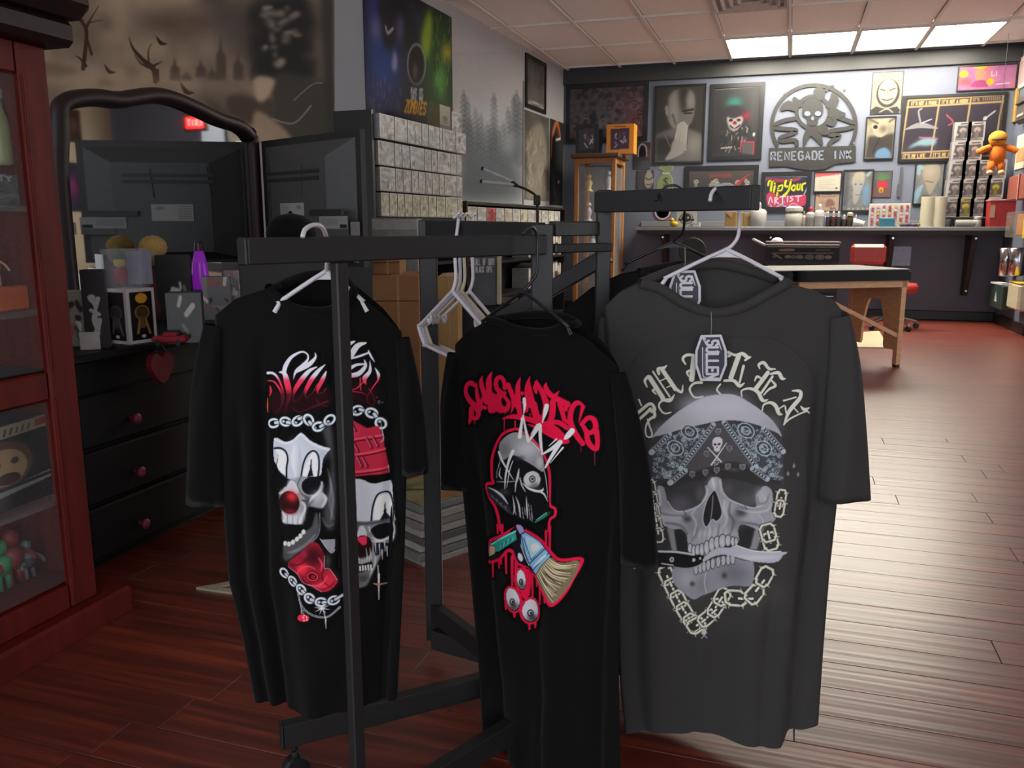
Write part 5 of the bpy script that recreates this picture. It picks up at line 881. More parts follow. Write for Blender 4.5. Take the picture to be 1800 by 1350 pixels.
def p_collage(a):
    a.cloud([(58, 58, 64), (92, 90, 98), (120, 116, 120), (70, 66, 72)], 14, 4); a.poly([(700, 580), (960, 580), (960, 1000), (800, 1000)], (124, 60, 72), .55, 0, 40); a.poly([(820, 750), (960, 780), (960, 1000), (830, 1000)], (120, 70, 62), .5, 0, 20); r = random.Random(3)
    for i in range(60):
        x, y = r.uniform(390, 920), r.uniform(600, 980); q = r.uniform(8, 26); a.ell(x, y, q, q * r.uniform(.6, 1.4), r.choice([(150, 146, 150), (40, 38, 44), (110, 90, 110), (140, 96, 100)]), .7, r.random() * 3, ring=6)
def p_pray(a):
    a.vgrad((70, 69, 66), (52, 51, 50)); G = (158, 156, 152)
    a.poly([(985, 960), (1090, 900), (1180, 880), (1280, 920), (1330, 960), (1330, 1140), (985, 1140)], (110, 108, 104), 1, 3, 6).poly([(1000, 960), (1150, 980), (1120, 1140), (985, 1140)], (52, 51, 50), 1, 2, 10).blob(1270, 1010, 50, 70, (150, 148, 144), .9)
    a.poly([(1085, 740), (1095, 660), (1150, 620), (1215, 615), (1262, 660), (1272, 740), (1262, 830), (1225, 890), (1170, 910), (1115, 880), (1085, 820)], (120, 118, 114), 1, 3, 4).poly([(1090, 740), (1100, 660), (1150, 640), (1150, 860), (1115, 870)], G, .9, 3, 10).poly([(1160, 620), (1225, 625), (1215, 760), (1180, 770)], (44, 43, 42), .8, 3, 10).blob(1235, 700, 24, 60, G, .9).poly([(1065, 740), (1082, 735), (1085, 800), (1070, 790)], G, 1, 3, 3).line([(1190, 775), (1260, 765)], 14, (40, 38, 38), .9).line([(1200, 790), (1250, 790)], 10, (34, 33, 33), .9).line([(1120, 800), (1140, 860)], 14, (70, 68, 66), .7, soft=6)
    for i, (x0, y0, x1, y1) in enumerate(((1165, 870, 1140, 1010), (1180, 860, 1160, 1020), (1196, 856, 1180, 1030), (1210, 866, 1200, 1030), (1222, 880, 1216, 1040))): a.line([(x0, y0), (x1, y1)], 22, (176, 174, 168)).line([(x0 + 9, y0), (x1 + 9, y1)], 5, (60, 58, 56), .8)
    a.poly([(1130, 980), (1215, 1000), (1210, 1060), (1120, 1110), (1075, 1110), (1110, 1050)], (164, 162, 156), 1, 3, 3).line([(1070, 940), (1110, 1020)], 5, (150, 148, 140), .8)
def p_clown(a):
    a.vgrad((62, 62, 64), (50, 50, 52)); a.poly([(1680, 600), (1730, 600), (1720, 1080), (1640, 800)], (110, 112, 114), .5, 0, 30).blob(1545, 720, 50, 40, (56, 150, 136), .9).poly([(1490, 740), (1600, 740), (1640, 840), (1600, 900), (1500, 890), (1480, 820)], (58, 52, 60), 1, 3, 5).blob(1630, 810, 26, 26, (170, 40, 60), .9)
    a.poly([(1500, 810), (1540, 825), (1600, 810), (1610, 850), (1570, 910), (1530, 910), (1505, 860)], (166, 160, 158), 1, 3, 4).ell(1527, 836, 14, 10, (40, 36, 40)).ell(1582, 836, 14, 10, (40, 36, 40)).ell(1555, 855, 14, 12, (130, 30, 40)).line([(1525, 875), (1555, 895), (1590, 872)], 10, (50, 40, 44))
    r = random.Random(8)
    for i in range(60): x, y = r.uniform(1470, 1660), r.uniform(880, 1030); a.line([(x, y), (x + r.uniform(-20, 20), y + r.uniform(10, 40))], 7, r.choice([(150, 150, 150), (90, 90, 92), (40, 40, 42)]), .8)
    a.poly([(1605, 990), (1690, 990), (1690, 1080), (1620, 1070)], (88, 86, 86), 1, 0).line([(1605, 1060), (1605, 988), (1695, 992), (1695, 1080)], 8, (190, 50, 70), 1, 0).line([(1470, 1030), (1540, 1025)], 12, (160, 158, 150)).ell(1692, 940, 9, 14, (190, 190, 190))
    a.line([(1410, 620), (1720, 610)], 5, (150, 152, 154), .7)
def p_face(a):
    a.cloud([(60, 50, 56), (84, 70, 76)], 6, 5); a.poly([(925, 1240), (955, 1180), (985, 1240), (985, 1280), (955, 1315), (930, 1290)], (178, 170, 156), 1, 3).line([(930, 1240), (955, 1255), (982, 1238)], 7, (60, 50, 44)).line([(940, 1285), (958, 1292), (976, 1282)], 6, (70, 40, 40))
def p_arch(a): a.vgrad((66, 58, 66), (70, 72, 78)); a.line([(880, 1090), (885, 1030), (908, 1005), (935, 1030), (940, 1090)], 10, (170, 168, 172)).poly([(890, 1090), (892, 1040), (910, 1020), (928, 1040), (932, 1090)], (30, 28, 32)).line([(860, 1060), (860, 1100)], 8, (150, 60, 70)).line([(960, 1050), (960, 1100)], 8, (150, 60, 70))
def p_crowd(a):
    a.vgrad((86, 78, 70), (60, 54, 52)); r = random.Random(6)
    for i in range(20):
        x = r.choice([r.uniform(1220, 1460), r.uniform(1220, 1460), r.uniform(1560, 1650)]); y = r.uniform(1262, 1310); a.ell(x, y, 12, 15, (178, 174, 164)).ell(x - 4, y, 3, 4, (50, 46, 44)).ell(x + 5, y, 3, 4, (50, 46, 44)).line([(x, y + 12), (x, y + 34)], 8, (150, 146, 138))
    [a.line([(1378 + i * 13, 1215 + (i * 5) % 7), (1384 + i * 13, 1238 - (i * 3) % 8)], 8, (172, 60, 58), .8) for i in range(12)]; a.line([(1570, 1300), (1610, 1250), (1660, 1215)], (30, 16, 4), (178, 50, 58), .9).line([(1690, 1230), (1690, 1245)], 8, (200, 200, 200))
def p_monk(a):
    a.cloud([(150, 146, 128), (180, 176, 156)], 8, 2).ell(838, 650, 82, 100, (70, 66, 60)).ell(836, 640, 66, 88, (188, 180, 156)).line([(785, 620), (815, 632)], 9, (80, 72, 60)).line([(850, 632), (885, 618)], 9, (80, 72, 60)).line([(800, 690), (835, 700), (875, 688)], 10, (90, 80, 66)).line([(836, 630), (832, 665)], 6, (130, 120, 100)).poly([(725, 790), (760, 740), (830, 760), (910, 745), (920, 800)], (66, 64, 64), 1, 2).line([(790, 780), (840, 760), (880, 785)], 9, (170, 164, 150))
def p_goat(a):
    a.cloud([(140, 134, 116), (168, 162, 142)], 8, 6).poly([(700, 950), (900, 930), (880, 1110), (680, 1110)], (66, 62, 60), 1, 0, 6).poly([(720, 860), (780, 830), (830, 870), (830, 930), (780, 960), (740, 930)], (178, 170, 148), 1, 3, 3).ell(745, 885, 16, 14, (40, 36, 34)).blob(800, 900, 26, 22, (70, 62, 56), .8).line([(700, 830), (760, 860)], 16, (110, 100, 84)).line([(840, 850), (885, 820)], 16, (110, 100, 84)).poly([(770, 1050), (820, 1030), (860, 1060), (860, 1105), (760, 1100)], (110, 150, 190), .9, 3, 4).line([(700, 980), (690, 1100)], 6, (110, 104, 96)).line([(780, 960), (740, 1060)], 8, (40, 38, 38))
def p_phase(a):
    a.rgb[:] = (70, 64, 74); a.a[:] = 1; G = (186, 158, 112); r = random.Random(2)
    for x0, x1 in ((960, 1170), (1185, 1390), (1400, 1610)): a.poly([(x0 + 10, 740), (x1, 735), (x1 - 14, 1048), (x0, 1052)], (62, 56, 68), 1, 0)
    for P in ([(962, 690), (935, 1105)], [(1182, 688), (1152, 1095)], [(1398, 684), (1372, 1090)], [(1616, 680), (1590, 1085)], [(955, 735), (1620, 722)], [(935, 1058), (1600, 1045)], [(962, 688), (1625, 676)], [(928, 1106), (1600, 1090)]): a.line(P, 12, G, 1, 0)
    a.text(980, 700, 22, "IT'S NOT A PHASE", (236, 196, 126), 5, wx=.42, sp=.14).text(1196, 697, 22, "IT'S NOT A HOBBY", (236, 196, 126), 5, wx=.42, sp=.14).text(1410, 692, 20, "IT'S", (190, 160, 110), 5, wx=.42).text(950, 1070, 26, "IT'S MY LIFE", (236, 196, 126), 5.5, wx=.42, sp=.14).text(1166, 1066, 26, "IT'S MY P", (236, 196, 126), 5.5, wx=.42, sp=.14); [a.line([(1480 + i * 14, 690), (1484 + i * 14, 708)], 7, (180, 150, 104), .8, 0) for i in range(9)]
    a.line([(960, 890), (1060, 865), (1180, 890)], (10, 40, 12), (160, 156, 160), .9).line([(1065, 860), (1040, 770), (1060, 750)], 12, (150, 150, 156)).line([(1070, 850), (1135, 825)], 8, (200, 200, 206)).line([(1240, 800), (1290, 850), (1260, 870)], 12, (170, 80, 90)).line([(1500, 840), (1570, 785)], 12, (190, 188, 190)).ell(1508, 832, 14, 14, (200, 198, 198)).line([(1490, 880), (1480, 1040)], 34, (84, 80, 96), .9).poly([(980, 1030), (1080, 960), (1180, 960), (1170, 1010), (1050, 1010)], (150, 190, 200), .9, 2, 6).line([(1060, 950), (1190, 965)], 10, (200, 110, 150), .8).line([(1330, 900), (1300, 1010)], 26, (90, 84, 98), .8)
def p_banner(a):
    a.cloud([(186, 110, 160), (200, 130, 176), (214, 120, 120)], 20, 3).poly([(1340, 540), (1420, 540), (1420, 590), (1340, 585)], (214, 90, 90), .8, 0, 6).ell(1365, 508, 32, 24, (222, 192, 40)).ell(1480, 520, 34, 48, (200, 150, 110), .9).ell(1480, 455, 50, 26, (216, 200, 60), .9).poly([(1420, 600), (1450, 560), (1520, 560), (1540, 605)], (170, 70, 130), .9, 2).ell(1555, 570, 26, 24, (226, 186, 40)).text(1560, 500, 30, 'LI', (230, 220, 240), 6).line([(1540, 480), (1530, 560)], 8, (226, 130, 60)).line([(1330, 460), (1700, 450)], 10, (222, 160, 60), .7).line([(1600, 590), (1690, 585)], 6, (230, 230, 240))
def p_tip(a):
    a.rgb[:] = (96, 110, 150); a.a[:] = 1; a.poly([(240, 160), (640, 150), (625, 460), (230, 470)], (40, 44, 60), 1, 0).line([(240, 155), (640, 160), (630, 450)], 16, (130, 170, 214), .9, 0).line([(228, 180), (222, 450)], 14, (90, 120, 200), 1, 0).poly([(250, 170), (420, 180), (560, 170), (540, 200), (400, 215), (260, 200)], (170, 50, 70), .9)
    a.poly([(250, 330), (300, 300), (400, 340), (620, 330), (630, 400), (560, 450), (300, 450), (260, 400)], (206, 60, 100), 1, 2); Y = (222, 224, 40)
    for P, w_ in [([(262, 240), (270, 200), (310, 205)], 18), ([(295, 210), (290, 290)], 22), ([(325, 245), (318, 300)], 20), ([(322, 222), (324, 226)], 18), ([(360, 250), (350, 335)], 20), ([(360, 250), (395, 240), (390, 285), (355, 290)], 16), ([(425, 200), (420, 245), (455, 250), (475, 195)], 22), ([(470, 210), (455, 290), (400, 345), (440, 320)], 20), ([(500, 240), (480, 270), (505, 290), (520, 255), (500, 240)], 18), ([(535, 235), (535, 280), (560, 275), (562, 235)], 18), ([(582, 290), (578, 240), (605, 225)], 18)]: a.line(P, w_ + 10, (34, 34, 40)).line(P, w_, Y)
    W = (236, 226, 236)
    for P in ([(275, 410), (290, 350), (310, 400)], [(335, 415), (335, 355), (360, 365), (340, 385), (370, 412)], [(380, 350), (430, 345)], [(405, 350), (405, 400)], [(450, 345), (450, 395)], [(500, 345), (475, 355), (500, 375), (475, 392)], [(520, 345), (580, 340)], [(550, 345), (550, 390)]): a.line(P, 11, W)
    a.line([(290, 420), (330, 455), (420, 400), (400, 420), (450, 445)], 12, (160, 200, 226)).line([(470, 430), (500, 410), (545, 420)], 8, (200, 200, 210)).line([(600, 330), (640, 250), (630, 440)], 12, (220, 236, 250), .7)
def p_cert(a): a.rgb[:] = (212, 206, 190); a.a[:] = 1; a.poly([(705, 125), (945, 120), (945, 140), (705, 165)], (214, 96, 96), 1, 0); [a.line([(740, y), (740 + w_, y)], 4, (170, 160, 150), .7) for y, w_ in ((195, 150), (215, 120), (235, 150), (255, 90), (270, 140))]; a.poly([(895, 262), (915, 262), (915, 276), (895, 276)], (90, 80, 80), 1, 0)
def p_sketch(a): a.rgb[:] = (190, 160, 138); a.a[:] = 1; a.line([(710, 340), (730, 325), (740, 350)], 8, (90, 60, 50)).line([(760, 330), (800, 325), (850, 330)], 5, (100, 70, 60)).line([(760, 350), (890, 345)], 5, (120, 84, 70)).poly([(810, 380), (850, 370), (890, 420), (850, 440), (800, 440)], (130, 96, 84), .9, 3, 4).line([(850, 470), (852, 450), (870, 468), (880, 450), (900, 470)], 7, (90, 64, 56)).blob(770, 410, 24, 30, (160, 124, 106), .8)
def p_blonde(a): a.cloud([(110, 110, 112), (140, 140, 138)], 10, 3); a.poly([(1060, 130), (1100, 105), (1150, 120), (1155, 200), (1130, 260), (1060, 260), (1040, 200)], (186, 180, 156), 1, 3, 4).poly([(1060, 200), (1140, 200), (1135, 280), (1100, 400), (1070, 410), (1055, 300)], (172, 172, 170), 1, 3, 4).ell(1075, 232, 10, 6, (90, 90, 94)).ell(1125, 232, 10, 6, (90, 90, 94)).line([(1085, 330), (1110, 330)], 8, (110, 90, 90)).poly([(1150, 260), (1200, 230), (1210, 420), (1150, 410)], (120, 156, 190), .9, 2, 6).poly([(970, 120), (1020, 110), (1010, 440), (965, 440)], (90, 92, 96), .9, 0, 8).line([(1180, 150), (1215, 110)], 26, (170, 196, 200), .8); [a.ell(x, 465, 14, 16, (170, 168, 164)) for x in (1030, 1070, 1115, 1160, 1200)]; a.line([(960, 475), (1210, 475)], 8, (60, 58, 60))
def p_pot(a): a.rgb[:] = (96, 96, 92); a.a[:] = 1; a.poly([(1240, 260), (1410, 250), (1410, 350), (1245, 352)], (120, 84, 84), 1, 0).poly([(1280, 200), (1375, 200), (1378, 262), (1285, 262)], (206, 48, 70), 1, 0).ell(1322, 285, 24, 28, (206, 160, 40)).ell(1322, 292, 10, 12, (150, 90, 40)); [a.line([(1325, 195), (1325 + dx, 195 - dy)], 14, (90, 130, 84)) for dx, dy in ((-50, 50), (-25, 60), (0, 66), (28, 60), (52, 48), (-64, 26), (64, 24))]
def p_statue(a): a.cloud([(120, 124, 128), (150, 150, 146)], 12, 7); a.poly([(1710, 60), (1760, 30), (1840, 50), (1860, 150), (1820, 260), (1780, 330), (1740, 260), (1700, 150)], (178, 166, 146), 1, 3, 5).blob(1770, 120, 40, 50, (200, 190, 170), .8).line([(1730, 200), (1800, 215)], 9, (120, 104, 90)).line([(1690, 80), (1660, 60), (1660, 130)], 34, (160, 190, 206), .9).poly([(1640, 300), (1690, 240), (1710, 250), (1660, 410), (1625, 410)], (150, 190, 214), .9, 2).line([(1720, 340), (1790, 350)], 20, (100, 90, 80), .8)
BP = [('framed_poster', 'crowded purple and red poster behind the boxes on the oak cabinet', 'poster', px(C3, 372, 580, 945, 990), p_collage, C3, .05),
      ('framed_portrait', 'black and white portrait of a shirtless person with praying hands', 'picture', px(C3, 990, 590, 1345, 1142), p_pray, C3, .02),
      ('framed_print', 'framed dark clown print with a teal streak of hair', 'picture', px(C3, 1375, 580, 1752, 1115), p_clown, C3, .045),
      ('small_print', 'small dark print with a pale archway beside the praying portrait', 'picture', px(C3, 848, 995, 966, 1180), p_arch, C3, 0),
      ('small_print', 'small print of a pale pointed head above the rack arm', 'picture', px(C3, 870, 1190, 990, 1322), p_face, C3, 0),
      ('wide_framed_print', 'wide framed print of little skull figures under red lettering', 'picture', px(C3, 1203, 1155, 1716, 1350), p_crowd, C3, .05),
      ('small_print', 'pale print of a hooded skull face, upper of two by the sign', 'picture', px(C4, 722, 500, 938, 797), p_monk, C4, .006),
      ('small_print', 'pale print of a horned goat head, lower of two by the sign', 'picture', px(C4, 676, 812, 886, 1112), p_goat, C4, .012),
      ('framed_triptych', 'wide framed triptych poster with gold lettering along its edges', 'poster', px(C4, 918, 655, 1648, 1125), p_phase, C4, .03),
      ('paper_banner', 'pink and orange paper banner high in the right corner', 'banner', px(C4, 1322, 450, 1738, 630), p_banner, C4, .012),
      ('framed_sign', 'bright tip jar sign with yellow and pink graffiti lettering', 'sign', px(Z3, 195, 115, 662, 482), p_tip, Z3, .045),
      ('certificate', 'cream certificate with red header pinned above the counter', 'certificate', px(Z3, 690, 110, 952, 306), p_cert, Z3, .012),
      ('sketch', 'tan pencil sketch pinned under the certificate', 'sketch', px(Z3, 698, 314, 932, 486), p_sketch, Z3, .008),
      ('framed_portrait', 'framed pale portrait of a blonde person beside the certificate', 'picture', px(Z3, 955, 95, 1240, 490), p_blonde, Z3, .015),
      ('small_print', 'small print of a red flower pot above the ink tray', 'picture', px(Z3, 1238, 108, 1416, 356), p_pot, Z3, .004),
      ('framed_portrait', 'framed print of a bald statue head behind the paper towels', 'picture', px(Z3, 1622, 30, 1900, 420), p_statue, Z3, .012)]
for nm, lb_, ct, r, fn, vw, fw in BP: pic(nm, lb_, ct, r, fn, fw=fw, view=vw, dep=0.02 if fw > .01 else 0.006)
# ---- money bag cut-out
def ribbon(pts, w_):
    P = np.array(pts, float); n = len(P); w_ = np.full(n, w_, float) if np.isscalar(w_) else np.interp(np.linspace(0, 1, n), np.linspace(0, 1, len(w_)), w_); D = np.gradient(P, axis=0); D /= np.linalg.norm(D, axis=1)[:, None] + 1e-9; N_ = np.column_stack([-D[:, 1], D[:, 0]])
    return np.vstack([P + N_ * w_[:, None] / 2, (P - N_ * w_[:, None] / 2)[::-1]])
def ribbon_quads(pts, w_, fr, t0, t1):
    P = np.array(pts, float); n = len(P); w_ = np.full(n, w_, float) if np.isscalar(w_) else np.interp(np.linspace(0, 1, n), np.linspace(0, 1, len(w_)), w_); D = np.gradient(P, axis=0); D /= np.linalg.norm(D, axis=1)[:, None] + 1e-9; N_ = np.column_stack([-D[:, 1], D[:, 0]]); A_ = P + N_ * w_[:, None] / 2; B_ = P - N_ * w_[:, None] / 2
    o, u, v_, nn = fr; L3 = lambda q, t_: o + np.outer(q[:, 0], u) + np.outer(q[:, 1], v_) + nn * t_
    V = np.vstack([L3(A_, t1), L3(B_, t1), L3(A_, t0), L3(B_, t0)]); Fq = []
    for i in range(n - 1): Fq += [(i, i + 1, n + i + 1, n + i), (2 * n + i, 3 * n + i, 3 * n + i + 1, 2 * n + i + 1), (i, 2 * n + i, 2 * n + i + 1, i + 1), (n + i, n + i + 1, 3 * n + i + 1, 3 * n + i)]
    Fq += [(0, n, 3 * n, 2 * n), (n - 1, 3 * n - 1, 4 * n - 1, 2 * n - 1)]; return [(V, Fq)]
def back_xy(v, pts, yy):
    q = [ony(v[0] + x * v[2], v[1] + y * v[2], yy) for x, y in pts]; return [(p[0], p[2]) for p in q]
FB = lambda yy: (np.array([0, yy, 0.0]), UX, az, NB)
bag = [(1012, 1310), (1015, 1270), (1050, 1215), (1060, 1200), (1028, 1180), (1045, 1160), (1075, 1165), (1095, 1158), (1125, 1165), (1118, 1185), (1095, 1205), (1115, 1240), (1122, 1280), (1118, 1320), (1070, 1332), (1020, 1328)]
t = thing('bag_cutout', ony(1168, 335, YB - 0.002), 'green money bag sticker with a dollar sign on the wall', 'sticker')
mk('sticker', prism(back_xy(C3, [((x - 1067) * 1.07 + 1067, (y - 1245) * 1.05 + 1245) for x, y in bag], YB), FB(YB), 0.0005, 0.003), mat('sticker_white', (214, 216, 200), 0.5), t)
mk('bag', prism(back_xy(C3, bag, YB), FB(YB), 0.0031, 0.0045), mat('money_bag_green', (150, 168, 118), 0.5), t)
a = Art(1156, 296, 1184, 333, 2, (150, 168, 118)); 
mk('dollar_mark', ribbon_quads(back_xy(C3, smooth([(1092, 1250), (1075, 1245), (1060, 1258), (1078, 1272), (1088, 1285), (1072, 1298), (1056, 1290)], 3), YB), 0.012, FB(YB), 0.0046, 0.0055) + ribbon_quads(back_xy(C3, [(1076, 1236), (1072, 1308)], YB), 0.008, FB(YB), 0.0046, 0.0056), mat('dollar_dark', (60, 66, 44), 0.5), t)
mk('tie', ribbon_quads(back_xy(C3, [(1050, 1208), (1075, 1212), (1100, 1206)], YB), 0.02, FB(YB), 0.0046, 0.007), mat('bag_tie', (206, 206, 190), 0.5), t)
# ---- round steel sign
M_SIGN = mat('grey_steel_sign', (62, 63, 62), 0.45, 0.2); y0 = YB - 0.012
t = thing('wall_sign', ony(1428, 300, YB - 0.012), 'round grey steel sign with skull and shop name banner', 'sign'); fr = FB(YB)
ring = lambda cx, cy, rx, ry, a0=0, a1=360, n=48: [(cx + rx * math.cos(math.radians(a0 + (a1 - a0) * i / n)), cy + ry * math.sin(math.radians(a0 + (a1 - a0) * i / n))) for i in range(n + 1)]
SPN = [0]
def sp(nm, pts, w_, t0=.010, t1=.016):
    SPN[0] += 1; t1 += SPN[0] * .0004
    mk(nm, ribbon_quads(back_xy(C4, pts, YB), np.array(w_) * K4 * 10.2 / F if not np.isscalar(w_) else w_ * K4 * 10.2 / F, fr, t0, t1), M_SIGN, t)
sp('outer_ring', ring(320, 880, 292, 285, 150, 390), 22); sp('inner_ring', ring(315, 785, 115, 112), 22)
mk('skull', prism(back_xy(C4, smooth([(240, 760), (255, 705), (310, 680), (365, 700), (385, 755), (380, 800), (350, 830), (345, 870), (310, 880), (275, 868), (270, 830), (240, 805)], 3, True), YB), fr, .010, .0152), M_SIGN, t)
for x, y, rx, ry in ((275, 795, 22, 18), (348, 795, 22, 18), (311, 828, 10, 14)): mk('skull_opening', prism(back_xy(C4, ring(x, y, rx, ry, n=14)[:-1], YB), fr, .0153, .0225), M_WALL, t)
for P, w_ in ([smooth([(210, 825), (120, 840), (50, 870), (60, 895), (180, 905), (190, 925), (90, 960), (95, 985), (190, 980), (200, 1020)], 4), 26], [smooth([(430, 800), (520, 830), (605, 865), (560, 895), (440, 915), (430, 940), (500, 950), (440, 990), (420, 1020)], 4), 26]): sp('machine_spring', P, w_)
for P, w_ in ([smooth([(250, 1020), (270, 950), (310, 900)], 4), (10, 70)], [smooth([(380, 1015), (350, 960), (320, 905)], 4), (10, 80)], [smooth([(90, 770), (140, 735), (200, 770)], 3), (20, 60, 24)], [smooth([(180, 680), (200, 720), (240, 730)], 3), (14, 50, 30)], [smooth([(330, 620), (360, 650), (370, 700)], 3), (30, 70, 30)], [smooth([(450, 650), (460, 700), (430, 760)], 3), (14, 60, 60)], [smooth([(400, 640), (430, 610), (460, 600)], 3), (20, 16, 8)], [smooth([(430, 780), (480, 800), (540, 800)], 3), (70, 60, 16)], [smooth([(400, 850), (450, 850), (470, 830)], 3), (30, 60, 20)], [smooth([(370, 890), (400, 920), (430, 930)], 3), (60, 50, 8)]): sp('leaf', P, w_)
mk('banner', prism(back_xy(C4, [(8, 1035), (612, 1018), (612, 1130), (470, 1145), (400, 1180), (300, 1190), (200, 1178), (130, 1160), (5, 1165)], YB), fr, .010, .016), M_SIGN, t)
def sign_letters():
    cx = 22
    for ch in 'RENEGADE INK':
        g = []
        for st in FONT.get(ch, '').split('|'):
            if not st: continue
            P = [tuple(map(float, p_.split(','))) for p_ in st.split()]; g += ribbon_quads(back_xy(C4, [(cx + x / 4 * 30, 1064 + y / 6 * 56 - cx * 0.022) for x, y in P], YB), 0.019, fr, .0161, .0170)
        if g: mk('letter', g, M_WALL, t)
        cx += 48
sign_letters()
for x, y in ((122, 655), (532, 630), (600, 1000), (22, 1028)): p_ = ony(1350 + x * K4, y * K4, YB); mk('screw', cyl(p_ + NB * .016, p_ + NB * .021, .012, 10), M_CHROME, t)
# hook-shaped tool on the wall
t = one('wall_scraper', prism(back_xy(Z3, [(1498, 75), (1518, 75), (1512, 210), (1505, 230), (1498, 340), (1488, 355), (1465, 350), (1462, 320), (1472, 240), (1490, 220)], YB), FB(YB), .001, .02), mat('grey_rubber', (92, 94, 96), .6), 'long grey scraper hanging on the wall beside the red pot print', 'tool')
# ================================================================== counter along the back wall
YCF = 9.68
M_TOP = mat('grey_laminate_counter', (150, 152, 156), 0.25, var=0.04); M_BRK = mat('charcoal_bracket', (46, 47, 50), 0.5)
ct = thing('wall_counter', (0.2, 9.9, 0.95), 'long grey wall counter running under the pictures', 'counter')
mk('worktop', box((0.205, (YCF + YB) / 2, 0.976), (3.77, YB - YCF - 0.004, 0.04), ch=.004), M_TOP, ct)
mk('apron', box((0.205, YCF + 0.03, 0.935), (3.73, 0.02, 0.042)), M_BRK, ct); mk('splash_strip', box((0.205, YB - 0.014, 1.03), (3.77, 0.02, 0.06), ch=.003), M_TOP, ct)
for xx in (1172, 1355, 1562, 1702):
    X = ony(xx, 420, YB - .05)[0]; fr = (np.array([X - .02, 0, 0]), np.array([0, 1.0, 0]), az, UX)
    b = mk('bracket', prism([(YB - .004, .954), (YCF + .06, .954), (YCF + .06, .91), (YB - .12, .28), (YB - .004, .28)], fr, 0, .05), M_BRK, ct)
    for z in (.88, .33): mk('bolt', cyl((X + .005, YB - (.4 if z > .5 else .15), z), (X + .005, YB - (.42 if z > .5 else .17), z), .012, 8), M_CHROME, b)
ZT = 0.9962
def xc(p_, Y=9.85): return ony(p_, 398, Y)[0]
def wpx(n_, Y=9.85): return n_ * Y / F * 1.02
def zpx(y_, p_=1450, Y=9.85): return ony(p_, y_, Y)[2]
def bottle(label, x0, x1, top, rgb, capc=None, Y=9.85, kind='bottle', neck=.35, cat='bottle', group='bottles on the counter', lab=None, alpha=1):
    X = (xc(x0, Y) + xc(x1, Y)) / 2; r = wpx(x1 - x0, Y) / 2; h = zpx(top, (x0 + x1) / 2, Y) - ZT
    t = thing(kind, (X, Y, ZT), label, cat, group); m = mat('plastic_%d_%d_%d' % tuple(rgb), rgb, .35, var=.05)
    hb = h * (.74 if capc is not None else 1.0)
    mk('body', lathe([(r * .9, 0), (r, h * .03), (r, hb * .82), (r * .8, hb * .93), (r * neck if capc is not None else r * .9, hb)], (X, Y, ZT), 16), m, t, sm=True)
    if capc is not None: mk('cap', lathe([(r * neck * 1.15, hb), (r * neck * 1.15, h * .9), (r * neck * .6, h)], (X, Y, ZT), 14), mat('cap_%d_%d_%d' % tuple(capc), capc, .4), t)
    if lab is not None: mk('label_band', lathe([(r * 1.01, hb * .25), (r * 1.015, hb * .27), (r * 1.015, hb * .6), (r * 1.01, hb * .62)], (X, Y, ZT), 16), mat('lab_%d_%d_%d' % tuple(lab), lab, .5), t)
    return t
bottle('white lidded tub, widest bottle on the counter', 1381, 1408, 362, (206, 204, 194), (214, 212, 206), neck=.9, kind='tub', cat='tub')
bottle('pinkish bottle right of the white tub', 1408, 1416, 371, (196, 176, 170), (180, 150, 146))
bottle('grey bottle with red nozzle', 1416, 1431, 363, (170, 168, 164), (200, 50, 50), lab=(130, 130, 130))
bottle('tall white pump bottle with grey label', 1431, 1447, 358, (204, 202, 198), (200, 200, 196), lab=(160, 160, 158))
bottle('lilac soap bottle leaning row end', 1447, 1454, 372, (150, 144, 190), (196, 196, 200))
for i, (x, c, lc) in enumerate(((1454, (40, 44, 50), 'black'), (1464, (80, 34, 36), 'dark red'), (1473, (46, 46, 50), 'charcoal'), (1483, (60, 44, 40), 'brown'))):
    bottle('small %s ink bottle with white cap in the row of four' % lc, x - 4.5, x + 4.5, 371 + (i == 3) * 6, c, (216, 214, 208), group='ink bottles on the counter', kind='ink_bottle')
bottle('squat brown bottle with cream lid', 1488, 1498, 373, (70, 58, 50), (190, 176, 150), neck=.85, group='ink bottles on the counter', kind='ink_bottle')
bottle('little white capped vial behind the foam cup', 1501, 1506, 377, (120, 120, 124), (220, 220, 220), group='ink bottles on the counter', kind='ink_bottle')
bottle('white gallon jug at the end of the rack arm', 1319, 1345, 355, (206, 206, 204), (200, 200, 200), neck=.28, kind='jug', cat='jug')
def cbox(label, cat, name, x0, x1, y0, rgb, Y=9.85, dep=.12, rz=0, print_=None, group='things on the counter', y1=398):
    X = (xc(x0, Y) + xc(x1, Y)) / 2; w_ = wpx(x1 - x0, Y); z0 = ZT if y1 >= 397 else zpx(y1, x0, Y); h = zpx(y0, (x0 + x1) / 2, Y) - z0
    t = thing(name, (X, Y, z0), label, cat, group); mk('body', box((X, Y, z0 + h / 2), (w_, dep, h), rz, min(.004, h * .2)), mat('card_%d_%d_%d' % tuple(rgb), rgb, .55, var=.06), t)
    return t, X, w_, z0, h
for i, (x0, x1, y0_, c, nm) in enumerate(((1275, 1293, 372, (176, 140, 84), 'left'), (1294, 1306, 373, (196, 166, 104), 'middle'), (1307, 1320, 374, (170, 140, 80), 'right'))):
    t, X, w_, z0, h = cbox('%s of three tan paper envelopes under the rack arm' % nm, 'envelope', 'paper_envelope', x0, x1, y0_, c, dep=.03, rz=.15 * (i - 1), group='envelopes on the counter'); mk('flap', prism([(-w_ / 2, h * .98), (w_ / 2, h * .98), (0, h * .6)], (np.array([X, 9.85, z0]), UX, az, NB), .016, .018), mat('flap_tan', (186, 150, 92), .6), t)
t, X, w_, z0, h = cbox('white card with black skull stamp standing on the counter', 'card', 'stamp_card', 1190, 1223, 370, (206, 204, 196), dep=.015)
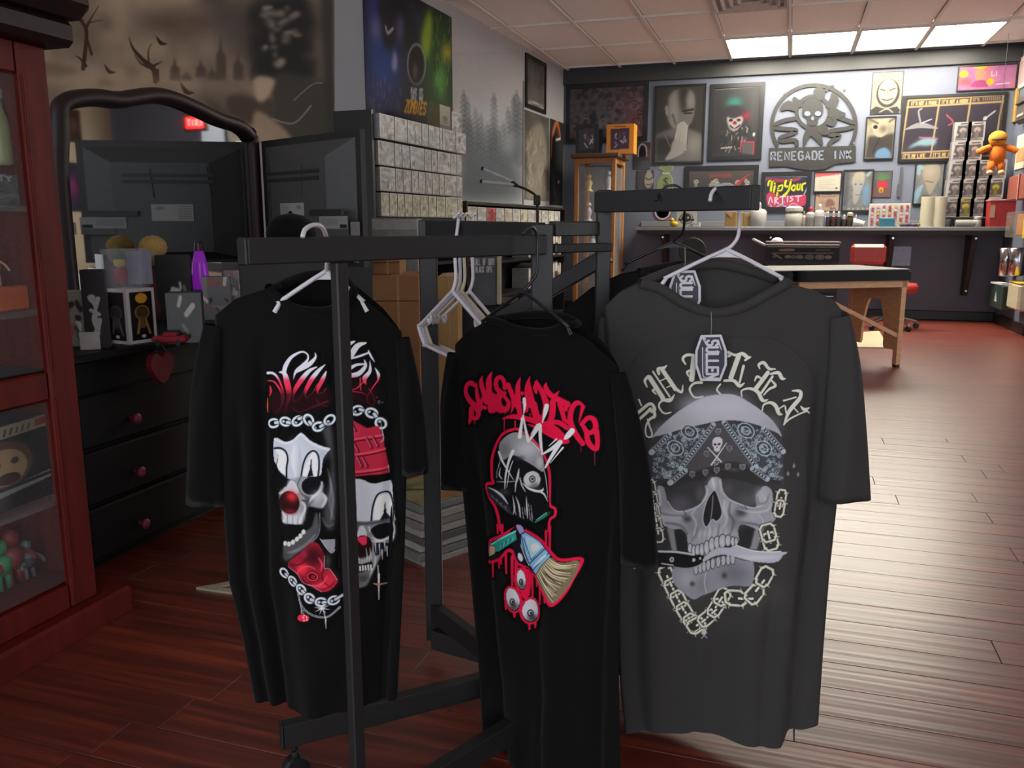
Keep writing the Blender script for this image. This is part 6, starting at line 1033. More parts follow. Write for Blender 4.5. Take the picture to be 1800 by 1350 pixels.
a = Art(1190, 370, 1223, 398, 1.6, (206, 204, 196)); a.a[:] = 1; a.ell(1206, 383, 8, 7, (40, 40, 40)).line([(1194, 386), (1218, 386)], 3, (40, 40, 40)).ell(1203, 382, 2, 2, (200, 200, 196)).ell(1209, 382, 2, 2, (200, 200, 196)).ell(1206, 384, 11, 9, (60, 60, 60), ring=1.2)
sheet('print', a, rect_fn(1190, 370, 1223, 398, (X - w_ / 2, 9.85 - .0085, z0 + h), UX * w_, -az * h), MATTE, t)
t, X, w_, z0, h = cbox('small white box beside the skull stamp card', 'box', 'small_box', 1218, 1230, 392, (216, 216, 214)); mk('lid', box((X, 9.85, z0 + h), (w_ * 1.05, .125, .012)), mat('lid_white', (224, 224, 222), .5), t)
t = thing('rubber_duck', (xc(1185), 9.80, ZT), 'small yellow rubber duck by the skull stamp card', 'toy'); m = mat('duck_yellow', (226, 192, 30), .35)
mk('body', ball((xc(1186), 9.80, ZT + .032), (.05, .04, .032)), m, t, sm=True); mk('head', ball((xc(1182), 9.80, ZT + .075), .026), m, t, sm=True); mk('beak', tube([(xc(1182) - .02, 9.80, ZT + .075), (xc(1182) - .045, 9.80, ZT + .072)], [.012, .004], 8), mat('duck_orange', (214, 120, 20), .4), t)
# round red sticker on the wall behind
p_ = ony(1165, 372, YB - .003); t = thing('round_sticker', p_ - az * .1, 'round red and white sticker behind the rack arm', 'sticker'); mk('disc', cyl(p_ + NB * 0, p_ + NB * .004, .105, 28), mat('sticker_red', (176, 60, 72), .5), t); mk('ring', lathe([(.075, 0), (.075, .002), (.095, .002), (.095, 0)], p_ + NB * .004, 28, NB), mat('sticker_white2', (214, 206, 206), .5), t)
# foam cup on its side, ink tray, blue box, pens, towels
t = thing('foam_cup', (xc(1510), 9.80, ZT), 'white foam cup lying on its side on the counter', 'cup'); mk('cup', tube([(xc(1499), 9.80, ZT + .045), (xc(1518), 9.78, ZT + .03)], [.045, .028], 14), mat('foam_white', (226, 224, 222), .6), t); mk('rim', tube([(xc(1499) - .004, 9.80, ZT + .0455), (xc(1499) + .004, 9.80, ZT + .045)], .048, 14), mat('foam_white', (226, 224, 222), .6), t)
t, X, w_, z0, h = cbox('white ink tray standing upright with rows of coloured caps', 'ink tray', 'ink_tray', 1532, 1591, 358, (222, 220, 216), Y=9.98, dep=.04); r = random.Random(1)
cols = [(40, 40, 44), (200, 90, 120), (230, 150, 60), (240, 220, 210), (120, 90, 160), (222, 190, 70), (210, 60, 70), (236, 190, 190)]
for i in range(7):
    for j in range(6):
        cx_, cz_ = X - w_ * .42 + i * w_ * .14, z0 + h * .14 + j * h * .145; mk('ink_cap', cyl((cx_, 9.958, cz_), (cx_, 9.948, cz_), .015, 8), mat('cap%d' % (r.randrange(8)), cols[r.randrange(8)], .4), t)
t, X, w_, z0, h = cbox('teal glove box in front of the ink tray', 'box', 'glove_box', 1547, 1569, 383, (50, 140, 168), Y=9.78); mk('opening', box((X, 9.78, z0 + h), (w_ * .6, .05, .003), ch=.001), mat('glove_white', (220, 226, 230), .6), t)
for i, (x0, x1, c, nm) in enumerate(((1583, 1600, (90, 70, 110), 'dark purple'), (1596, 1612, (110, 84, 150), 'violet'), (1608, 1617, (214, 186, 40), 'yellow'))):
    t = thing('marker_pen', (xc((x0 + x1) / 2, 9.8), 9.8, ZT), '%s marker lying by the paper towels' % nm, 'marker', 'markers on the counter'); m = mat('pen%d' % i, c, .4); A_, B_ = np.array([xc(x0, 9.8), 9.80 + .03 * i, ZT + .02]), np.array([xc(x1, 9.8), 9.77 + .03 * i, ZT + .02]); mk('barrel', tube([A_, A_ * .35 + B_ * .65], .019, 10), m, t); mk('cap', tube([A_ * .35 + B_ * .65, B_], [.021, .017], 10), mat('penc%d' % i, np.array(c) * .7, .4), t)
M_TOW = mat('paper_towel_cream', (222, 214, 190), .9, var=.04, scale=120, bump=.3)
for i, (x0, x1, nm) in enumerate(((1618, 1638, 'left'), (1638, 1658, 'right'))):
    X = (xc(x0, 9.9) + xc(x1, 9.9)) / 2; r_ = wpx(x1 - x0, 9.9) / 2; h = zpx(346, 1638, 9.9) - ZT; t = thing('paper_towel_roll', (X, 9.9, ZT), '%s of two cream paper towel rolls standing on the counter' % nm, 'paper towel', 'paper towel rolls'); mk('roll', lathe([(.02, 0), (r_ * .97, 0), (r_, .004), (r_, h - .004), (r_ * .97, h), (.022, h)], (X, 9.9, ZT), 24), M_TOW, t); mk('core', lathe([(.018, h * .5), (.022, h + .001), (.018, h + .002)], (X, 9.9, ZT), 14), mat('card_core', (150, 120, 90), .8), t)
X = xc(1698, 9.85); t = thing('wrap_roll', (X, 9.85, ZT), 'grey roll of wrap lying in front of the figure boxes', 'roll'); mk('roll', cyl((X - .10, 9.85, ZT + .036), (X + .09, 9.85, ZT + .036), .036, 18), mat('wrap_grey', (176, 176, 168), .6), t); mk('core', cyl((X - .105, 9.85, ZT + .036), (X + .095, 9.85, ZT + .036), .015, 12), mat('card_core', (150, 120, 90), .8), t)
bottle('small white jar between the wrap roll and the red bin', 1712, 1723, 380, (206, 204, 198), (196, 194, 190), neck=.85, kind='jar', cat='jar')
# red sharps bin
X = xc(1757, 9.82); w_ = wpx(36, 9.82); h = zpx(354, 1757, 9.82) - ZT; t = thing('sharps_bin', (X, 9.82, ZT), 'red plastic sharps bin with pale lid on the counter', 'bin'); fr = (np.array([X, 9.82 + .1, ZT]), UX, az, NB)
mk('bin', prism([(-w_ * .46, 0), (w_ * .46, 0), (w_ * .5, h), (-w_ * .5, h)], fr, 0, .2), mat('sharps_red', (214, 62, 66), .4), t); mk('lid', box((X, 9.82, ZT + h + .008), (w_ * 1.06, .21, .02), ch=.005), mat('sharps_lid', (226, 150, 146), .4), t); mk('label_patch', box((X - w_ * .4, 9.718, ZT + h * .6), (w_ * .18, .003, h * .5)), mat('sharps_label', (226, 190, 160), .5), t)
# ---- stack of boxed vinyl figures
r = random.Random(12)
def figbox_art(W, H, seed, base=(150, 146, 146), win=(96, 92, 94), head=(180, 176, 172)):
    rr = random.Random(seed); a = Art(0, 0, 24, 30, 1.15, base); a.a[:] = 1
    a.poly([(5, 6), (22, 5), (22, 25), (3, 26)], win, 1, 0).ell(13 + rr.uniform(-1, 1), 13, 5, 4.4, head).line([(13, 16), (13 + rr.uniform(-1, 1), 24)], 5, np.array(head) * .7).line([(9, 3), (20, 2.5)], 1.6, (70, 66, 68)).line([(3, 27.5), (20, 27.5)], 1.4, (80, 76, 78)).ell(5, 20, 1.5, 1.5, (200, 200, 200)).line([(2, 7), (2, 24)], 1.4, (206, 206, 206)); return a
BOXM = mat('figure_box_card', (156, 152, 152), .5)
def figbox(label, c, w_, h, dep, art, u=UX, n=NB, group='boxed figures by the right corner', body=None):
    """c bottom centre of the front face"""
    c = np.asarray(c, float); t = thing('figure_box', c - n * dep / 2, label, 'figure box', group); fr = (c, u, az, n)
    mk('body', prism([(-w_ / 2, 0), (w_ / 2, 0), (w_ / 2, h), (-w_ / 2, h)], fr, -dep, 0), body or BOXM, t)
    sheet('printed_front', art, rect_fn(art.x0, art.y0, art.x1, art.y1, c - u * w_ / 2 + az * h + n * .0008, u * w_, -az * h), GLOSS, t); return t
FW_, FH_ = .157, .188; zrow = zpx(381, 1700, 9.95); nth = ['bottom', 'second', 'third', 'fourth', 'top']; cth = ['first', 'second', 'third', 'fourth']
sh = one('figure_shelf', box((ony(1712, 383, 9.99)[0], 9.99, zrow - .012), (.68, .16, .02), ch=.003) + sum([box((ony(1712, 383, 9.99)[0] + s * .2, 9.99, (zrow - .022 + ZT) / 2), (.02, .1, zrow - .022 - ZT)) for s in (-1, 1)], []), M_BRK, 'low dark riser carrying the boxed figures', 'shelf')
for j in range(5):
    for i in range(4):
        if j >= 3 and i > 1: continue
        x = ony(1672.5 + j * 1.6 + i * 23.6, 370, 9.93)[0]; yel = (j == 0 and i == 1) or (j == 1 and i == 3)
        figbox('boxed vinyl figure, %s row and %s column by the red bin%s' % (nth[j], cth[i], ', yellow print' if yel else ''), (x, 9.925, zrow + j * (FH_ + .002)), FW_, FH_, .11, figbox_art(0, 0, j * 7 + i, base=(196, 180, 100) if yel and j == 0 else (200, 196, 196), head=(206, 190, 60) if yel else (172 + r.randrange(20), 166, 164)))
GAIN = 0.8
# ================================================================== treatment table, stool, tool chest, right wall
M_VIN = mat('black_vinyl', (26, 26, 25), .55, spec=.2); M_SHEET = mat('paper_sheet_grey', (176, 176, 170), .35); M_BEECH = mat('beech_wood', (226, 172, 124), .5, stretch=(1, 1, 8), var=.14, scale=12)
C1 = np.array([0.862, 6.58, 0]); TL = np.array([-.86, -.51, 0]); TL /= np.linalg.norm(TL); TW = np.array([-.51, .86, 0]); TW = TW / np.linalg.norm(TW) * .70; zt_ = .70
t = thing('treatment_table', C1 + TL * .9 + TW / 2, 'black padded folding treatment table with beech legs', 'table'); TLn = 1.85; twn = TW / np.linalg.norm(TW)
def rrect(L_, W_, r_, n=5):
    P = []
    for cx_, cy_, a0 in ((L_ - r_, W_ - r_, 0), (r_, W_ - r_, 90), (r_, r_, 180), (L_ - r_, r_, 270)): P += [(cx_ + r_ * math.cos(math.radians(a0 + 90 * i / n)), cy_ + r_ * math.sin(math.radians(a0 + 90 * i / n))) for i in range(n + 1)]
    return P
for h0, L_ in ((0, .92), (.925, .925)):
    fr = (C1 + TL * h0 + az * zt_, TL, twn, az); mk('pad', prism(rrect(L_, .70, .07), fr, -.075, -.012) + prism([(x * .985 + .007, y * .98 + .007) for x, y in rrect(L_, .70, .07)], fr, -.0125, 0), M_VIN, t)
    mk('frame_rail', beam(C1 + TL * (h0 + .03) + twn * .04 + az * (zt_ - .10), C1 + TL * (h0 + L_ - .03) + twn * .04 + az * (zt_ - .10), .025, .05), M_BEECH, t); mk('frame_rail', beam(C1 + TL * (h0 + .03) + twn * .66 + az * (zt_ - .10), C1 + TL * (h0 + L_ - .03) + twn * .66 + az * (zt_ - .10), .025, .05), M_BEECH, t)
one('table_paper', prism([(x, y) for x, y in rrect(1.80, .66, .05)], (C1 + TL * .02 + twn * .02 + az * (zt_ + .0005), TL, twn, az), 0, .004), M_SHEET, 'grey paper sheet spread over the treatment table', 'paper sheet')
for a_, b_ in ((.06, .05), (.06, .62), (1.78, .05), (1.78, .62)):
    q = C1 + TL * a_ + twn * b_; lg = mk('leg', beam(q + az * .016, q + az * (zt_ - .075), .04, .045, up=twn), M_BEECH, t); mk('rubber_foot', beam(q, q + az * .018, .036, .04, up=twn), M_RUB, lg)
def arch(w_, h):
    P = [(0, 0), (.12, 0)]; P += [(w_ / 2 - (w_ / 2 - .13) * math.cos(math.radians(a_)), .02 + (h - .17) * min(1, math.sin(math.radians(a_)) * 1.15)) for a_ in range(0, 181, 15)]; return P + [(w_ - .12, 0), (w_, 0), (w_, h), (0, h)]
q = C1 + TL * .06 + twn * .07
mk('end_panel', prism(arch(.53, .50), (q + az * .12, twn, az, TL), -.01, .01), M_BEECH, t)
mk('diagonal_brace', beam(C1 + TL * .06 + twn * .045 + az * .22, C1 + TL * .80 + twn * .045 + az * .56, .02, .03), M_BEECH, t)
one('loose_board', prism([tuple(onz(x, y, 0)[:2]) for x, y in ((1500, 586), (1545, 584), (1563, 613), (1498, 612))], ((0, 0, 0), UX, (0, 1, 0), az), 0.0005, .012), mat('cream_board', (206, 196, 160), .6), 'cream board lying on the floor under the table', 'board')
# stool
M_RED = mat('red_vinyl', (190, 66, 60), .35); B = onz(1560, 577, 0); t = thing('rolling_stool', B, 'red padded rolling stool with backrest behind the table', 'stool')
S = ony(1590, 503, B[1] - .05)
mk('seat', lathe([(.05, -.055), (.17, -.05), (.20, -.02), (.20, .02), (.18, .05), (.05, .055)], (B[0] + .05, B[1], .40), 24), M_RED, t, sm=True); mk('gas_lift', cyl((B[0], B[1], .10), (B[0] + .02, B[1], .35), .022, 14), M_CHROME, t)
for i in range(5):
    an = i * 1.2566 + .3; e = B + np.array([math.cos(an), math.sin(an), 0]) * .28; mk('base_arm', tube([B + az * .10, (B + e) / 2 + az * .10, e + az * .07], [.022, .018, .014], 8), M_CHROME, t); c_ = mk('caster', cyl(e + az * .05, e + az * .075, .01, 8), M_CHROME, t); mk('wheel', cyl(e + np.array([-math.sin(an), math.cos(an), 0]) * .016 + az * .026, e - np.array([-math.sin(an), math.cos(an), 0]) * .016 + az * .026, .026, 14), M_RUB, c_)
bk = ony(1526, 447, B[1] + .05); mk('backrest', box((bk[0], bk[1], bk[2]), (.33, .08, .20), .1, .03), M_RED, t); mk('back_post', tube(smooth([(B[0] + .02, B[1], .36), (bk[0], bk[1] + .08, .42), (bk[0], bk[1] + .06, bk[2])], 4), .014, 8), M_RUB, t)
p_ = ony(1580, 450, 9.9); t = thing('blue_folder', (p_[0], 9.9, .6), 'pale blue plastic folder propped under the counter', 'folder'); mk('cover', box((p_[0], 9.9, p_[2]), (.235, .03, .21), ch=.008), mat('pale_blue_plastic', (150, 172, 196), .4), t); mk('support', box((p_[0], 9.93, p_[2] / 2 - .05), (.05, .03, p_[2] - .1)), M_BRK, t)
# tool chest
x0, x1 = ony(1345, 440, 8.6)[0], ony(1477, 440, 8.6)[0]; t = thing('tool_chest', ((x0 + x1) / 2, 8.75, 0), 'black tool chest covered in pale stickers behind the table', 'tool chest'); cx_ = (x0 + x1) / 2; w_ = x1 - x0; M_TC = mat('black_tool_enamel', (40, 41, 42), .4); Yf = 8.6
mk('body', box((cx_, Yf + .16, .46), (w_, .30, .74), ch=.006), M_TC, t)
a = Art(1345, 430, 1477, 470, 1.3, (46, 47, 48)).view(*Z3); a.a[:] = 1; a.line([(300, 880), (880, 872)], 16, (120, 120, 116), 1, 0).line([(280, 838), (900, 830)], 4, (24, 24, 26), 1, 0).poly([(370, 815), (510, 810), (500, 845), (380, 848)], (160, 124, 96), 1, 2).line([(720, 832), (850, 825)], 9, (130, 130, 126))
for x, r_, c in ((320, 18, (130, 130, 126)), (452, 26, (150, 150, 146)), (508, 26, (120, 120, 118)), (568, 30, (140, 140, 136)), (660, 40, (120, 120, 118)), (760, 42, (130, 118, 116)), (840, 28, (150, 150, 146))): a.ell(x, 935, r_ * 1.1, r_, c).ell(x, 935, r_ * .6, r_ * .55, (70, 70, 70), .8, ring=6)
a.line([(320, 900), (390, 960)], 22, (130, 130, 126))
dr = mk('drawer', box((cx_, Yf, .735), (w_ * .97, .02, .15), ch=.004), M_TC, t); sheet('sticker_print', a, rect_fn(1345, 430, 1477, 470, (cx_ - w_ * .485, Yf - .0108, .80), UX * w_ * .97, -az * .13), MATTE, t)
for i in range(4): d_ = mk('drawer', box((cx_, Yf, .58 - i * .14), (w_ * .97, .02, .13), ch=.004), M_TC, t); mk('pull', box((cx_, Yf - .018, .625 - i * .14), (w_ * .9, .016, .012), ch=.003), M_CHROME, d_)
mk('lid_rail', tube([(x0, Yf, .85), (x1, Yf, .85), (x1, Yf + .28, .85), (x0, Yf + .28, .85), (x0, Yf, .85)], .008, 8, False), M_CHROME, t); mk('side_handle', tube(smooth([(x0, Yf + .05, .82), (x0 - .08, Yf + .02, .86), (x0 - .12, Yf, .88)], 4), .012, 8), M_HW, t)
for sx in (-1, 1):
    for sy in (0, 1): mk('caster', cyl((cx_ + sx * w_ * .4 - .015, Yf + .06 + sy * .2, .045), (cx_ + sx * w_ * .4 + .015, Yf + .06 + sy * .2, .045), .045, 14), M_RUB, t)
p_ = ony(1366, 425, 8.72); one('white_dome', lathe([(.062, 0), (.06, .02), (.045, .045), (.02, .058), (.004, .06)], (p_[0], 8.72, .835), 18), M_HW, 'small white dome lamp on top of the tool chest', 'lamp', sm=True)
# metal bowl lamp by the counter end
p_ = at(1217, 442, 8.2); t = thing('dish_lamp', (p_[0], p_[1], 0), 'round dish lamp standing behind the hangers', 'lamp'); mk('dish', lathe([(.02, -.05), (.08, -.04), (.125, 0), (.13, .012), (.12, .014), (.07, -.025), (.015, -.035)], p_, 26, (.25, -.95, .1)), mat('dish_enamel', (150, 146, 138), .35), t, sm=True); mk('rim', lathe([(.128, 0), (.134, .006), (.134, .012), (.128, .016)], p_, 26, (.25, -.95, .1)), M_RUB, t); mk('stem', tube(smooth([p_ + np.array([-.01, .06, 0]), p_ + np.array([.0, .10, -.12]), (p_[0], p_[1] + .10, .02)], 5), .01, 8), M_CHROME, t); mk('foot', lathe([(.13, 0), (.13, .012), (.02, .03)], (p_[0], p_[1] + .10, 0), 20), M_RUB, t)
# ---- right wall
def onr(x, y, off=.0): return onx(x, y, XR - off)
NR = np.array([-1.0, 0, 0]); M_CLR = mat('smoky_acrylic', (150, 146, 140), .12, alpha=.35); M_GRN = mat('dark_green_metal', (52, 66, 60), .45); M_CRM = mat('cream_plastic', (206, 196, 168), .45); M_ORG = mat('orange_card', (222, 136, 40), .5)
def rbox(name, label, cat, x0, y0, x1, y1, dep, m, group='things on the right wall', ch=.004):
    """box hung on the right-hand wall"""
    a_, b_ = onr(x0, (y0 + y1) / 2, dep), onr(x1, (y0 + y1) / 2, dep); tz, bz = onr((x0 + x1) / 2, y0, dep)[2], onr((x0 + x1) / 2, y1, dep)[2]; ya, yb = sorted((a_[1], b_[1])); c = np.array([XR - dep / 2 - .001, (ya + yb) / 2, (tz + bz) / 2]); s = (dep, yb - ya, tz - bz)
    t = thing(name, (c[0], c[1], bz), label, cat, group); mk('body', box(c, s, ch=ch), m, t); return t, c, s
t, c, s = rbox('display_case', 'orange collectible in a clear case at the right edge', 'display case', 1768, 372, 1805, 418, .16, M_CLR); mk('toy_card', box(c + np.array([.02, 0, 0]), (.05, s[1] * .8, s[2] * .85), ch=.01), M_ORG, t); mk('yellow_edge', box(c + np.array([-s[0] / 2 - .001, -s[1] * .42, 0]), (.006, s[1] * .1, s[2]), ch=.001), mat('yellow_edge', (226, 190, 50), .4), t)
for i, (x0, x1, nm) in enumerate(((1762, 1775, 'left'), (1777, 1796, 'right'))):
    p0, p1 = onr(x0, 460, .09), onr(x1, 460, .09); Y = (p0[1] + p1[1]) / 2; zt, zb_ = onr((x0 + x1) / 2, 435, .09)[2], onr((x0 + x1) / 2, 486, .09)[2]; t = thing('cup_dispenser', (XR - .09, Y, zb_), '%s of two chrome cup dispensers on the right wall' % nm, 'dispenser', 'things on the right wall'); mk('tube', lathe([(.05, 0), (.075, .01), (.075, zt - zb_ - .01), (.06, zt - zb_)], (XR - .09, Y, zb_), 20), M_CHROME, t, sm=True); mk('bracket', box((XR - .012, Y, (zt + zb_) / 2), (.02, .05, (zt - zb_) * .6)), M_BRK, t)
t, c, s = rbox('first_aid_box', 'dark green first aid box low on the right wall', 'box', 1740, 500, 1762, 542, .12, M_GRN); mk('emblem', prism([(-.05, -.05), (.05, -.05), (0, .05)], (c + np.array([-s[0] / 2, 0, 0]), (0, 1, 0), az, NR), .001, .003), mat('emblem_pale', (190, 196, 196), .5), t); mk('leaflet', box(c + az * (s[2] / 2 + .012), (s[0] * .8, s[1] * .7, .016), .2), M_HW, t)
t, c, s = rbox('towel_dispenser', 'cream towel dispenser beside the first aid box', 'dispenser', 1770, 497, 1790, 545, .12, M_CRM, ch=.02); mk('yellow_lid', box(c + az * (s[2] / 2 + .006), (s[0] * .95, s[1] * .95, .012), ch=.003), mat('yellow_edge', (226, 190, 50), .4), t)
t, c, s = rbox('red_wood_shelf', 'reddish wooden shelf box at the right picture edge', 'shelf', 1772, 308, 1806, 350, .14, mat('reddish_wood', (140, 74, 60), .5)); mk('upright', box(c + np.array([-s[0] / 2 - .006, -s[1] * .1, 0]), (.012, .03, s[2] * 1.06)), mat('pinkish_wood', (196, 130, 116), .5), t)
t, c, s = rbox('wall_mask', 'dark carved mask hanging high on the right wall', 'mask', 1786, 166, 1806, 214, .08, mat('dark_mask', (66, 62, 60), .6), ch=.03); mk('brow', box(c + np.array([-s[0] / 2 - .01, 0, s[2] * .2]), (.03, s[1] * .7, .02), ch=.008), mat('dark_mask', (66, 62, 60), .6), t); mk('mouth', box(c + np.array([-s[0] / 2 - .004, 0, -s[2] * .25]), (.014, s[1] * .5, .03), ch=.006), mat('mask_pale', (150, 140, 130), .6), t)
t, c, s = rbox('gold_frame', 'narrow gold framed picture beside the dark mask', 'picture', 1772, 160, 1784, 216, .03, mat('gold_frame', (170, 136, 60), .4)); mk('picture', box(c + np.array([-s[0] / 2 - .001, 0, 0]), (.003, s[1] * .6, s[2] * .8)), mat('brown_picture', (120, 104, 84), .6), t)
t, c, s = rbox('pale_poster', 'pale poster at the top right picture edge', 'poster', 1790, 98, 1808, 152, .012, mat('pale_pink_paper', (206, 186, 180), .6)); mk('print_patch', box(c + np.array([-s[0] / 2 - .001, 0, 0]), (.003, s[1] * .8, s[2] * .7)), mat('pale_patch', (176, 150, 150), .6), t)
t, c, s = rbox('lower_poster', 'cream poster below the plush on the right wall', 'poster', 1786, 236, 1806, 296, .012, mat('cream_paper', (206, 196, 172), .6)); mk('print_patch', box(c + np.array([-s[0] / 2 - .001, 0, -.03]), (.003, s[1] * .8, s[2] * .4)), mat('tan_patch', (190, 140, 96), .6), t)
t, c, s = rbox('yellow_bow', 'bright yellow ribbon bow at the end of the pink banner', 'ribbon', 1770, 110, 1782, 132, .05, mat('bow_yellow', (226, 196, 40), .5), ch=.012); mk('tail', box(c + np.array([0, 0, -s[2] * .7]), (.02, s[1] * .5, s[2] * .6), ch=.004), mat('bow_yellow', (226, 196, 40), .5), t)
# orange plush hanging in front of the right wall
O = ony(1752, 268, 9.5); t = thing('plush_toy', O - az * .18, 'orange plush doll hanging beside the boxed figures', 'plush toy'); m = mat('orange_plush', (226, 120, 34), .95, var=.2, scale=80, bump=.4); m2 = mat('amber_plush', (214, 146, 40), .95, var=.15)
mk('head', ball(O + np.array([.0, 0, .13]), (.085, .07, .075)), m2, t, sm=True); mk('torso', ball(O + np.array([0.01, 0, -.02]), (.075, .06, .10)), m, t, sm=True); mk('mask_band', ball(O + np.array([0, -.03, .12]), (.07, .045, .022)), mat('plush_brown', (110, 80, 50), .9), t, sm=True)
for sx in (-1, 1): mk('arm', tube(smooth([O + np.array([sx * .06, 0, .05]), O + np.array([sx * .12, -.02, .03]), O + np.array([sx * .17, -.03, .0])], 4), [.03] * 8 + [.028], 8), m, t, sm=True); mk('leg', tube([O + np.array([sx * .035, 0, -.09]), O + np.array([sx * .05, -.02, -.18])], [.038, .03], 8), m, t, sm=True); mk('foot', ball(O + np.array([sx * .05, -.03, -.19]), (.03, .04, .025)), mat('plush_cream', (226, 196, 160), .9), t, sm=True)
mk('hanging_cord', tube([O + az * .19, np.array([O[0], O[1], ZC])], .002, 6), M_RUB, t)
GAIN = 1.0
# ================================================================== left wall: posters, bookcase, boxed figures
def left_art(Y0, Y1, z0, z1, k, bg):
    """canvas in wall units (cm along the wall, cm down); photo coordinates are carried onto the wall"""
    a = Art(0, 0, (Y1 - Y0) * 100, (z1 - z0) * 100, k, bg)
    def pm(p):
        r = rays(p[:, 0], p[:, 1]); P = CP + r * (((LW_A - CP) @ LW_N) / (r @ LW_N))[:, None]; return np.column_stack([(P[:, 1] - Y0) * 100, (z1 - P[:, 2]) * 100])
    a.pm = pm; return a
def LP(Y, z, off=0.0): return np.array([LW_A[0] + LW_D[0] / LW_D[1] * (Y - LW_A[1]), Y, z]) + LW_N * off
def left_pic(name, label, cat, x0, x1, yt, yb, paint, fw=0.0, dep=.006, k=.5, view=None, bg=(60, 60, 62), z1=None, fm=None):
    Y0, Y1 = onleft(x0, 300)[1], onleft(x1, 300)[1]; zt = z1 or (onleft(x0, yt)[2]); zb = onleft(x0, yb)[2]; o = LP(Y0, zt); W = LP(Y1, zt) - o; w_ = np.linalg.norm(W); h_ = zt - zb
    t = thing(name, LP((Y0 + Y1) / 2, zb), label, cat, 'pictures on the left wall'); fr = (o, LW_D, -az, LW_N)
    if fw:
        q = [prism([(0, 0), (w_, 0), (w_ - fw, fw), (fw, fw)], fr, 0.001, dep + .012), prism([(0, h_), (w_, h_), (w_ - fw, h_ - fw), (fw, h_ - fw)], fr, 0.001, dep + .012), prism([(0, 0), (fw, fw), (fw, h_ - fw), (0, h_)], fr, 0.001, dep + .012), prism([(w_, 0), (w_ - fw, fw), (w_ - fw, h_ - fw), (w_, h_)], fr, 0.001, dep + .012)]; mk('frame', sum(q, []), fm or M_FRB, t)
    mk('backing', prism([(fw, fw), (w_ - fw, fw), (w_ - fw, h_ - fw), (fw, h_ - fw)], fr, .001, dep), M_FRB, t); a = left_art(Y0, Y1, zb, zt, k, bg); a.a[:] = 1; a.ws = 100 * np.linalg.norm(LP((Y0 + Y1) / 2, 1.5) - CP) / F * 1.25
    if view: a.view(*view)
    paint(a); g = rect_fn(0, 0, a.x1, a.y1, o + LW_N * (dep + .0006), W, -az * h_); sheet('print', a, g, MATTE, t); return t
C2 = (450, 0, K4)
def p_zomb(a):
    a.cloud([(30, 32, 40), (44, 46, 60), (26, 28, 30)], 30, 5); a.poly([(770, 0), (1000, 0), (980, 500), (1000, 740), (780, 760)], (40, 52, 120), .8, 0, 50).blob(870, 450, 110, 130, (40, 84, 160), .9).blob(820, 60, 60, 90, (60, 60, 150), .7).blob(850, 650, 90, 100, (74, 66, 110), .6).poly([(1180, 60), (1370, 40), (1370, 830), (1180, 820), (1120, 500)], (50, 90, 36), .8, 0, 40)
    a.poly([(1205, 70), (1225, 200), (1200, 400), (1160, 380), (1150, 240)], (150, 176, 44), .9, 3, 12).blob(1330, 370, 40, 50, (206, 176, 40), .9).blob(1280, 560, 40, 110, (80, 160, 70), .8).blob(1220, 780, 30, 50, (70, 150, 60), .9).poly([(860, 0), (1060, 0), (1000, 130), (960, 320), (890, 330), (860, 160)], (30, 28, 36), .95, 3, 12).blob(830, 200, 40, 80, (150, 150, 190), .6).blob(1000, 200, 30, 90, (120, 110, 150), .5).line([(900, 190), (915, 230), (950, 200)], 16, (190, 196, 206), .8).poly([(960, 350), (985, 430), (970, 500), (940, 470)], (180, 170, 210), .7, 3, 6)
    a.ell(1115, 450, 62, 140, (150, 150, 160), .8, .0, ring=14).ell(1115, 450, 50, 128, (28, 24, 26)).blob(1105, 500, 20, 60, (110, 90, 80), .7).blob(1115, 660, 100, 90, (36, 34, 40), .8); r = random.Random(3)
    for i in range(40): x, y = r.uniform(1230, 1360), r.uniform(100, 620); a.line([(x, y), (x + r.uniform(-8, 8), y + r.uniform(15, 50))], 8, r.choice([(120, 150, 40), (30, 44, 24), (150, 170, 60)]), .7)
    for i in range(30): x, y = r.uniform(790, 1000), r.uniform(520, 740); a.line([(x, y), (x + r.uniform(-8, 8), y + r.uniform(15, 50))], 8, r.choice([(120, 110, 160), (40, 36, 60), (90, 84, 130)]), .6)
    a.text(1078, 615, 34, 'BLACK OPS', (196, 196, 200), 5, wx=.17, sp=.09, rot=.1).text(1080, 660, 34, 'COLD WAR', (206, 206, 206), 5, wx=.2, sp=.09, rot=.1).text(1042, 702, 80, 'ZOMBIES', (226, 160, 30), 11, wx=.19, sp=.085, slant=.04, rot=.12)
left_pic('game_poster', 'large blue and green monster poster above the silver boxes', 'poster', 646, 796, 0, 196, p_zomb, z1=2.72, view=C2, k=.9)
def p_town(a): a.cloud([(50, 50, 50), (84, 82, 78), (64, 60, 60)], 12, 2); a.poly([(1430, 140), (1580, 160), (1580, 380), (1430, 330)], (104, 98, 96), .7, 0, 10).line([(1440, 300), (1500, 305), (1570, 350)], 12, (190, 186, 180), .9).blob(1500, 60, 50, 60, (110, 108, 104), .6)
left_pic('framed_print', 'dark framed townscape high on the left wall', 'picture', 922, 957, 92, 188, p_town, fw=.04, view=ZL)
def p_tree(a):
    a.cloud([(70, 70, 68), (92, 90, 86)], 14, 3); a.poly([(1420, 620), (1520, 480), (1570, 520), (1600, 760), (1600, 1300), (1420, 1320), (1440, 900)], (132, 126, 112), .9, 3, 12); r = random.Random(4)
    for i in range(46): x, y = r.uniform(1425, 1600), r.uniform(520, 1300); a.line(smooth([(x, y), (x + r.uniform(-16, 16), y + 30), (x + r.uniform(-24, 24), y + 70)], 3), 9, r.choice([(176, 168, 150), (70, 66, 60), (150, 142, 126)]), .7)
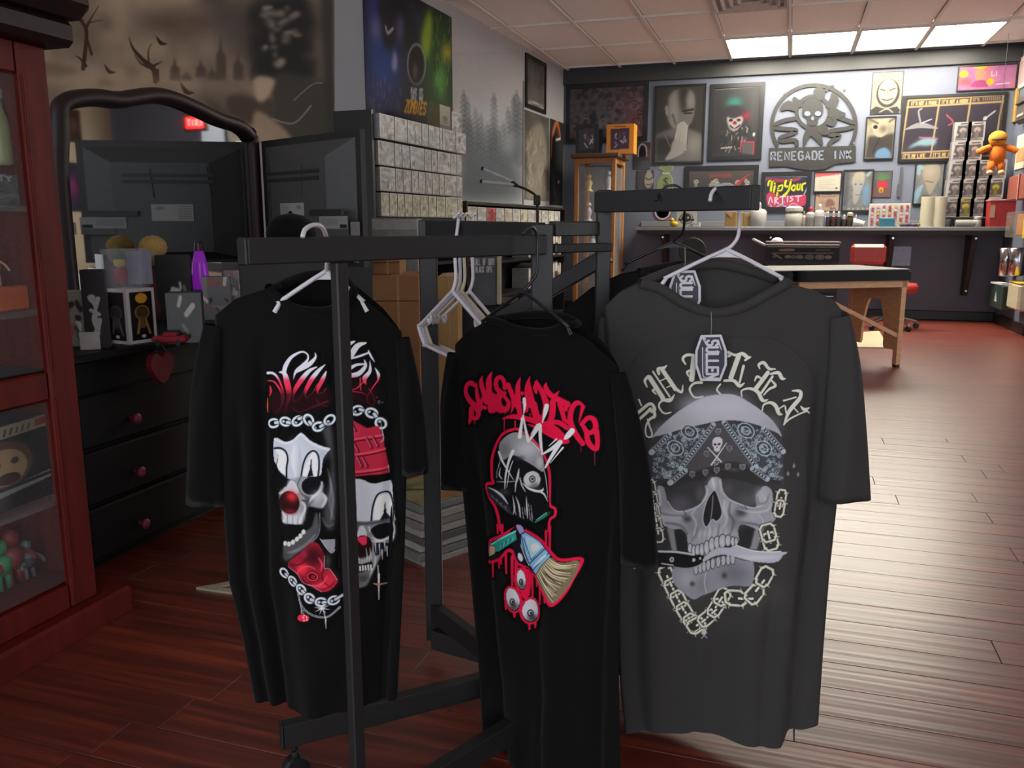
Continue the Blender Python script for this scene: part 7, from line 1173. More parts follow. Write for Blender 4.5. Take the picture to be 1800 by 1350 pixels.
left_pic('tall_print', 'tall pale print of twisted roots on the left wall', 'picture', 920.5, 964, 192, 350, p_tree, view=ZL, k=.6)
def p_flame(a): a.cloud([(34, 34, 36), (44, 44, 46)], 12, 6); a.line([(1640, 780), (1650, 600), (1690, 480), (1720, 600)], (20, 34, 40, 24), (206, 110, 50), .9, soft=6).line([(1690, 500), (1710, 620)], 16, (120, 60, 40), .7).line([(1680, 630), (1720, 620)], 14, (226, 226, 226)).line([(1660, 940), (1670, 1100)], 30, (70, 84, 84), .8, soft=4).ell(1705, 1000, 10, 12, (200, 200, 200))
left_pic('dark_print', 'narrow dark print with an orange flame arch in the corner', 'picture', 966, 989, 208, 360, p_flame, view=ZL, k=.7)
# thin white strips framing the painted forest
Yt, zt2 = onleft(919, 300)[1], onleft(870, 354)[2]
struct('trim_2', box(LP(Yt, 1.85, .006), (.012, .03, 1.25), math.atan2(LW_D[1], LW_D[0]) - math.pi / 2), M_FRW); struct('trim_3', beam(LP(7.22, 1.222, .006), LP(Yt - .02, 1.222, .006), .012, .03), M_FRW)
# ---- black shelving along the left wall
M_BLK = mat('black_melamine', (26, 26, 28), .4); M_BLK2 = mat('black_matte_card', (24, 24, 26), .6)
def wallbox(Y0, Y1, z0, z1, o0, o1, ch=.003): return prism([(0, 0), (1, 0), (1, 1), (0, 1)], (LP(Y0, z0, 0), LP(Y1, z0, 0) - LP(Y0, z0, 0), az * (z1 - z0), LW_N), o0, o1)
SO = .30
t = thing('bookcase', LP(5.85, 0, .15), 'black bookcase under the stack of silver boxes', 'bookcase')
mk('side', wallbox(5.10, 5.125, 0, 1.74, .004, SO - .01), M_BLK, t); mk('side', wallbox(6.52, 6.545, 0, 1.06, .004, SO - .01), M_BLK, t); mk('back_panel', wallbox(5.56, 6.52, 0, 1.05, .004, .014), M_BLK, t)
for z in (.05, .38, .71, 1.04): mk('shelf', wallbox(5.13, 6.515, z, z + .022, .016, SO - .012), M_BLK, t)
def silver(seed, cols=((118, 120, 120), (160, 162, 160), (196, 198, 196))):
    a = Art(0, 0, 20, 46, 1.0, (150, 150, 148)); a.cloud(cols, 6, seed); r = random.Random(seed)
    for i in range(9): x = r.uniform(1, 19); y = r.uniform(2, 40); a.line([(x, y), (x + r.uniform(-2, 2), y + r.uniform(4, 14))], r.uniform(.8, 2), r.choice([(226, 228, 226), (96, 96, 96), (206, 206, 200), (70, 70, 72)]), .7)
    a.line([(.5, .5), (19.5, .5)], 1.2, (206, 206, 204)).line([(.6, 0), (.6, 46)], 1.2, (214, 214, 212), .8).line([(0, 45), (20, 45)], 1.5, (110, 110, 108), .8); return a
rows = [('bottom', (150, 225, 295, 360, 430, 495, 570, 640, 720, 825, 870), 1.066, 0), ('third', (145, 285, 350, 425, 487, 548, 605, 665, 715, 820, 870), 1.232, 0), ('second', (135, 280, 345, 415, 540, 600, 655, 770, 820, 865), 1.398, 0), ('top', (130, 262, 375, 500, 560, 655, 680, 795, 885), 1.566, .02)]
nth = ['first', 'second', 'third', 'fourth', 'fifth', 'sixth', 'seventh', 'eighth', 'ninth', 'tenth']; SB = mat('clear_sleeve_silver', (150, 152, 150), .3); tints = [((150, 150, 130), (176, 176, 154), (206, 206, 186)), ((150, 152, 150), (172, 174, 170), (202, 204, 200))]
for rn, bx, z0, ex in rows:
    for i in range(len(bx) - 1):
        ya, yb = onleft(640 + bx[i] * .2, 300, SO)[1], onleft(640 + bx[i + 1] * .2, 300, SO)[1]; w_ = yb - ya - .004; c = LP((ya + yb) / 2, z0, SO + ex)
        figbox('clear-sleeved figure box, %s from the left in the %s row of the silver stack' % (nth[i], rn), c, w_ - .006, .156, .22 if rn == 'top' else .2, silver(i * 13 + len(rn), tints[0] if rn == 'bottom' else tints[1]), LW_D, LW_N, 'silver stack of boxed figures', SB)
z0 = 1.728
for i, (x0, x1, nm, h, cc) in enumerate(((774, 793, 'khaki box with a dark skull stamp', .17, (122, 116, 84)), (795, 812, 'slim silver box beside the khaki one', .145, (150, 152, 150)))):
    ya, yb = onleft(x0, 190, SO)[1], onleft(x1, 190, SO)[1]; a = silver(77 + i) if i else Art(0, 0, 20, 40, 1.0, cc)
    if not i: a.a[:] = 1; a.ell(10, 22, 5, 5, (50, 48, 40)).line([(5, 29), (15, 29)], 2, (50, 48, 40)).poly([(0, 34), (20, 34), (20, 40), (0, 40)], (60, 58, 50), 1, 0)
    figbox('%s on top of the silver stack' % nm, LP((ya + yb) / 2, z0, SO), yb - ya - .006, h, .1, a, LW_D, LW_N, 'boxes on top of the silver stack', mat('khaki_card%d' % i, cc, .5))
# ---- low bookcase under the painted forest
t = thing('bookcase', LP(8.2, 0, .14), 'long low black bookcase under the painted forest', 'bookcase'); Y0, Y1 = 6.62, 9.34
mk('side', wallbox(Y0, Y0 + .025, 0, 1.205, .004, .28), M_BLK, t); mk('side', wallbox(Y1 - .025, Y1, 0, 1.205, .004, .28), M_BLK, t); mk('back_panel', wallbox(Y0 + .03, Y1 - .03, .02, 1.19, .004, .012), M_BLK, t)
for z in (.05, .36, .67, .955): mk('shelf', wallbox(Y0 + .026, Y1 - .026, z, z + .022, .013, .275), M_BLK, t)
mk('top_board', wallbox(Y0 + .026, Y1 - .026, 1.18, 1.204, .013, .28), M_BLK, t)
r = random.Random(31); y = Y0 + .06; i = 0; nm2 = ['grey', 'silver', 'red', 'pale', 'cream', 'white', 'dark', 'ivory', 'pearl', 'ash', 'smoky', 'chalk', 'stone', 'bone']
while y < Y1 - .24:
    w_ = .20; col = {2: ((120, 40, 44), (160, 60, 62), (196, 130, 130))}.get(i, tints[i % 2]); figbox('%s boxed figure, number %s on the top shelf of the long low bookcase' % (nm2[i % 14], (nth + ['eleventh', 'twelfth', 'thirteenth', 'fourteenth'])[i]), LP(y + w_ / 2, .978, .26), w_ - .006, .185, .18, silver(200 + i, col), LW_D, LW_N, 'boxed figures in the low bookcase', SB); y += w_ + .012; i += 1
y = 8.30; i = 0; gc = [(150, 150, 146), (60, 62, 64), (120, 112, 90), (176, 172, 160), (40, 40, 44), (96, 60, 56), (130, 132, 134), (196, 192, 180), (70, 74, 70), (110, 104, 98)]; gn = ['light grey', 'charcoal', 'olive', 'cream', 'black', 'maroon', 'silver', 'ivory', 'moss', 'taupe']
for sh_, z0 in (('third', .692), ('lower', .382)):
    y = 8.24
    for i in range(14):
        w_ = .062 + .016 * ((i * 7) % 3); h = .20 + .014 * ((i * 5) % 4); g = wallbox(y, y + w_ - .003, z0, z0 + h, .06, .24); tt = mk('game_case', g, mat('case_%s' % gn[i % 10].replace(' ', '_'), gc[i % 10], .35), None, '%s game case, %s along the %s shelf of the low bookcase' % (gn[i % 10], (nth + ['eleventh', 'twelfth', 'thirteenth', 'fourteenth'])[i], sh_), 'game case', 'game cases in the low bookcase'); mk('spine_label', wallbox(y + .008, y + w_ - .011, z0 + h * .55, z0 + h * .92, .2401, .2412), mat('spine_pale', (196, 194, 186), .5), tt); y += w_ + .002
# ---- oak display cabinet in the corner
M_OAK = mat('golden_oak', (158, 106, 52), .4, var=.18, scale=9, stretch=(6, 6, 1)); M_DOAK = mat('dark_oak', (84, 60, 40), .45, var=.15, scale=9, stretch=(6, 6, 1)); M_GLS = mat('cabinet_glass', (200, 206, 210), .05, alpha=.12)
X0, X1, Yf, Yk, H_ = -2.33, -1.86, 9.42, 9.98, 1.80
t = thing('display_cabinet', ((X0 + X1) / 2, (Yf + Yk) / 2, 0), 'narrow oak and glass display cabinet in the far left corner', 'display cabinet')
mk('top', box(((X0 + X1) / 2, (Yf + Yk) / 2, H_ - .03), (X1 - X0 + .08, Yk - Yf + .08, .05), ch=.012), M_DOAK, t); mk('base', box(((X0 + X1) / 2, (Yf + Yk) / 2, .06), (X1 - X0 + .04, Yk - Yf + .04, .12), ch=.01), M_OAK, t); mk('back_panel', box(((X0 + X1) / 2, Yk - .01, H_ / 2), (X1 - X0 - .06, .015, H_ - .2)), mat('grey_mirror_back', (120, 124, 128), .25), t)
for x in (X0 + .025, X1 - .025):
    for y_ in (Yf + .025, Yk - .025): mk('post', box((x, y_, H_ / 2 + .03), (.05, .05, H_ - .17), ch=.006), M_OAK, t)
mk('top_rail', box(((X0 + X1) / 2, Yf + .02, H_ - .085), (X1 - X0 - .1, .03, .06), ch=.004), M_OAK, t); mk('side_rail', box((X1 - .02, (Yf + Yk) / 2, H_ - .085), (.03, Yk - Yf - .1, .06), ch=.004), M_OAK, t)
mk('door_pane', box(((X0 + X1) / 2, Yf + .015, H_ / 2), (X1 - X0 - .1, .005, H_ - .30)), M_GLS, t); mk('side_pane', box((X1 - .015, (Yf + Yk) / 2, H_ / 2), (.005, Yk - Yf - .1, H_ - .30)), M_GLS, t)
for z in (.35, .72, 1.05, 1.38): mk('shelf', box(((X0 + X1) / 2, (Yf + Yk) / 2, z), (X1 - X0 - .06, Yk - Yf - .08, .012)), M_GLS, t)
r = random.Random(5)
for i, (x, y_, z, h, w_, c, nm) in enumerate(((-2.2, 9.6, 1.386, .2, .1, (196, 176, 110), 'brass trophy cup on the top shelf'), (-2.0, 9.7, 1.386, .24, .12, (150, 150, 160), 'grey figurine on the top shelf'), (-2.2, 9.62, 1.056, .22, .1, (196, 190, 200), 'pale figurine left on the second shelf'), (-2.07, 9.62, 1.056, .26, .09, (150, 140, 160), 'lilac figurine mid second shelf'), (-1.95, 9.62, 1.056, .2, .09, (206, 204, 200), 'white vase right on the second shelf'), (-1.95, 9.7, .726, .24, .1, (120, 70, 50), 'brown statuette on the third shelf'), (-2.15, 9.6, .726, .2, .1, (170, 170, 168), 'silver statuette on the third shelf'))):
    tt = thing('figurine', (x, y_, z), '%s of the oak display cabinet' % nm, 'figurine', 'figurines in the oak cabinet'); m = mat('fig%d' % i, c, .4); mk('body', lathe([(w_ * .5, 0), (w_ * .45, h * .08), (w_ * .22, h * .2), (w_ * .42, h * .5), (w_ * .2, h * .72)], (x, y_, z), 14), m, tt, sm=True); mk('head', ball((x, y_, z + h * .85), w_ * .28), m, tt, sm=True)
def cabbox(label, x0, x1, top, Y, dep, col, win, art=None):
    xa, xb = ony(x0, 250, Y)[0], ony(x1, 250, Y)[0]; h = ony((x0 + x1) / 2, top, Y)[2] - (H_ - .005); w_ = xb - xa; c = np.array([(xa + xb) / 2, Y, H_ - .005]); a = Art(0, 0, 50, 60, 1, col); a.a[:] = 1; a.poly([(8, 10), (42, 8), (42, 50), (8, 52)], win, 1, 0); r = random.Random(x0)
    for i in range(14): x, y_ = r.uniform(14, 38), r.uniform(16, 46); a.line([(x, y_), (x + r.uniform(-6, 6), y_ + r.uniform(2, 9))], 3, r.choice([(150, 146, 160), (90, 80, 110), (190, 186, 190), (110, 60, 60)]), .8)
    a.line([(16, 5), (34, 5)], 2.5, np.array(col) * .6); figbox(label, c, w_, h, dep, a, UX, NB, 'boxes on the oak cabinet', mat('cb%d' % x0, col, .5))
cabbox('black collectible box on the oak cabinet', 1012, 1052, 218, 9.56, .2, (44, 44, 48), (62, 60, 70)); cabbox('orange collectible box on the oak cabinet', 1066, 1114, 218, 9.56, .2, (206, 130, 36), (60, 40, 60))
# ---- two-bar work lamp on a stand
D_ = 6.0; M_LED = mat('lamp_tube_white', (186, 188, 190), .35); J = at(910, 327, D_); t = thing('work_lamp', onz(945, 640, 0) * 0 + np.array([at(946, 345, D_)[0], at(946, 345, D_)[1], 0]), 'black stand lamp with two white bar tubes by the forest mural', 'lamp')
for (x0, y0_, x1, y1_) in ((849, 297, 901, 319), (847, 319, 904, 325)): b = mk('lamp_bar', tube([at(x0, y0_, D_), at(x1, y1_, D_)], .012, 10), M_LED, t); mk('bar_cap', tube([at(x0 - 3, y0_ - 1, D_), at(x0 + 1, y0_, D_)], .0135, 10), M_RUB, b)
mk('joint', tube([at(899, 319, D_), J], .012, 8) + tube([at(903, 325, D_), J], .012, 8), M_RUB, t); mk('gooseneck', tube(smooth([J, at(925, 333, D_), at(940, 342, D_), at(944, 350, D_)], 5), .009, 8), M_RUB, t); E0 = at(945, 345, D_); mk('pole', tube([E0, (E0[0], E0[1], .03)], .011, 10), M_RUB, t); mk('clamp', box(at(944, 352, D_), (.05, .04, .07), .3, .006), M_RUB, t)
for i in range(3): an = i * 2.094 + .4; mk('leg', tube([(E0[0], E0[1], .25), (E0[0] + .3 * math.cos(an), E0[1] + .3 * math.sin(an), .012)], .010, 8), M_RUB, t)
GAIN = 1.0
# ================================================================== dresser with mirror, television, toys
XM, XF, ZD = -2.36, -1.82, .655; M_DRS = mat('black_painted_wood', (8, 7, 9), .5, spec=.25); M_MFR = mat('dark_mahogany', (34, 12, 16), .5, var=.2)
t = thing('dresser', ((XM + XF) / 2, 2.6, 0), 'black painted dresser with pink knobs below the mirror', 'dresser')
mk('carcass', box(((XM + XF) / 2 - .02, 2.60, .33), (XF - XM - .06, 1.66, .60), ch=.006), M_DRS, t); mk('top', box(((XM + XF) / 2, 2.60, ZD - .0125), (XF - XM + .02, 1.72, .025), ch=.006), M_DRS, t); mk('plinth', box(((XM + XF) / 2 - .03, 2.60, .03), (XF - XM - .10, 1.6, .06)), M_DRS, t)
M_PNK = mat('pink_rose_knob', (120, 36, 54), .5)
for j in range(2):
    for i in range(3):
        yc = 2.19 + j * .83; d_ = mk('drawer', box((XF - .043, yc, .125 + i * .165), (.024, .78, .152), ch=.006), M_DRS, t)
        for k_ in (-1, 1): mk('knob', lathe([(.006, 0), (.006, .012), (.014, .018), (.016, .028), (.008, .034)], (XF - .031, yc + k_ * .20, .105 + i * .165), 12, (1, 0, 0)), M_PNK, d_)
# mirror: curved mahogany frame and real glass in the plane of the wall side
oc = [(98, 330), (97, 250), (96, 200), (104, 182), (128, 174), (165, 172), (200, 176), (228, 172), (265, 168), (298, 174), (336, 190), (378, 210), (414, 222), (432, 240), (438, 262)]
mp_ = [onx(x, y, XM) for x, y in oc]; yl, yr = mp_[0][1], mp_[-1][1]; path = [np.array([XM + .02, yl, ZD + .02])] + [np.array([XM + .02, p[1], p[2]]) for p in mp_] + [np.array([XM + .02, yr, ZD + .02])]
t = thing('dresser_mirror', (XM, (yl + yr) / 2, ZD), 'mirror with curved dark mahogany frame on the black dresser', 'mirror'); sm_ = smooth(path, 4)
mk('frame', tube(sm_, [.030] * len(sm_), 10), M_MFR, t, sm=True); mk('bottom_rail', beam((XM + .02, yl, ZD + .04), (XM + .02, yr, ZD + .04), .05, .06, ch=.008), M_MFR, t)
mm = bpy.data.materials.new('mirror_silver'); mm.use_nodes = True; b = mm.node_tree.nodes['Principled BSDF']; b.inputs['Metallic'].default_value = 1; b.inputs['Roughness'].default_value = .03; b.inputs['Base Color'].default_value = (.66, .68, .68, 1)
mk('glass', prism([(p[1], p[2]) for p in sm_], ((XM, 0, 0), (0, 1, 0), az, (1, 0, 0)), .004, .010), mm, t)
# television seen from behind
E0 = np.array([-2.31, 3.42, 0]); E1 = np.array([-1.64, 3.10, 0]); tu = (E1 - E0) / np.linalg.norm(E1 - E0); tn = np.array([tu[1], -tu[0], 0]); tw = np.linalg.norm(E1 - E0); tz1 = onplane(540, 238, E0, tn)[2]; tz0 = onplane(600, 468, E0, tn)[2]
M_TV = mat('grey_tv_plastic', (74, 76, 78), .5, var=.06); M_TVD = mat('dark_tv_plastic', (40, 41, 43), .5); t = thing('television', (E0 + E1) / 2 + az * ZD, 'flat television seen from behind at the end of the dresser', 'television'); fr = (E0 + az * tz0, tu, az, tn); th_ = tz1 - tz0
mk('rim', prism([(0, 0), (tw, 0), (tw, th_), (0, th_)], fr, -.025, .0), M_TVD, t)
V = []; ins = [(.03, .03, 0.001), (.16, .10, .06)]
for (ix, iz, dd) in ins: V += [E0 + tu * a_ + az * (tz0 + b_) + tn * dd for a_, b_ in ((ix, iz * .5), (tw - ix, iz * .5), (tw - ix, th_ - iz), (ix, th_ - iz))]
mk('back_housing', [(np.array(V), [(4, 5, 6, 7), (0, 1, 5, 4), (1, 2, 6, 5), (2, 3, 7, 6), (3, 0, 4, 7)])], M_TV, t)
def onTV(x, y, o=.062): return onplane(x, y, E0 + tn * o, tn)
def tvplate(nm, x0, y0_, x1, y1_, m, o=.062, d_=.002, art=None):
    p0, p1 = onTV(x0, (y0_ + y1_) / 2, o), onTV(x1, (y0_ + y1_) / 2, o); za, zb_ = onTV((x0 + x1) / 2, y0_, o)[2], onTV((x0 + x1) / 2, y1_, o)[2]; q = E0 + tn * o; s0, s1 = (p0 - E0) @ tu, (p1 - E0) @ tu; pl = mk(nm, prism([(s0, zb_), (s1, zb_), (s1, za), (s0, za)], (E0 * (1, 1, 0), tu, az, tn), o - .001, o + d_), m, t)
    if art is not None: sheet('label_print', art, rect_fn(art.x0, art.y0, art.x1, art.y1, E0 + tu * s0 + az * za + tn * (o + d_ + .0005), tu * (s1 - s0), -az * (za - zb_)), MATTE, pl)
a = Art(0, 0, 40, 30, 1.6, (168, 168, 168)); a.a[:] = 1; [a.line([(2, y), (16 - (y % 3) * 2, y)], .8, (90, 90, 92), .8) for y in range(4, 28, 3)]; a.text(28, 5, 4, 'CE', (90, 90, 92), .7); a.ell(34, 8, 2, 2, (90, 90, 92), ring=.6); tvplate('rating_label', 494, 357, 535, 388, M_FRW, art=a)
a = Art(0, 0, 60, 40, 1.2, (150, 151, 152)); a.a[:] = 1; [a.line([(4 + i * 2, 8), (4 + i * 2, 30)], .7, (96, 96, 98), .8) for i in range(18)]; a.poly([(44, 26), (58, 26), (58, 38), (44, 38)], (40, 40, 42), 1, 0); tvplate('port_panel', 562, 380, 612, 402, M_TVD, art=a); tvplate('port_cover', 548, 368, 604, 378, M_TVD, d_=.012)
tvplate('port_block', 575, 396, 612, 414, M_TV); tvplate('switch_plate', 617, 390, 632, 414, M_FRW); tvplate('vent_slots', 470, 300, 560, 306, M_TVD); tvplate('vent_slots', 470, 312, 560, 318, M_TVD)
for x in (475, 530): mk('housing_seam', beam(onTV(x, 290, .0615), onTV(x, 345, .0615), .004, .004), M_TVD, t)
mid = (E0 + E1) / 2; mk('stand_neck', box(mid + az * ((ZD + tz0) / 2 + .02) - tn * .012, (.10, .03, tz0 - ZD + .02), math.atan2(tu[1], tu[0])), M_TVD, t); mk('stand_foot', box(mid + az * (ZD + .008) + tn * .0, (.34, .18, .016), math.atan2(tu[1], tu[0]), .006), M_TVD, t)
# what the mirror shows of the other side of the room
def mirrored(x, y, X=None, Y=None):
    r = ray(x, y)
    if Y is not None: k_ = Y / r[1]; P = CP + r * k_; return np.array([2 * XM - P[0], Y, P[2]])
    k_ = (2 * XM - X) / r[0]; P = CP + r * k_; return np.array([X, P[1], P[2]])
XQ = XR + 1.32 - .002
p_ = mirrored(342, 216, Y=YR - .03); t = thing('exit_sign', p_ - az * .1, 'small lit red exit sign reflected in the dresser mirror', 'sign'); mk('housing', box(p_, (.34, .05, .20), ch=.01), mat('exit_housing', (60, 50, 50), .5), t); mk('lit_face', box(p_ + NB * .026, (.24, .004, .13)), mat('exit_red', (255, 30, 30), .5, emit=4.0), t)
for i, ch in enumerate('EXIT'):
    g = []
    for st in FONT[ch].split('|'):
        P = [tuple(map(float, q.split(','))) for q in st.split()]; g += ribbon_quads([(x / 4 * .035, -y / 6 * .07) for x, y in P], .009, (p_ + NB * .028 + np.array([-.1 + i * .054, 0, .035]), UX, az, NB), 0, .003)
    mk('letter', g, mat('exit_letter', (255, 190, 180), .5, emit=2.0), t)
for (x0, y0_, x1, y1_, c, c2, nm) in ((112, 190, 142, 252, (40, 24, 24), (120, 90, 80), 'dark brown'), (108, 284, 146, 372, (26, 26, 50), (190, 50, 130), 'purple and pink')):
    q0, q1 = mirrored(x0, y0_, X=XQ), mirrored(x1, y1_, X=XQ); ya, yb = sorted((q0[1], q1[1])); za, zb_ = max(q0[2], q1[2]), min(q0[2], q1[2]); a = Art(0, 0, 30, 40, 1.2, c).cloud([c, np.array(c) * 1.5 + 6], 8, x0); a.blob(17, 20, 7, 8, c2, .9)
    t = thing('concert_poster', (XQ - .004, (ya + yb) / 2, zb_), '%s poster seen in the dresser mirror' % nm, 'poster'); mk('backing', box((XQ - .004, (ya + yb) / 2, (za + zb_) / 2), (.006, yb - ya, za - zb_)), M_FRB, t); sheet('print', a, rect_fn(0, 0, 30, 40, (XQ - .0078, yb, za), (0, ya - yb, 0), (0, 0, zb_ - za)), MATTE, t)
# ---- toys on the dresser
def dz(x, y, z=ZD): return onz(x, y, z)
def upbox(name, label, cat, B_, w_, dep, h, rz, m, arts=(), group=None, ch=.003):
    """box standing at B_; arts: prints for its -y and +x faces before turning"""
    t = thing(name, B_, label, cat, group); mk('body', box((B_[0], B_[1], B_[2] + h / 2), (w_, dep, h), rz, ch), m, t); R_ = rotm(rz, 2)
    for i, a in enumerate(arts):
        if a is None: continue
        o, u_, n_ = [((-w_ / 2, -dep / 2, h), (w_, 0, 0), (0, -1, 0)), ((w_ / 2, -dep / 2, h), (0, dep, 0), (1, 0, 0)), ((-w_ / 2, dep / 2, h), (0, -dep, 0), (-1, 0, 0))][i]
        sheet('printed_face', a, rect_fn(a.x0, a.y0, a.x1, a.y1, np.asarray(B_) + R_ @ (np.array(o) + np.array(n_) * .0008), R_ @ np.array(u_, float), (0, 0, -h)), GLOSS, t)
    return t
def figface(seed, gold):
    a = Art(0, 0, 42, 96, 1.3, (206, 202, 206)); a.a[:] = 1; a.poly([(5, 6), (38, 6), (38, 90), (5, 90)], (26, 22, 20), 1, 0); c = (150, 116, 70) if gold else (96, 92, 92)
    if gold: a.ell(22, 17, 9, 9, (222, 160, 60))
    a.ell(22, 42, 10, 12, np.array(c) * .5).ell(22, 42, 10, 12, c, ring=2).line([(18, 54), (14, 78)], 4, c).line([(26, 54), (32, 80)], 4, c).line([(22, 52), (22, 66)], 8, np.array(c) * .7).ell(22, 84, 3.5, 3, (200, 190, 186)); return a
q = dz(231, 606); c0 = q - np.array([-.0, -.095, 0]) * 1.0; d45 = YAW + .28 + math.pi / 4; q = q + np.array([-math.sin(YAW + .38), math.cos(YAW + .38), 0]) * .072
upbox('figure_box', 'white edged figure box with gold figure, corner towards us on the dresser', 'figure box', q, .10, .10, .163, d45 + .03, mat('figbox_white', (206, 202, 206), .4), (figface(2, True), None, figface(1, False)), ch=.004); FBQ = q
B_ = FBQ + az * .1635 + np.array([-.02, .02, 0]); t = thing('clear_case', B_, 'clear acrylic case with a tiny toy in red and green, on the figure box', 'display case'); mk('case', box(B_ + az * .058, (.115, .09, .116), YAW + .2, .003), mat('clear_acrylic', (196, 200, 216), .06, alpha=.22), t); mk('backdrop', box(B_ + az * .058 + np.array([.02, .035, 0]), (.07, .004, .10), YAW + .2), mat('lilac_card', (130, 130, 150), .4), t); mk('toy_body', ball(B_ + az * .035 + np.array([-.02, 0, 0]), (.022, .018, .028)), mat('toy_red', (160, 50, 40), .5), t, sm=True); mk('toy_head', ball(B_ + az * .075 + np.array([-.022, 0, 0]), .018), mat('toy_yellow', (200, 190, 90), .5), t, sm=True); mk('toy_hat', lathe([(.02, 0), (.016, .012), (.004, .03)], B_ + az * .084 + np.array([-.02, 0, 0]), 12), mat('toy_green', (70, 100, 50), .6), t)
B_ = dz(276, 560); t = thing('doll', B_, 'maroon clothed doll with straw yellow hair on the dresser', 'doll'); m = mat('maroon_cloth', (70, 22, 32), .8); mk('dress', lathe([(.06, 0), (.062, .05), (.045, .16), (.03, .20)], B_, 16), m, t, sm=True); mk('head', ball(B_ + az * .245, (.045, .045, .05)), mat('doll_skin', (150, 120, 96), .6), t, sm=True); mk('hair', ball(B_ + az * .268 + np.array([0, .008, 0]), (.052, .052, .045)), mat('straw_hair', (176, 146, 84), .9, bump=.4, scale=90), t, sm=True)
for s_ in (-1, 1): mk('arm', tube([B_ + az * .18 + RT * s_ * .035, B_ + az * .10 + RT * s_ * .07], [.016, .012], 8), m, t, sm=True)
# lava lamp
B_ = dz(357, 552); t = thing('lava_lamp', B_, 'small glowing purple lava lamp with blue base', 'lamp'); mk('base', lathe([(.04, 0), (.042, .01), (.03, .055), (.036, .09), (.032, .10)], B_, 18), mat('lava_blue_base', (36, 40, 110), .35, emit=.15), t, sm=True); mk('glass', lathe([(.033, .10), (.036, .12), (.028, .20), (.018, .25)], B_, 18), mat('lava_purple', (110, 30, 140), .2, emit=.5), t, sm=True); mk('cap', lathe([(.019, .25), (.016, .28), (.012, .29)], B_, 16), mat('lava_cap', (50, 20, 60), .3), t)
for i in range(6): an = i * 1.05; mk('star', ball(B_ + np.array([.037 * math.cos(an), .037 * math.sin(an), .05 + (i % 2) * .03]), .006, 8, 6), mat('star_white', (190, 200, 230), .5), t)
def toyface(seed, bg, n=16):
    r = random.Random(seed); a = Art(0, 0, 40, 44, 1.1, bg); a.a[:] = 1
    for i in range(n): x, y = r.uniform(4, 36), r.uniform(6, 38); a.line([(x, y), (x + r.uniform(-8, 8), y + r.uniform(-8, 8))], r.uniform(2, 6), r.choice([(40, 40, 44), (110, 110, 112), (200, 196, 190), (150, 80, 80)]), .9)
    return a
for i, (x, y, w_, h, c, nm) in enumerate(((385, 560, .10,   .16, (104, 104, 106), 'pale toy box with dark figure print'), (425, 556, .11, .18, (120, 104, 104), 'pinkish white toy box'), (135, 606, .085, .16, (128, 124, 112), 'cream toy box with a black speaker print'), (312, 560, .12, .24, (28, 28, 30), 'tall black toy box'), (330, 600, .10, .15, (30, 30, 36), 'dark blue toy box'))):
    q = dz(x, y); upbox('toy_box', nm + ' among the toys on the dresser', 'toy box', q, w_, .07, h, YAW + .25, mat('toybox%d' % i, c, .5), (toyface(i + 3, c, 16 if sum(c) > 200 else 4),), 'toy boxes on the dresser')
a = Art(0, 0, 30, 110, 1.4, (44, 44, 48)); a.a[:] = 1; W = (178, 178, 178); a.line([(12, 40), (16, 52), (14, 70), (18, 90)], (9, 4, 8, 3), W).line([(20, 40), (17, 54)], (6, 3), W).line([(20, 70), (14, 90)], (6, 8), W).ell(12, 38, 5, 4, W).line([(10, 56), (20, 62)], 5, W)
q = dz(175, 611); upbox('narrow_box', 'narrow black box with white bone logo at the dresser edge', 'box', q, .062, .04, .225, YAW + .3, mat('dark_card', (44, 44, 48), .6), (a,)); one('price_card', box(q + np.array([.012, -.045, .026]), (.052, .003, .05), YAW + .3), mat('price_white', (190, 190, 188), .6), 'white price card leaning on the narrow black box', 'card')
q = dz(326, 585); t = thing('mini_figure', q, 'tiny teal and white creature toy on the dresser', 'toy'); mk('body', ball(q + az * .018, (.018, .015, .018), 10, 6), mat('teal_toy', (90, 176, 156), .5), t, sm=True); mk('ears', tube([q + az * .03 + RT * .004, q + az * .055 + RT * .010], [.008, .002], 8) + tube([q + az * .03 - RT * .004, q + az * .048 - RT * .014], [.008, .002], 8), mat('pale_toy', (196, 206, 200), .5), t)
q = dz(300, 606); t = thing('toy_car', q, 'dark red toy car on the dresser edge', 'toy car'); m = mat('toy_car_red', (150, 30, 50), .35); mk('body', beam(q - RT * .05 + az * .016, q + RT * .05 + az * .018, .04, .02, ch=.006), m, t); mk('cabin', beam(q - RT * .02 + az * .03, q + RT * .025 + az * .03, .032, .014, ch=.005), m, t)
for s_ in (-.03, .03): mk('wheels', cyl(q + RT * s_ - FWH * .021 + az * .009, q + RT * s_ + FWH * .021 + az * .009, .009, 12), M_RUB, t)
q = onx(283, 645, XF + .018); t = thing('heart_pouch', q - az * .05, 'red heart shaped pouch hanging on the dresser front', 'pouch'); hp = [(0, -.05), (-.045, -.005), (-.045, .03), (-.022, .045), (0, .03), (.022, .045), (.045, .03), (.045, -.005)]; mk('pouch', prism(smooth(hp, 3, True), (q, (0, 1, 0), az, (1, 0, 0)), -.012, .008), mat('pouch_red', (112, 20, 36), .6), t); mk('loop', tube(smooth([q + az * .03 + np.array([0, -.03, 0]), q + az * .07, q + az * .03 + np.array([0, .03, 0])], 4), .003, 6), M_RUB, t)
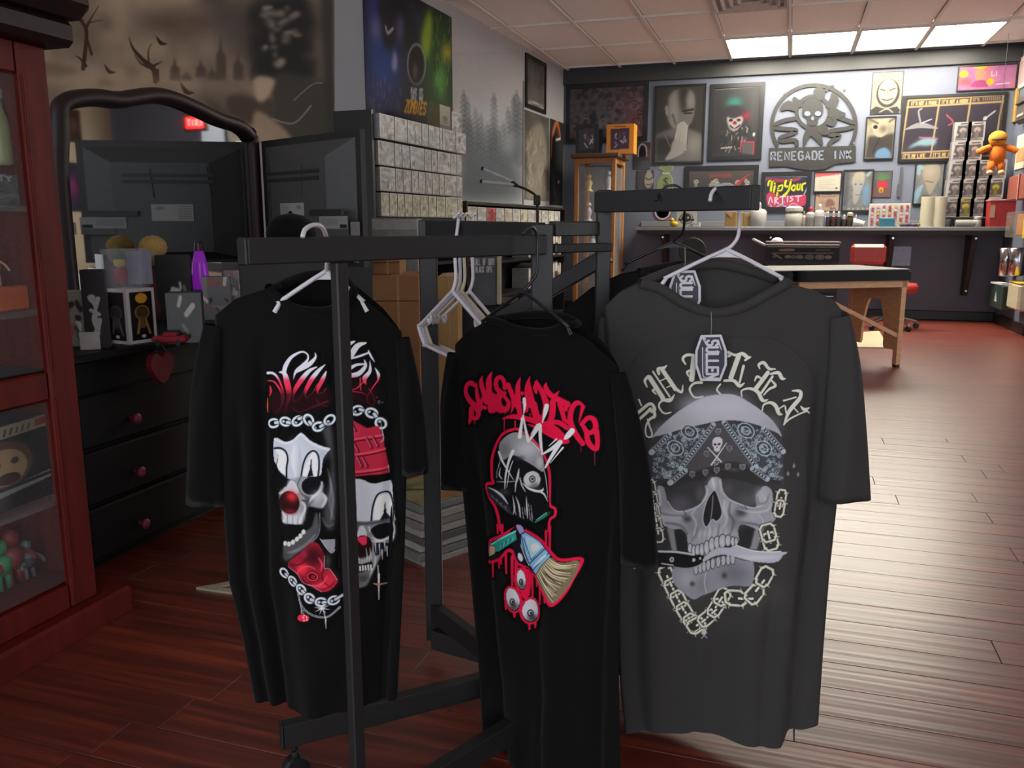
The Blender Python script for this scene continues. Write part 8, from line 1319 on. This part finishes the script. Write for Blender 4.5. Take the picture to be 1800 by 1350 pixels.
# ---- black cap on a black carton in front of the television
q = at(515, 470, 2.6); zc = at(515, 420, 2.6)[2]; one('black_carton', box((q[0], q[1], zc / 2), (.26, .24, zc), YAW, .004), M_BLK2, 'tall black carton behind the clown shirt', 'carton'); t = thing('cap', (q[0], q[1], zc), 'black baseball cap on top of the black carton', 'cap'); m = cloth('cap_black', (16, 16, 18)); mk('crown', lathe([(.075, .001), (.076, .02), (.066, .05), (.042, .07), (.004, .078)], (q[0], q[1], zc), 20), m, t, sm=True); mk('brim', prism([(-.06, 0), (-.05, .06), (0, .085), (.05, .06), (.06, 0)], ((q[0], q[1], zc + .006), -RT, -FWH, az), -.003, .003), m, t); mk('button', ball((q[0], q[1], zc + .079), .006, 8, 6), m, t)
# ---- cartons and boxes between dresser and shelves
M_CARD2 = mat('brown_cardboard', (146, 104, 66), .8, var=.1, scale=6); M_TAPE = mat('packing_tape', (170, 130, 84), .3)
def carton(label, x0, x1, yt, yb, d_, dep, m=M_CARD2, z0=None, cat='carton', tape=True, rz=YAW, name='cardboard_carton'):
    a_, b_ = at(x0, (yt + yb) / 2, d_), at(x1, (yt + yb) / 2, d_); w_ = np.linalg.norm(b_ - a_); zt = at((x0 + x1) / 2, yt, d_)[2]; z0 = at((x0 + x1) / 2, yb, d_)[2] if z0 is None else z0; c = (a_ + b_) / 2 + FWH * dep / 2; c[2] = (zt + z0) / 2
    t = thing(name, (c[0], c[1], z0), label, cat); mk('body', box(c, (w_, dep, zt - z0), rz, .003), m, t)
    if tape: mk('tape', box(c + az * ((zt - z0) / 2), (.045, dep * 1.002, .002), rz) + box(c - FWH * (dep / 2) + RT * w_ * .05, (.010, .003, (zt - z0) * .98), rz), M_TAPE, t); mk('flap_seam', box(c + az * ((zt - z0) * .36) - FWH * dep / 2, (w_ * .98, .003, .004), rz), mat('seam_dark', (84, 58, 36), .9), t)
    return t, zt, c
t, zt, c = carton('large brown cardboard carton on the floor behind the clown shirt', 657, 738, 483, 700, 3.7, .35, z0=0.0); carton('small brown carton on top of the large one', 655, 703, 458, 483, 3.72, .22, z0=zt + .0005)
carton('narrow tan carton behind the empty hangers', 770, 806, 485, 640, 3.9, .3, mat('tan_cardboard', (172, 138, 88), .8, var=.1, scale=6), z0=0.0)
t, zt, c = carton('black crate stacked between the cartons and the game box', 812, 905, 535, 700, 4.3, .35, M_BLK2, z0=0.0, tape=False, name='black_crate', cat='crate'); mk('lid', box(c + az * (zt / 2 + .006), (.30, .37, .012), YAW, .003), M_BLK2, t)
t, z2, c2 = carton('grey game box with stacked white lettering under the rack arm', 832, 871, 440, 523, 4.1, .05, mat('slate_card', (84, 90, 96), .5), z0=zt + .0125, tape=False, name='game_box', cat='game box')
a = Art(0, 0, 40, 84, 1.3, (84, 90, 96)); a.a[:] = 1; a.text(2, 13, 9, 'CALL OF DUTY', (206, 206, 206), 1.3, wx=.22, sp=.1).text(4, 25, 8, 'BLACK OPS', (206, 206, 206), 1.3, wx=.3, sp=.12).blob(22, 62, 14, 18, (104, 110, 116), .6)
w_ = .108; sheet('printed_face', a, rect_fn(0, 0, 40, 84, c2 - FWH * .0262 - RT * w_ / 2 + az * ((z2 - zt - .0125) / 2), RT * w_, -az * (z2 - zt - .0125)), MATTE, t)
carton('slim cream game case beside the grey game box', 873, 881, 450, 523, 4.12, .1, mat('cream_card2', (176, 170, 140), .5), z0=zt + .0125, tape=False, name='game_case', cat='game case')
t, zt, c = carton('grey printer box behind the rack arm', 654, 734, 384, 458, 4.2, .22, mat('grey_carton', (140, 140, 140), .5), z0=.0, tape=False, name='printer_box', cat='carton'); mk('lid_band', box(c + az * (c[2] - .03), (.222, .225, .05), YAW), mat('grey_band', (170, 170, 168), .5), t)
# ---- magazines and scrap on the floor
q = onz(765, 985, 0); r = random.Random(6); cols = [(150, 150, 144), (120, 122, 120), (170, 168, 160), (90, 92, 90), (160, 158, 150), (130, 126, 120)]
for i in range(8):
    c = onz(772, 955, 0) + np.array([r.uniform(-.01, .01), r.uniform(-.01, .01), .012 + i * .024]); t = one('magazine' if i else 'magazine', box(c, (.34, .26, .0225), YAW + .75 + r.uniform(-.05, .05), .003), mat('mag%d' % (i % 6), cols[i % 6], .5), '%s magazine from the bottom of the floor stack between the shirts' % nth[i], 'magazine', 'stack of magazines on the floor')
a = Art(0, 0, 60, 46, 1.2, (110, 116, 84)).cloud([(90, 100, 70), (140, 146, 104), (116, 110, 84)], 12, 3); a.line([(4, 10), (30, 30), (56, 20)], 3, (50, 56, 44)).poly([(10, 34), (40, 32), (42, 42), (10, 43)], (150, 90, 64), .9, 2, 1)
ca, sa = math.cos(YAW + .75), math.sin(YAW + .75); R2 = np.array([ca, sa, 0]); F2 = np.array([-sa, ca, 0]); sheet('magazine_cover', a, rect_fn(0, 0, 60, 46, c + az * .0125 - R2 * .165 + F2 * .125, R2 * .33, -F2 * .25), GLOSS, t)
q = onz(380, 1040, 0); t = one('paper_scrap', prism([(-.055, 0), (.05, .055), (.06, .035), (.0, .004), (.065, -.012), (.065, -.035), (.0, -.018)], (q + az * .001, RT, FWH, az), 0, .012), mat('scrap_beige', (176, 168, 146), .7), 'torn beige cardboard scrap on the dark floor', 'scrap')
# ================================================================== curio cabinet at the left edge
XC = -1.63; M_CW = mat('cherry_wood', (96, 24, 16), .5, var=.25, scale=7, stretch=(5, 5, .7), spec=.25); M_CI = mat('cabinet_interior', (24, 12, 12), .6)
YA, YZ, DC = .62, 1.592, .40
t = thing('curio_cabinet', (XC - DC / 2, (YA + YZ) / 2, 0), 'tall cherry wood curio cabinet with glass doors at the left edge', 'curio cabinet')
mk('plinth', box((XC - DC / 2 + .012, (YA + YZ) / 2 + .035, .037), (DC + .05, YZ - YA + .09, .074), ch=.008), M_CW, t); mk('base_rail', box((XC - .013, (YA + YZ) / 2, .105), (.022, YZ - YA - .168, .062), ch=.004), M_CW, t); mk('middle_rail', box((XC - .013, (YA + YZ) / 2, .632), (.022, YZ - YA - .168, .066), ch=.004), M_CW, t); mk('top_rail', box((XC - .013, (YA + YZ) / 2, 1.365), (.022, YZ - YA - .168, .07), ch=.004), M_CW, t)
mk('crown', box((XC - DC / 2 + .02, (YA + YZ) / 2 + .01, 1.43), (DC + .07, YZ - YA + .06, .06), ch=.014) + box((XC - DC / 2 + .035, (YA + YZ) / 2 + .02, 1.53), (DC + .12, YZ - YA + .10, .14), ch=.03), M_MFR, t)
for yy in (YZ - .040, YA + .042): s_ = mk('stile', box((XC - .011, yy, .737), (.022, .080, 1.326), ch=.005), M_CW, t); mk('moulding', cyl((XC + .002, yy - .034, .15), (XC + .002, yy - .034, .60), .004, 8) + cyl((XC + .002, yy - .034, .67), (XC + .002, yy - .034, 1.33), .004, 8), M_CW, s_)
mk('side', box((XC - DC / 2 - .011, YZ - .012, .72), (DC - .022, .022, 1.30)), M_CW, t); mk('side', box((XC - DC / 2 - .011, YA + .012, .72), (DC - .022, .022, 1.30)), M_CW, t); mk('back_panel', box((XC - DC + .008, (YA + YZ) / 2, .72), (.012, YZ - YA - .05, 1.28)), M_CI, t); mk('floor_board', box((XC - DC / 2 - .01, (YA + YZ) / 2, .13), (DC - .04, YZ - YA - .05, .012)), M_CW, t)
for z in (.335, .655, .80, 1.04): mk('shelf', box((XC - DC / 2 - .015, (YA + YZ) / 2, z), (DC - .05, YZ - YA - .05, .012)), M_GLS if z != .655 else M_CI, t)
mk('glass_door', box((XC - .012, (YA + YZ) / 2, 1.0), (.004, YZ - YA - .17, .66)), mat('door_glass', (200, 206, 210), .04, alpha=.04, spec=.3), t); mk('glass_door', box((XC - .012, (YA + YZ) / 2, .37), (.004, YZ - YA - .17, .45)), mat('door_glass', (200, 206, 210), .04, alpha=.04, spec=.3), t)
XI = -1.72
def inbox(name, label, cat, x0, y0_, x1, y1_, z0, m, face=None, dep=.09, X=XI):
    ya, yb = sorted((onx(x0, (y0_ + y1_) / 2, X)[1], onx(x1, (y0_ + y1_) / 2, X)[1])); ht = onx((x0 + x1) / 2, y0_, X)[2] - z0; yb = max(yb, ya + .03); t = thing(name, (X - dep / 2, (ya + yb) / 2, z0), label, cat, 'collectibles in the cherry cabinet'); mk('body', box((X - dep / 2, (ya + yb) / 2, z0 + ht / 2), (dep, yb - ya, ht), ch=.003), m, t)
    if face is not None: sheet('printed_face', face, rect_fn(face.x0, face.y0, face.x1, face.y1, (X + .0008, ya, z0 + ht), (0, yb - ya, 0), (0, 0, -ht)), GLOSS, t)
    return t
a = Art(0, 0, 90, 130, 1.1, (30, 26, 26)); a.a[:] = 1; a.poly([(0, 6), (90, 0), (90, 18), (0, 26)], (150, 140, 120), 1, 0).poly([(76, 4), (88, 3), (88, 14), (76, 15)], (150, 60, 60), 1, 0).ell(40, 62, 30, 36, (90, 64, 42)).ell(42, 66, 22, 28, (168, 140, 104)).ell(34, 60, 4, 5, (60, 44, 36)).ell(52, 58, 4, 5, (60, 44, 36)).ell(44, 84, 12, 9, (60, 24, 24)).line([(24, 40), (42, 32), (62, 42)], 8, (84, 58, 38)).poly([(0, 104), (90, 88), (90, 100), (0, 116)], (130, 134, 130), 1, 0).line([(20, 100), (86, 94)], 5, (30, 30, 32))
[a.line([(8 + i * 6, 22 - i * .55), (10 + i * 6, 13 - i * .5)], 2.2 if i in (6, 7) else 1.3, (50, 44, 38), .9, 0) for i in range(11)]
inbox('doll_box', 'boxed doll with surprised face on the lower cabinet shelf', 'doll box', -75, 745, 92, 885, .342, mat('doll_box_card', (36, 32, 32), .5), a)
inbox('orange_box', 'bright orange toy box on the cabinet shelf', 'toy box', -40, 505, 52, 548, .8065, mat('orange_toy_card', (206, 100, 36), .5))
a = Art(0, 0, 30, 60, 1.1, (90, 92, 92)).cloud([(70, 72, 72), (130, 132, 130)], 8, 2); a.text(2, 4, 9, 'DUTY', (190, 190, 188), 1.8, wx=.5)
inbox('grey_game_box', 'grey game box on the upper cabinet shelf', 'game box', -30, 305, 34, 398, 1.047 - .001, mat('grey_game_card', (100, 102, 102), .5), a)
for i, (x, z, h, w_, c, nm) in enumerate(((16, onx(6, 505, XI)[2] + .0005, .10, .02, (176, 170, 120), 'tiny yellow figure standing on the orange toy box'), (20, .142, .125, .04, (60, 130, 84), 'green rubber creature figure on the cabinet floor'), (75, .142, .10, .03, (110, 110, 116), 'grey robot figure on the cabinet floor'), (108, .142, .09, .03, (70, 72, 80), 'dark robot figure on the cabinet floor'), (10, .342, .0, 0, 0, ''), (40, .142, .14, .045, (120, 36, 40), 'dark red boxed figure at the back of the cabinet floor'))):
    if not h: continue
    ybase = onx(x, 1000 if z < .3 else 420, XI)[1]; B_ = np.array([XI - .03, min(ybase, YZ - .09), z]); t = thing('toy_figure', B_, nm, 'toy figure', 'collectibles in the cherry cabinet'); m = mat('cfig%d' % i, c, .5); mk('torso', lathe([(w_ * .4, h * .3), (w_ * .55, h * .4), (w_ * .6, h * .62), (w_ * .3, h * .7)], B_, 12), m, t, sm=True); mk('head', ball(B_ + az * h * .84, (w_ * .42, w_ * .42, h * .15)), m, t, sm=True)
    for s_ in (-1, 1): mk('leg', tube([B_ + np.array([0, s_ * w_ * .28, h * .36]), B_ + np.array([0.004, s_ * w_ * .34, 0])], [w_ * .22, w_ * .18], 8), m, t, sm=True); mk('arm', tube(smooth([B_ + np.array([0, s_ * w_ * .5, h * .6]), B_ + np.array([.01, s_ * w_ * .95, h * .5]), B_ + np.array([.02, s_ * w_ * 1.1, h * .36])], 3), w_ * .14, 8), m, t, sm=True)
B_ = np.array([XI - .03, onx(14, 200, XI)[1], 1.0465 + .12]); B_[2] = 1.047 + .092; t = thing('glow_bottle', (B_[0], B_[1], B_[2]), 'pale green tinted bottle standing on the grey game box', 'bottle'); mk('bottle', lathe([(.022, 0), (.024, .01), (.022, .10), (.012, .13), (.012, .15)], B_, 16), mat('pale_green_glass', (150, 156, 110), .3), t, sm=True); mk('cap', lathe([(.014, .15), (.014, .17), (.004, .175)], B_, 12), mat('cream_cap', (190, 186, 160), .5), t)
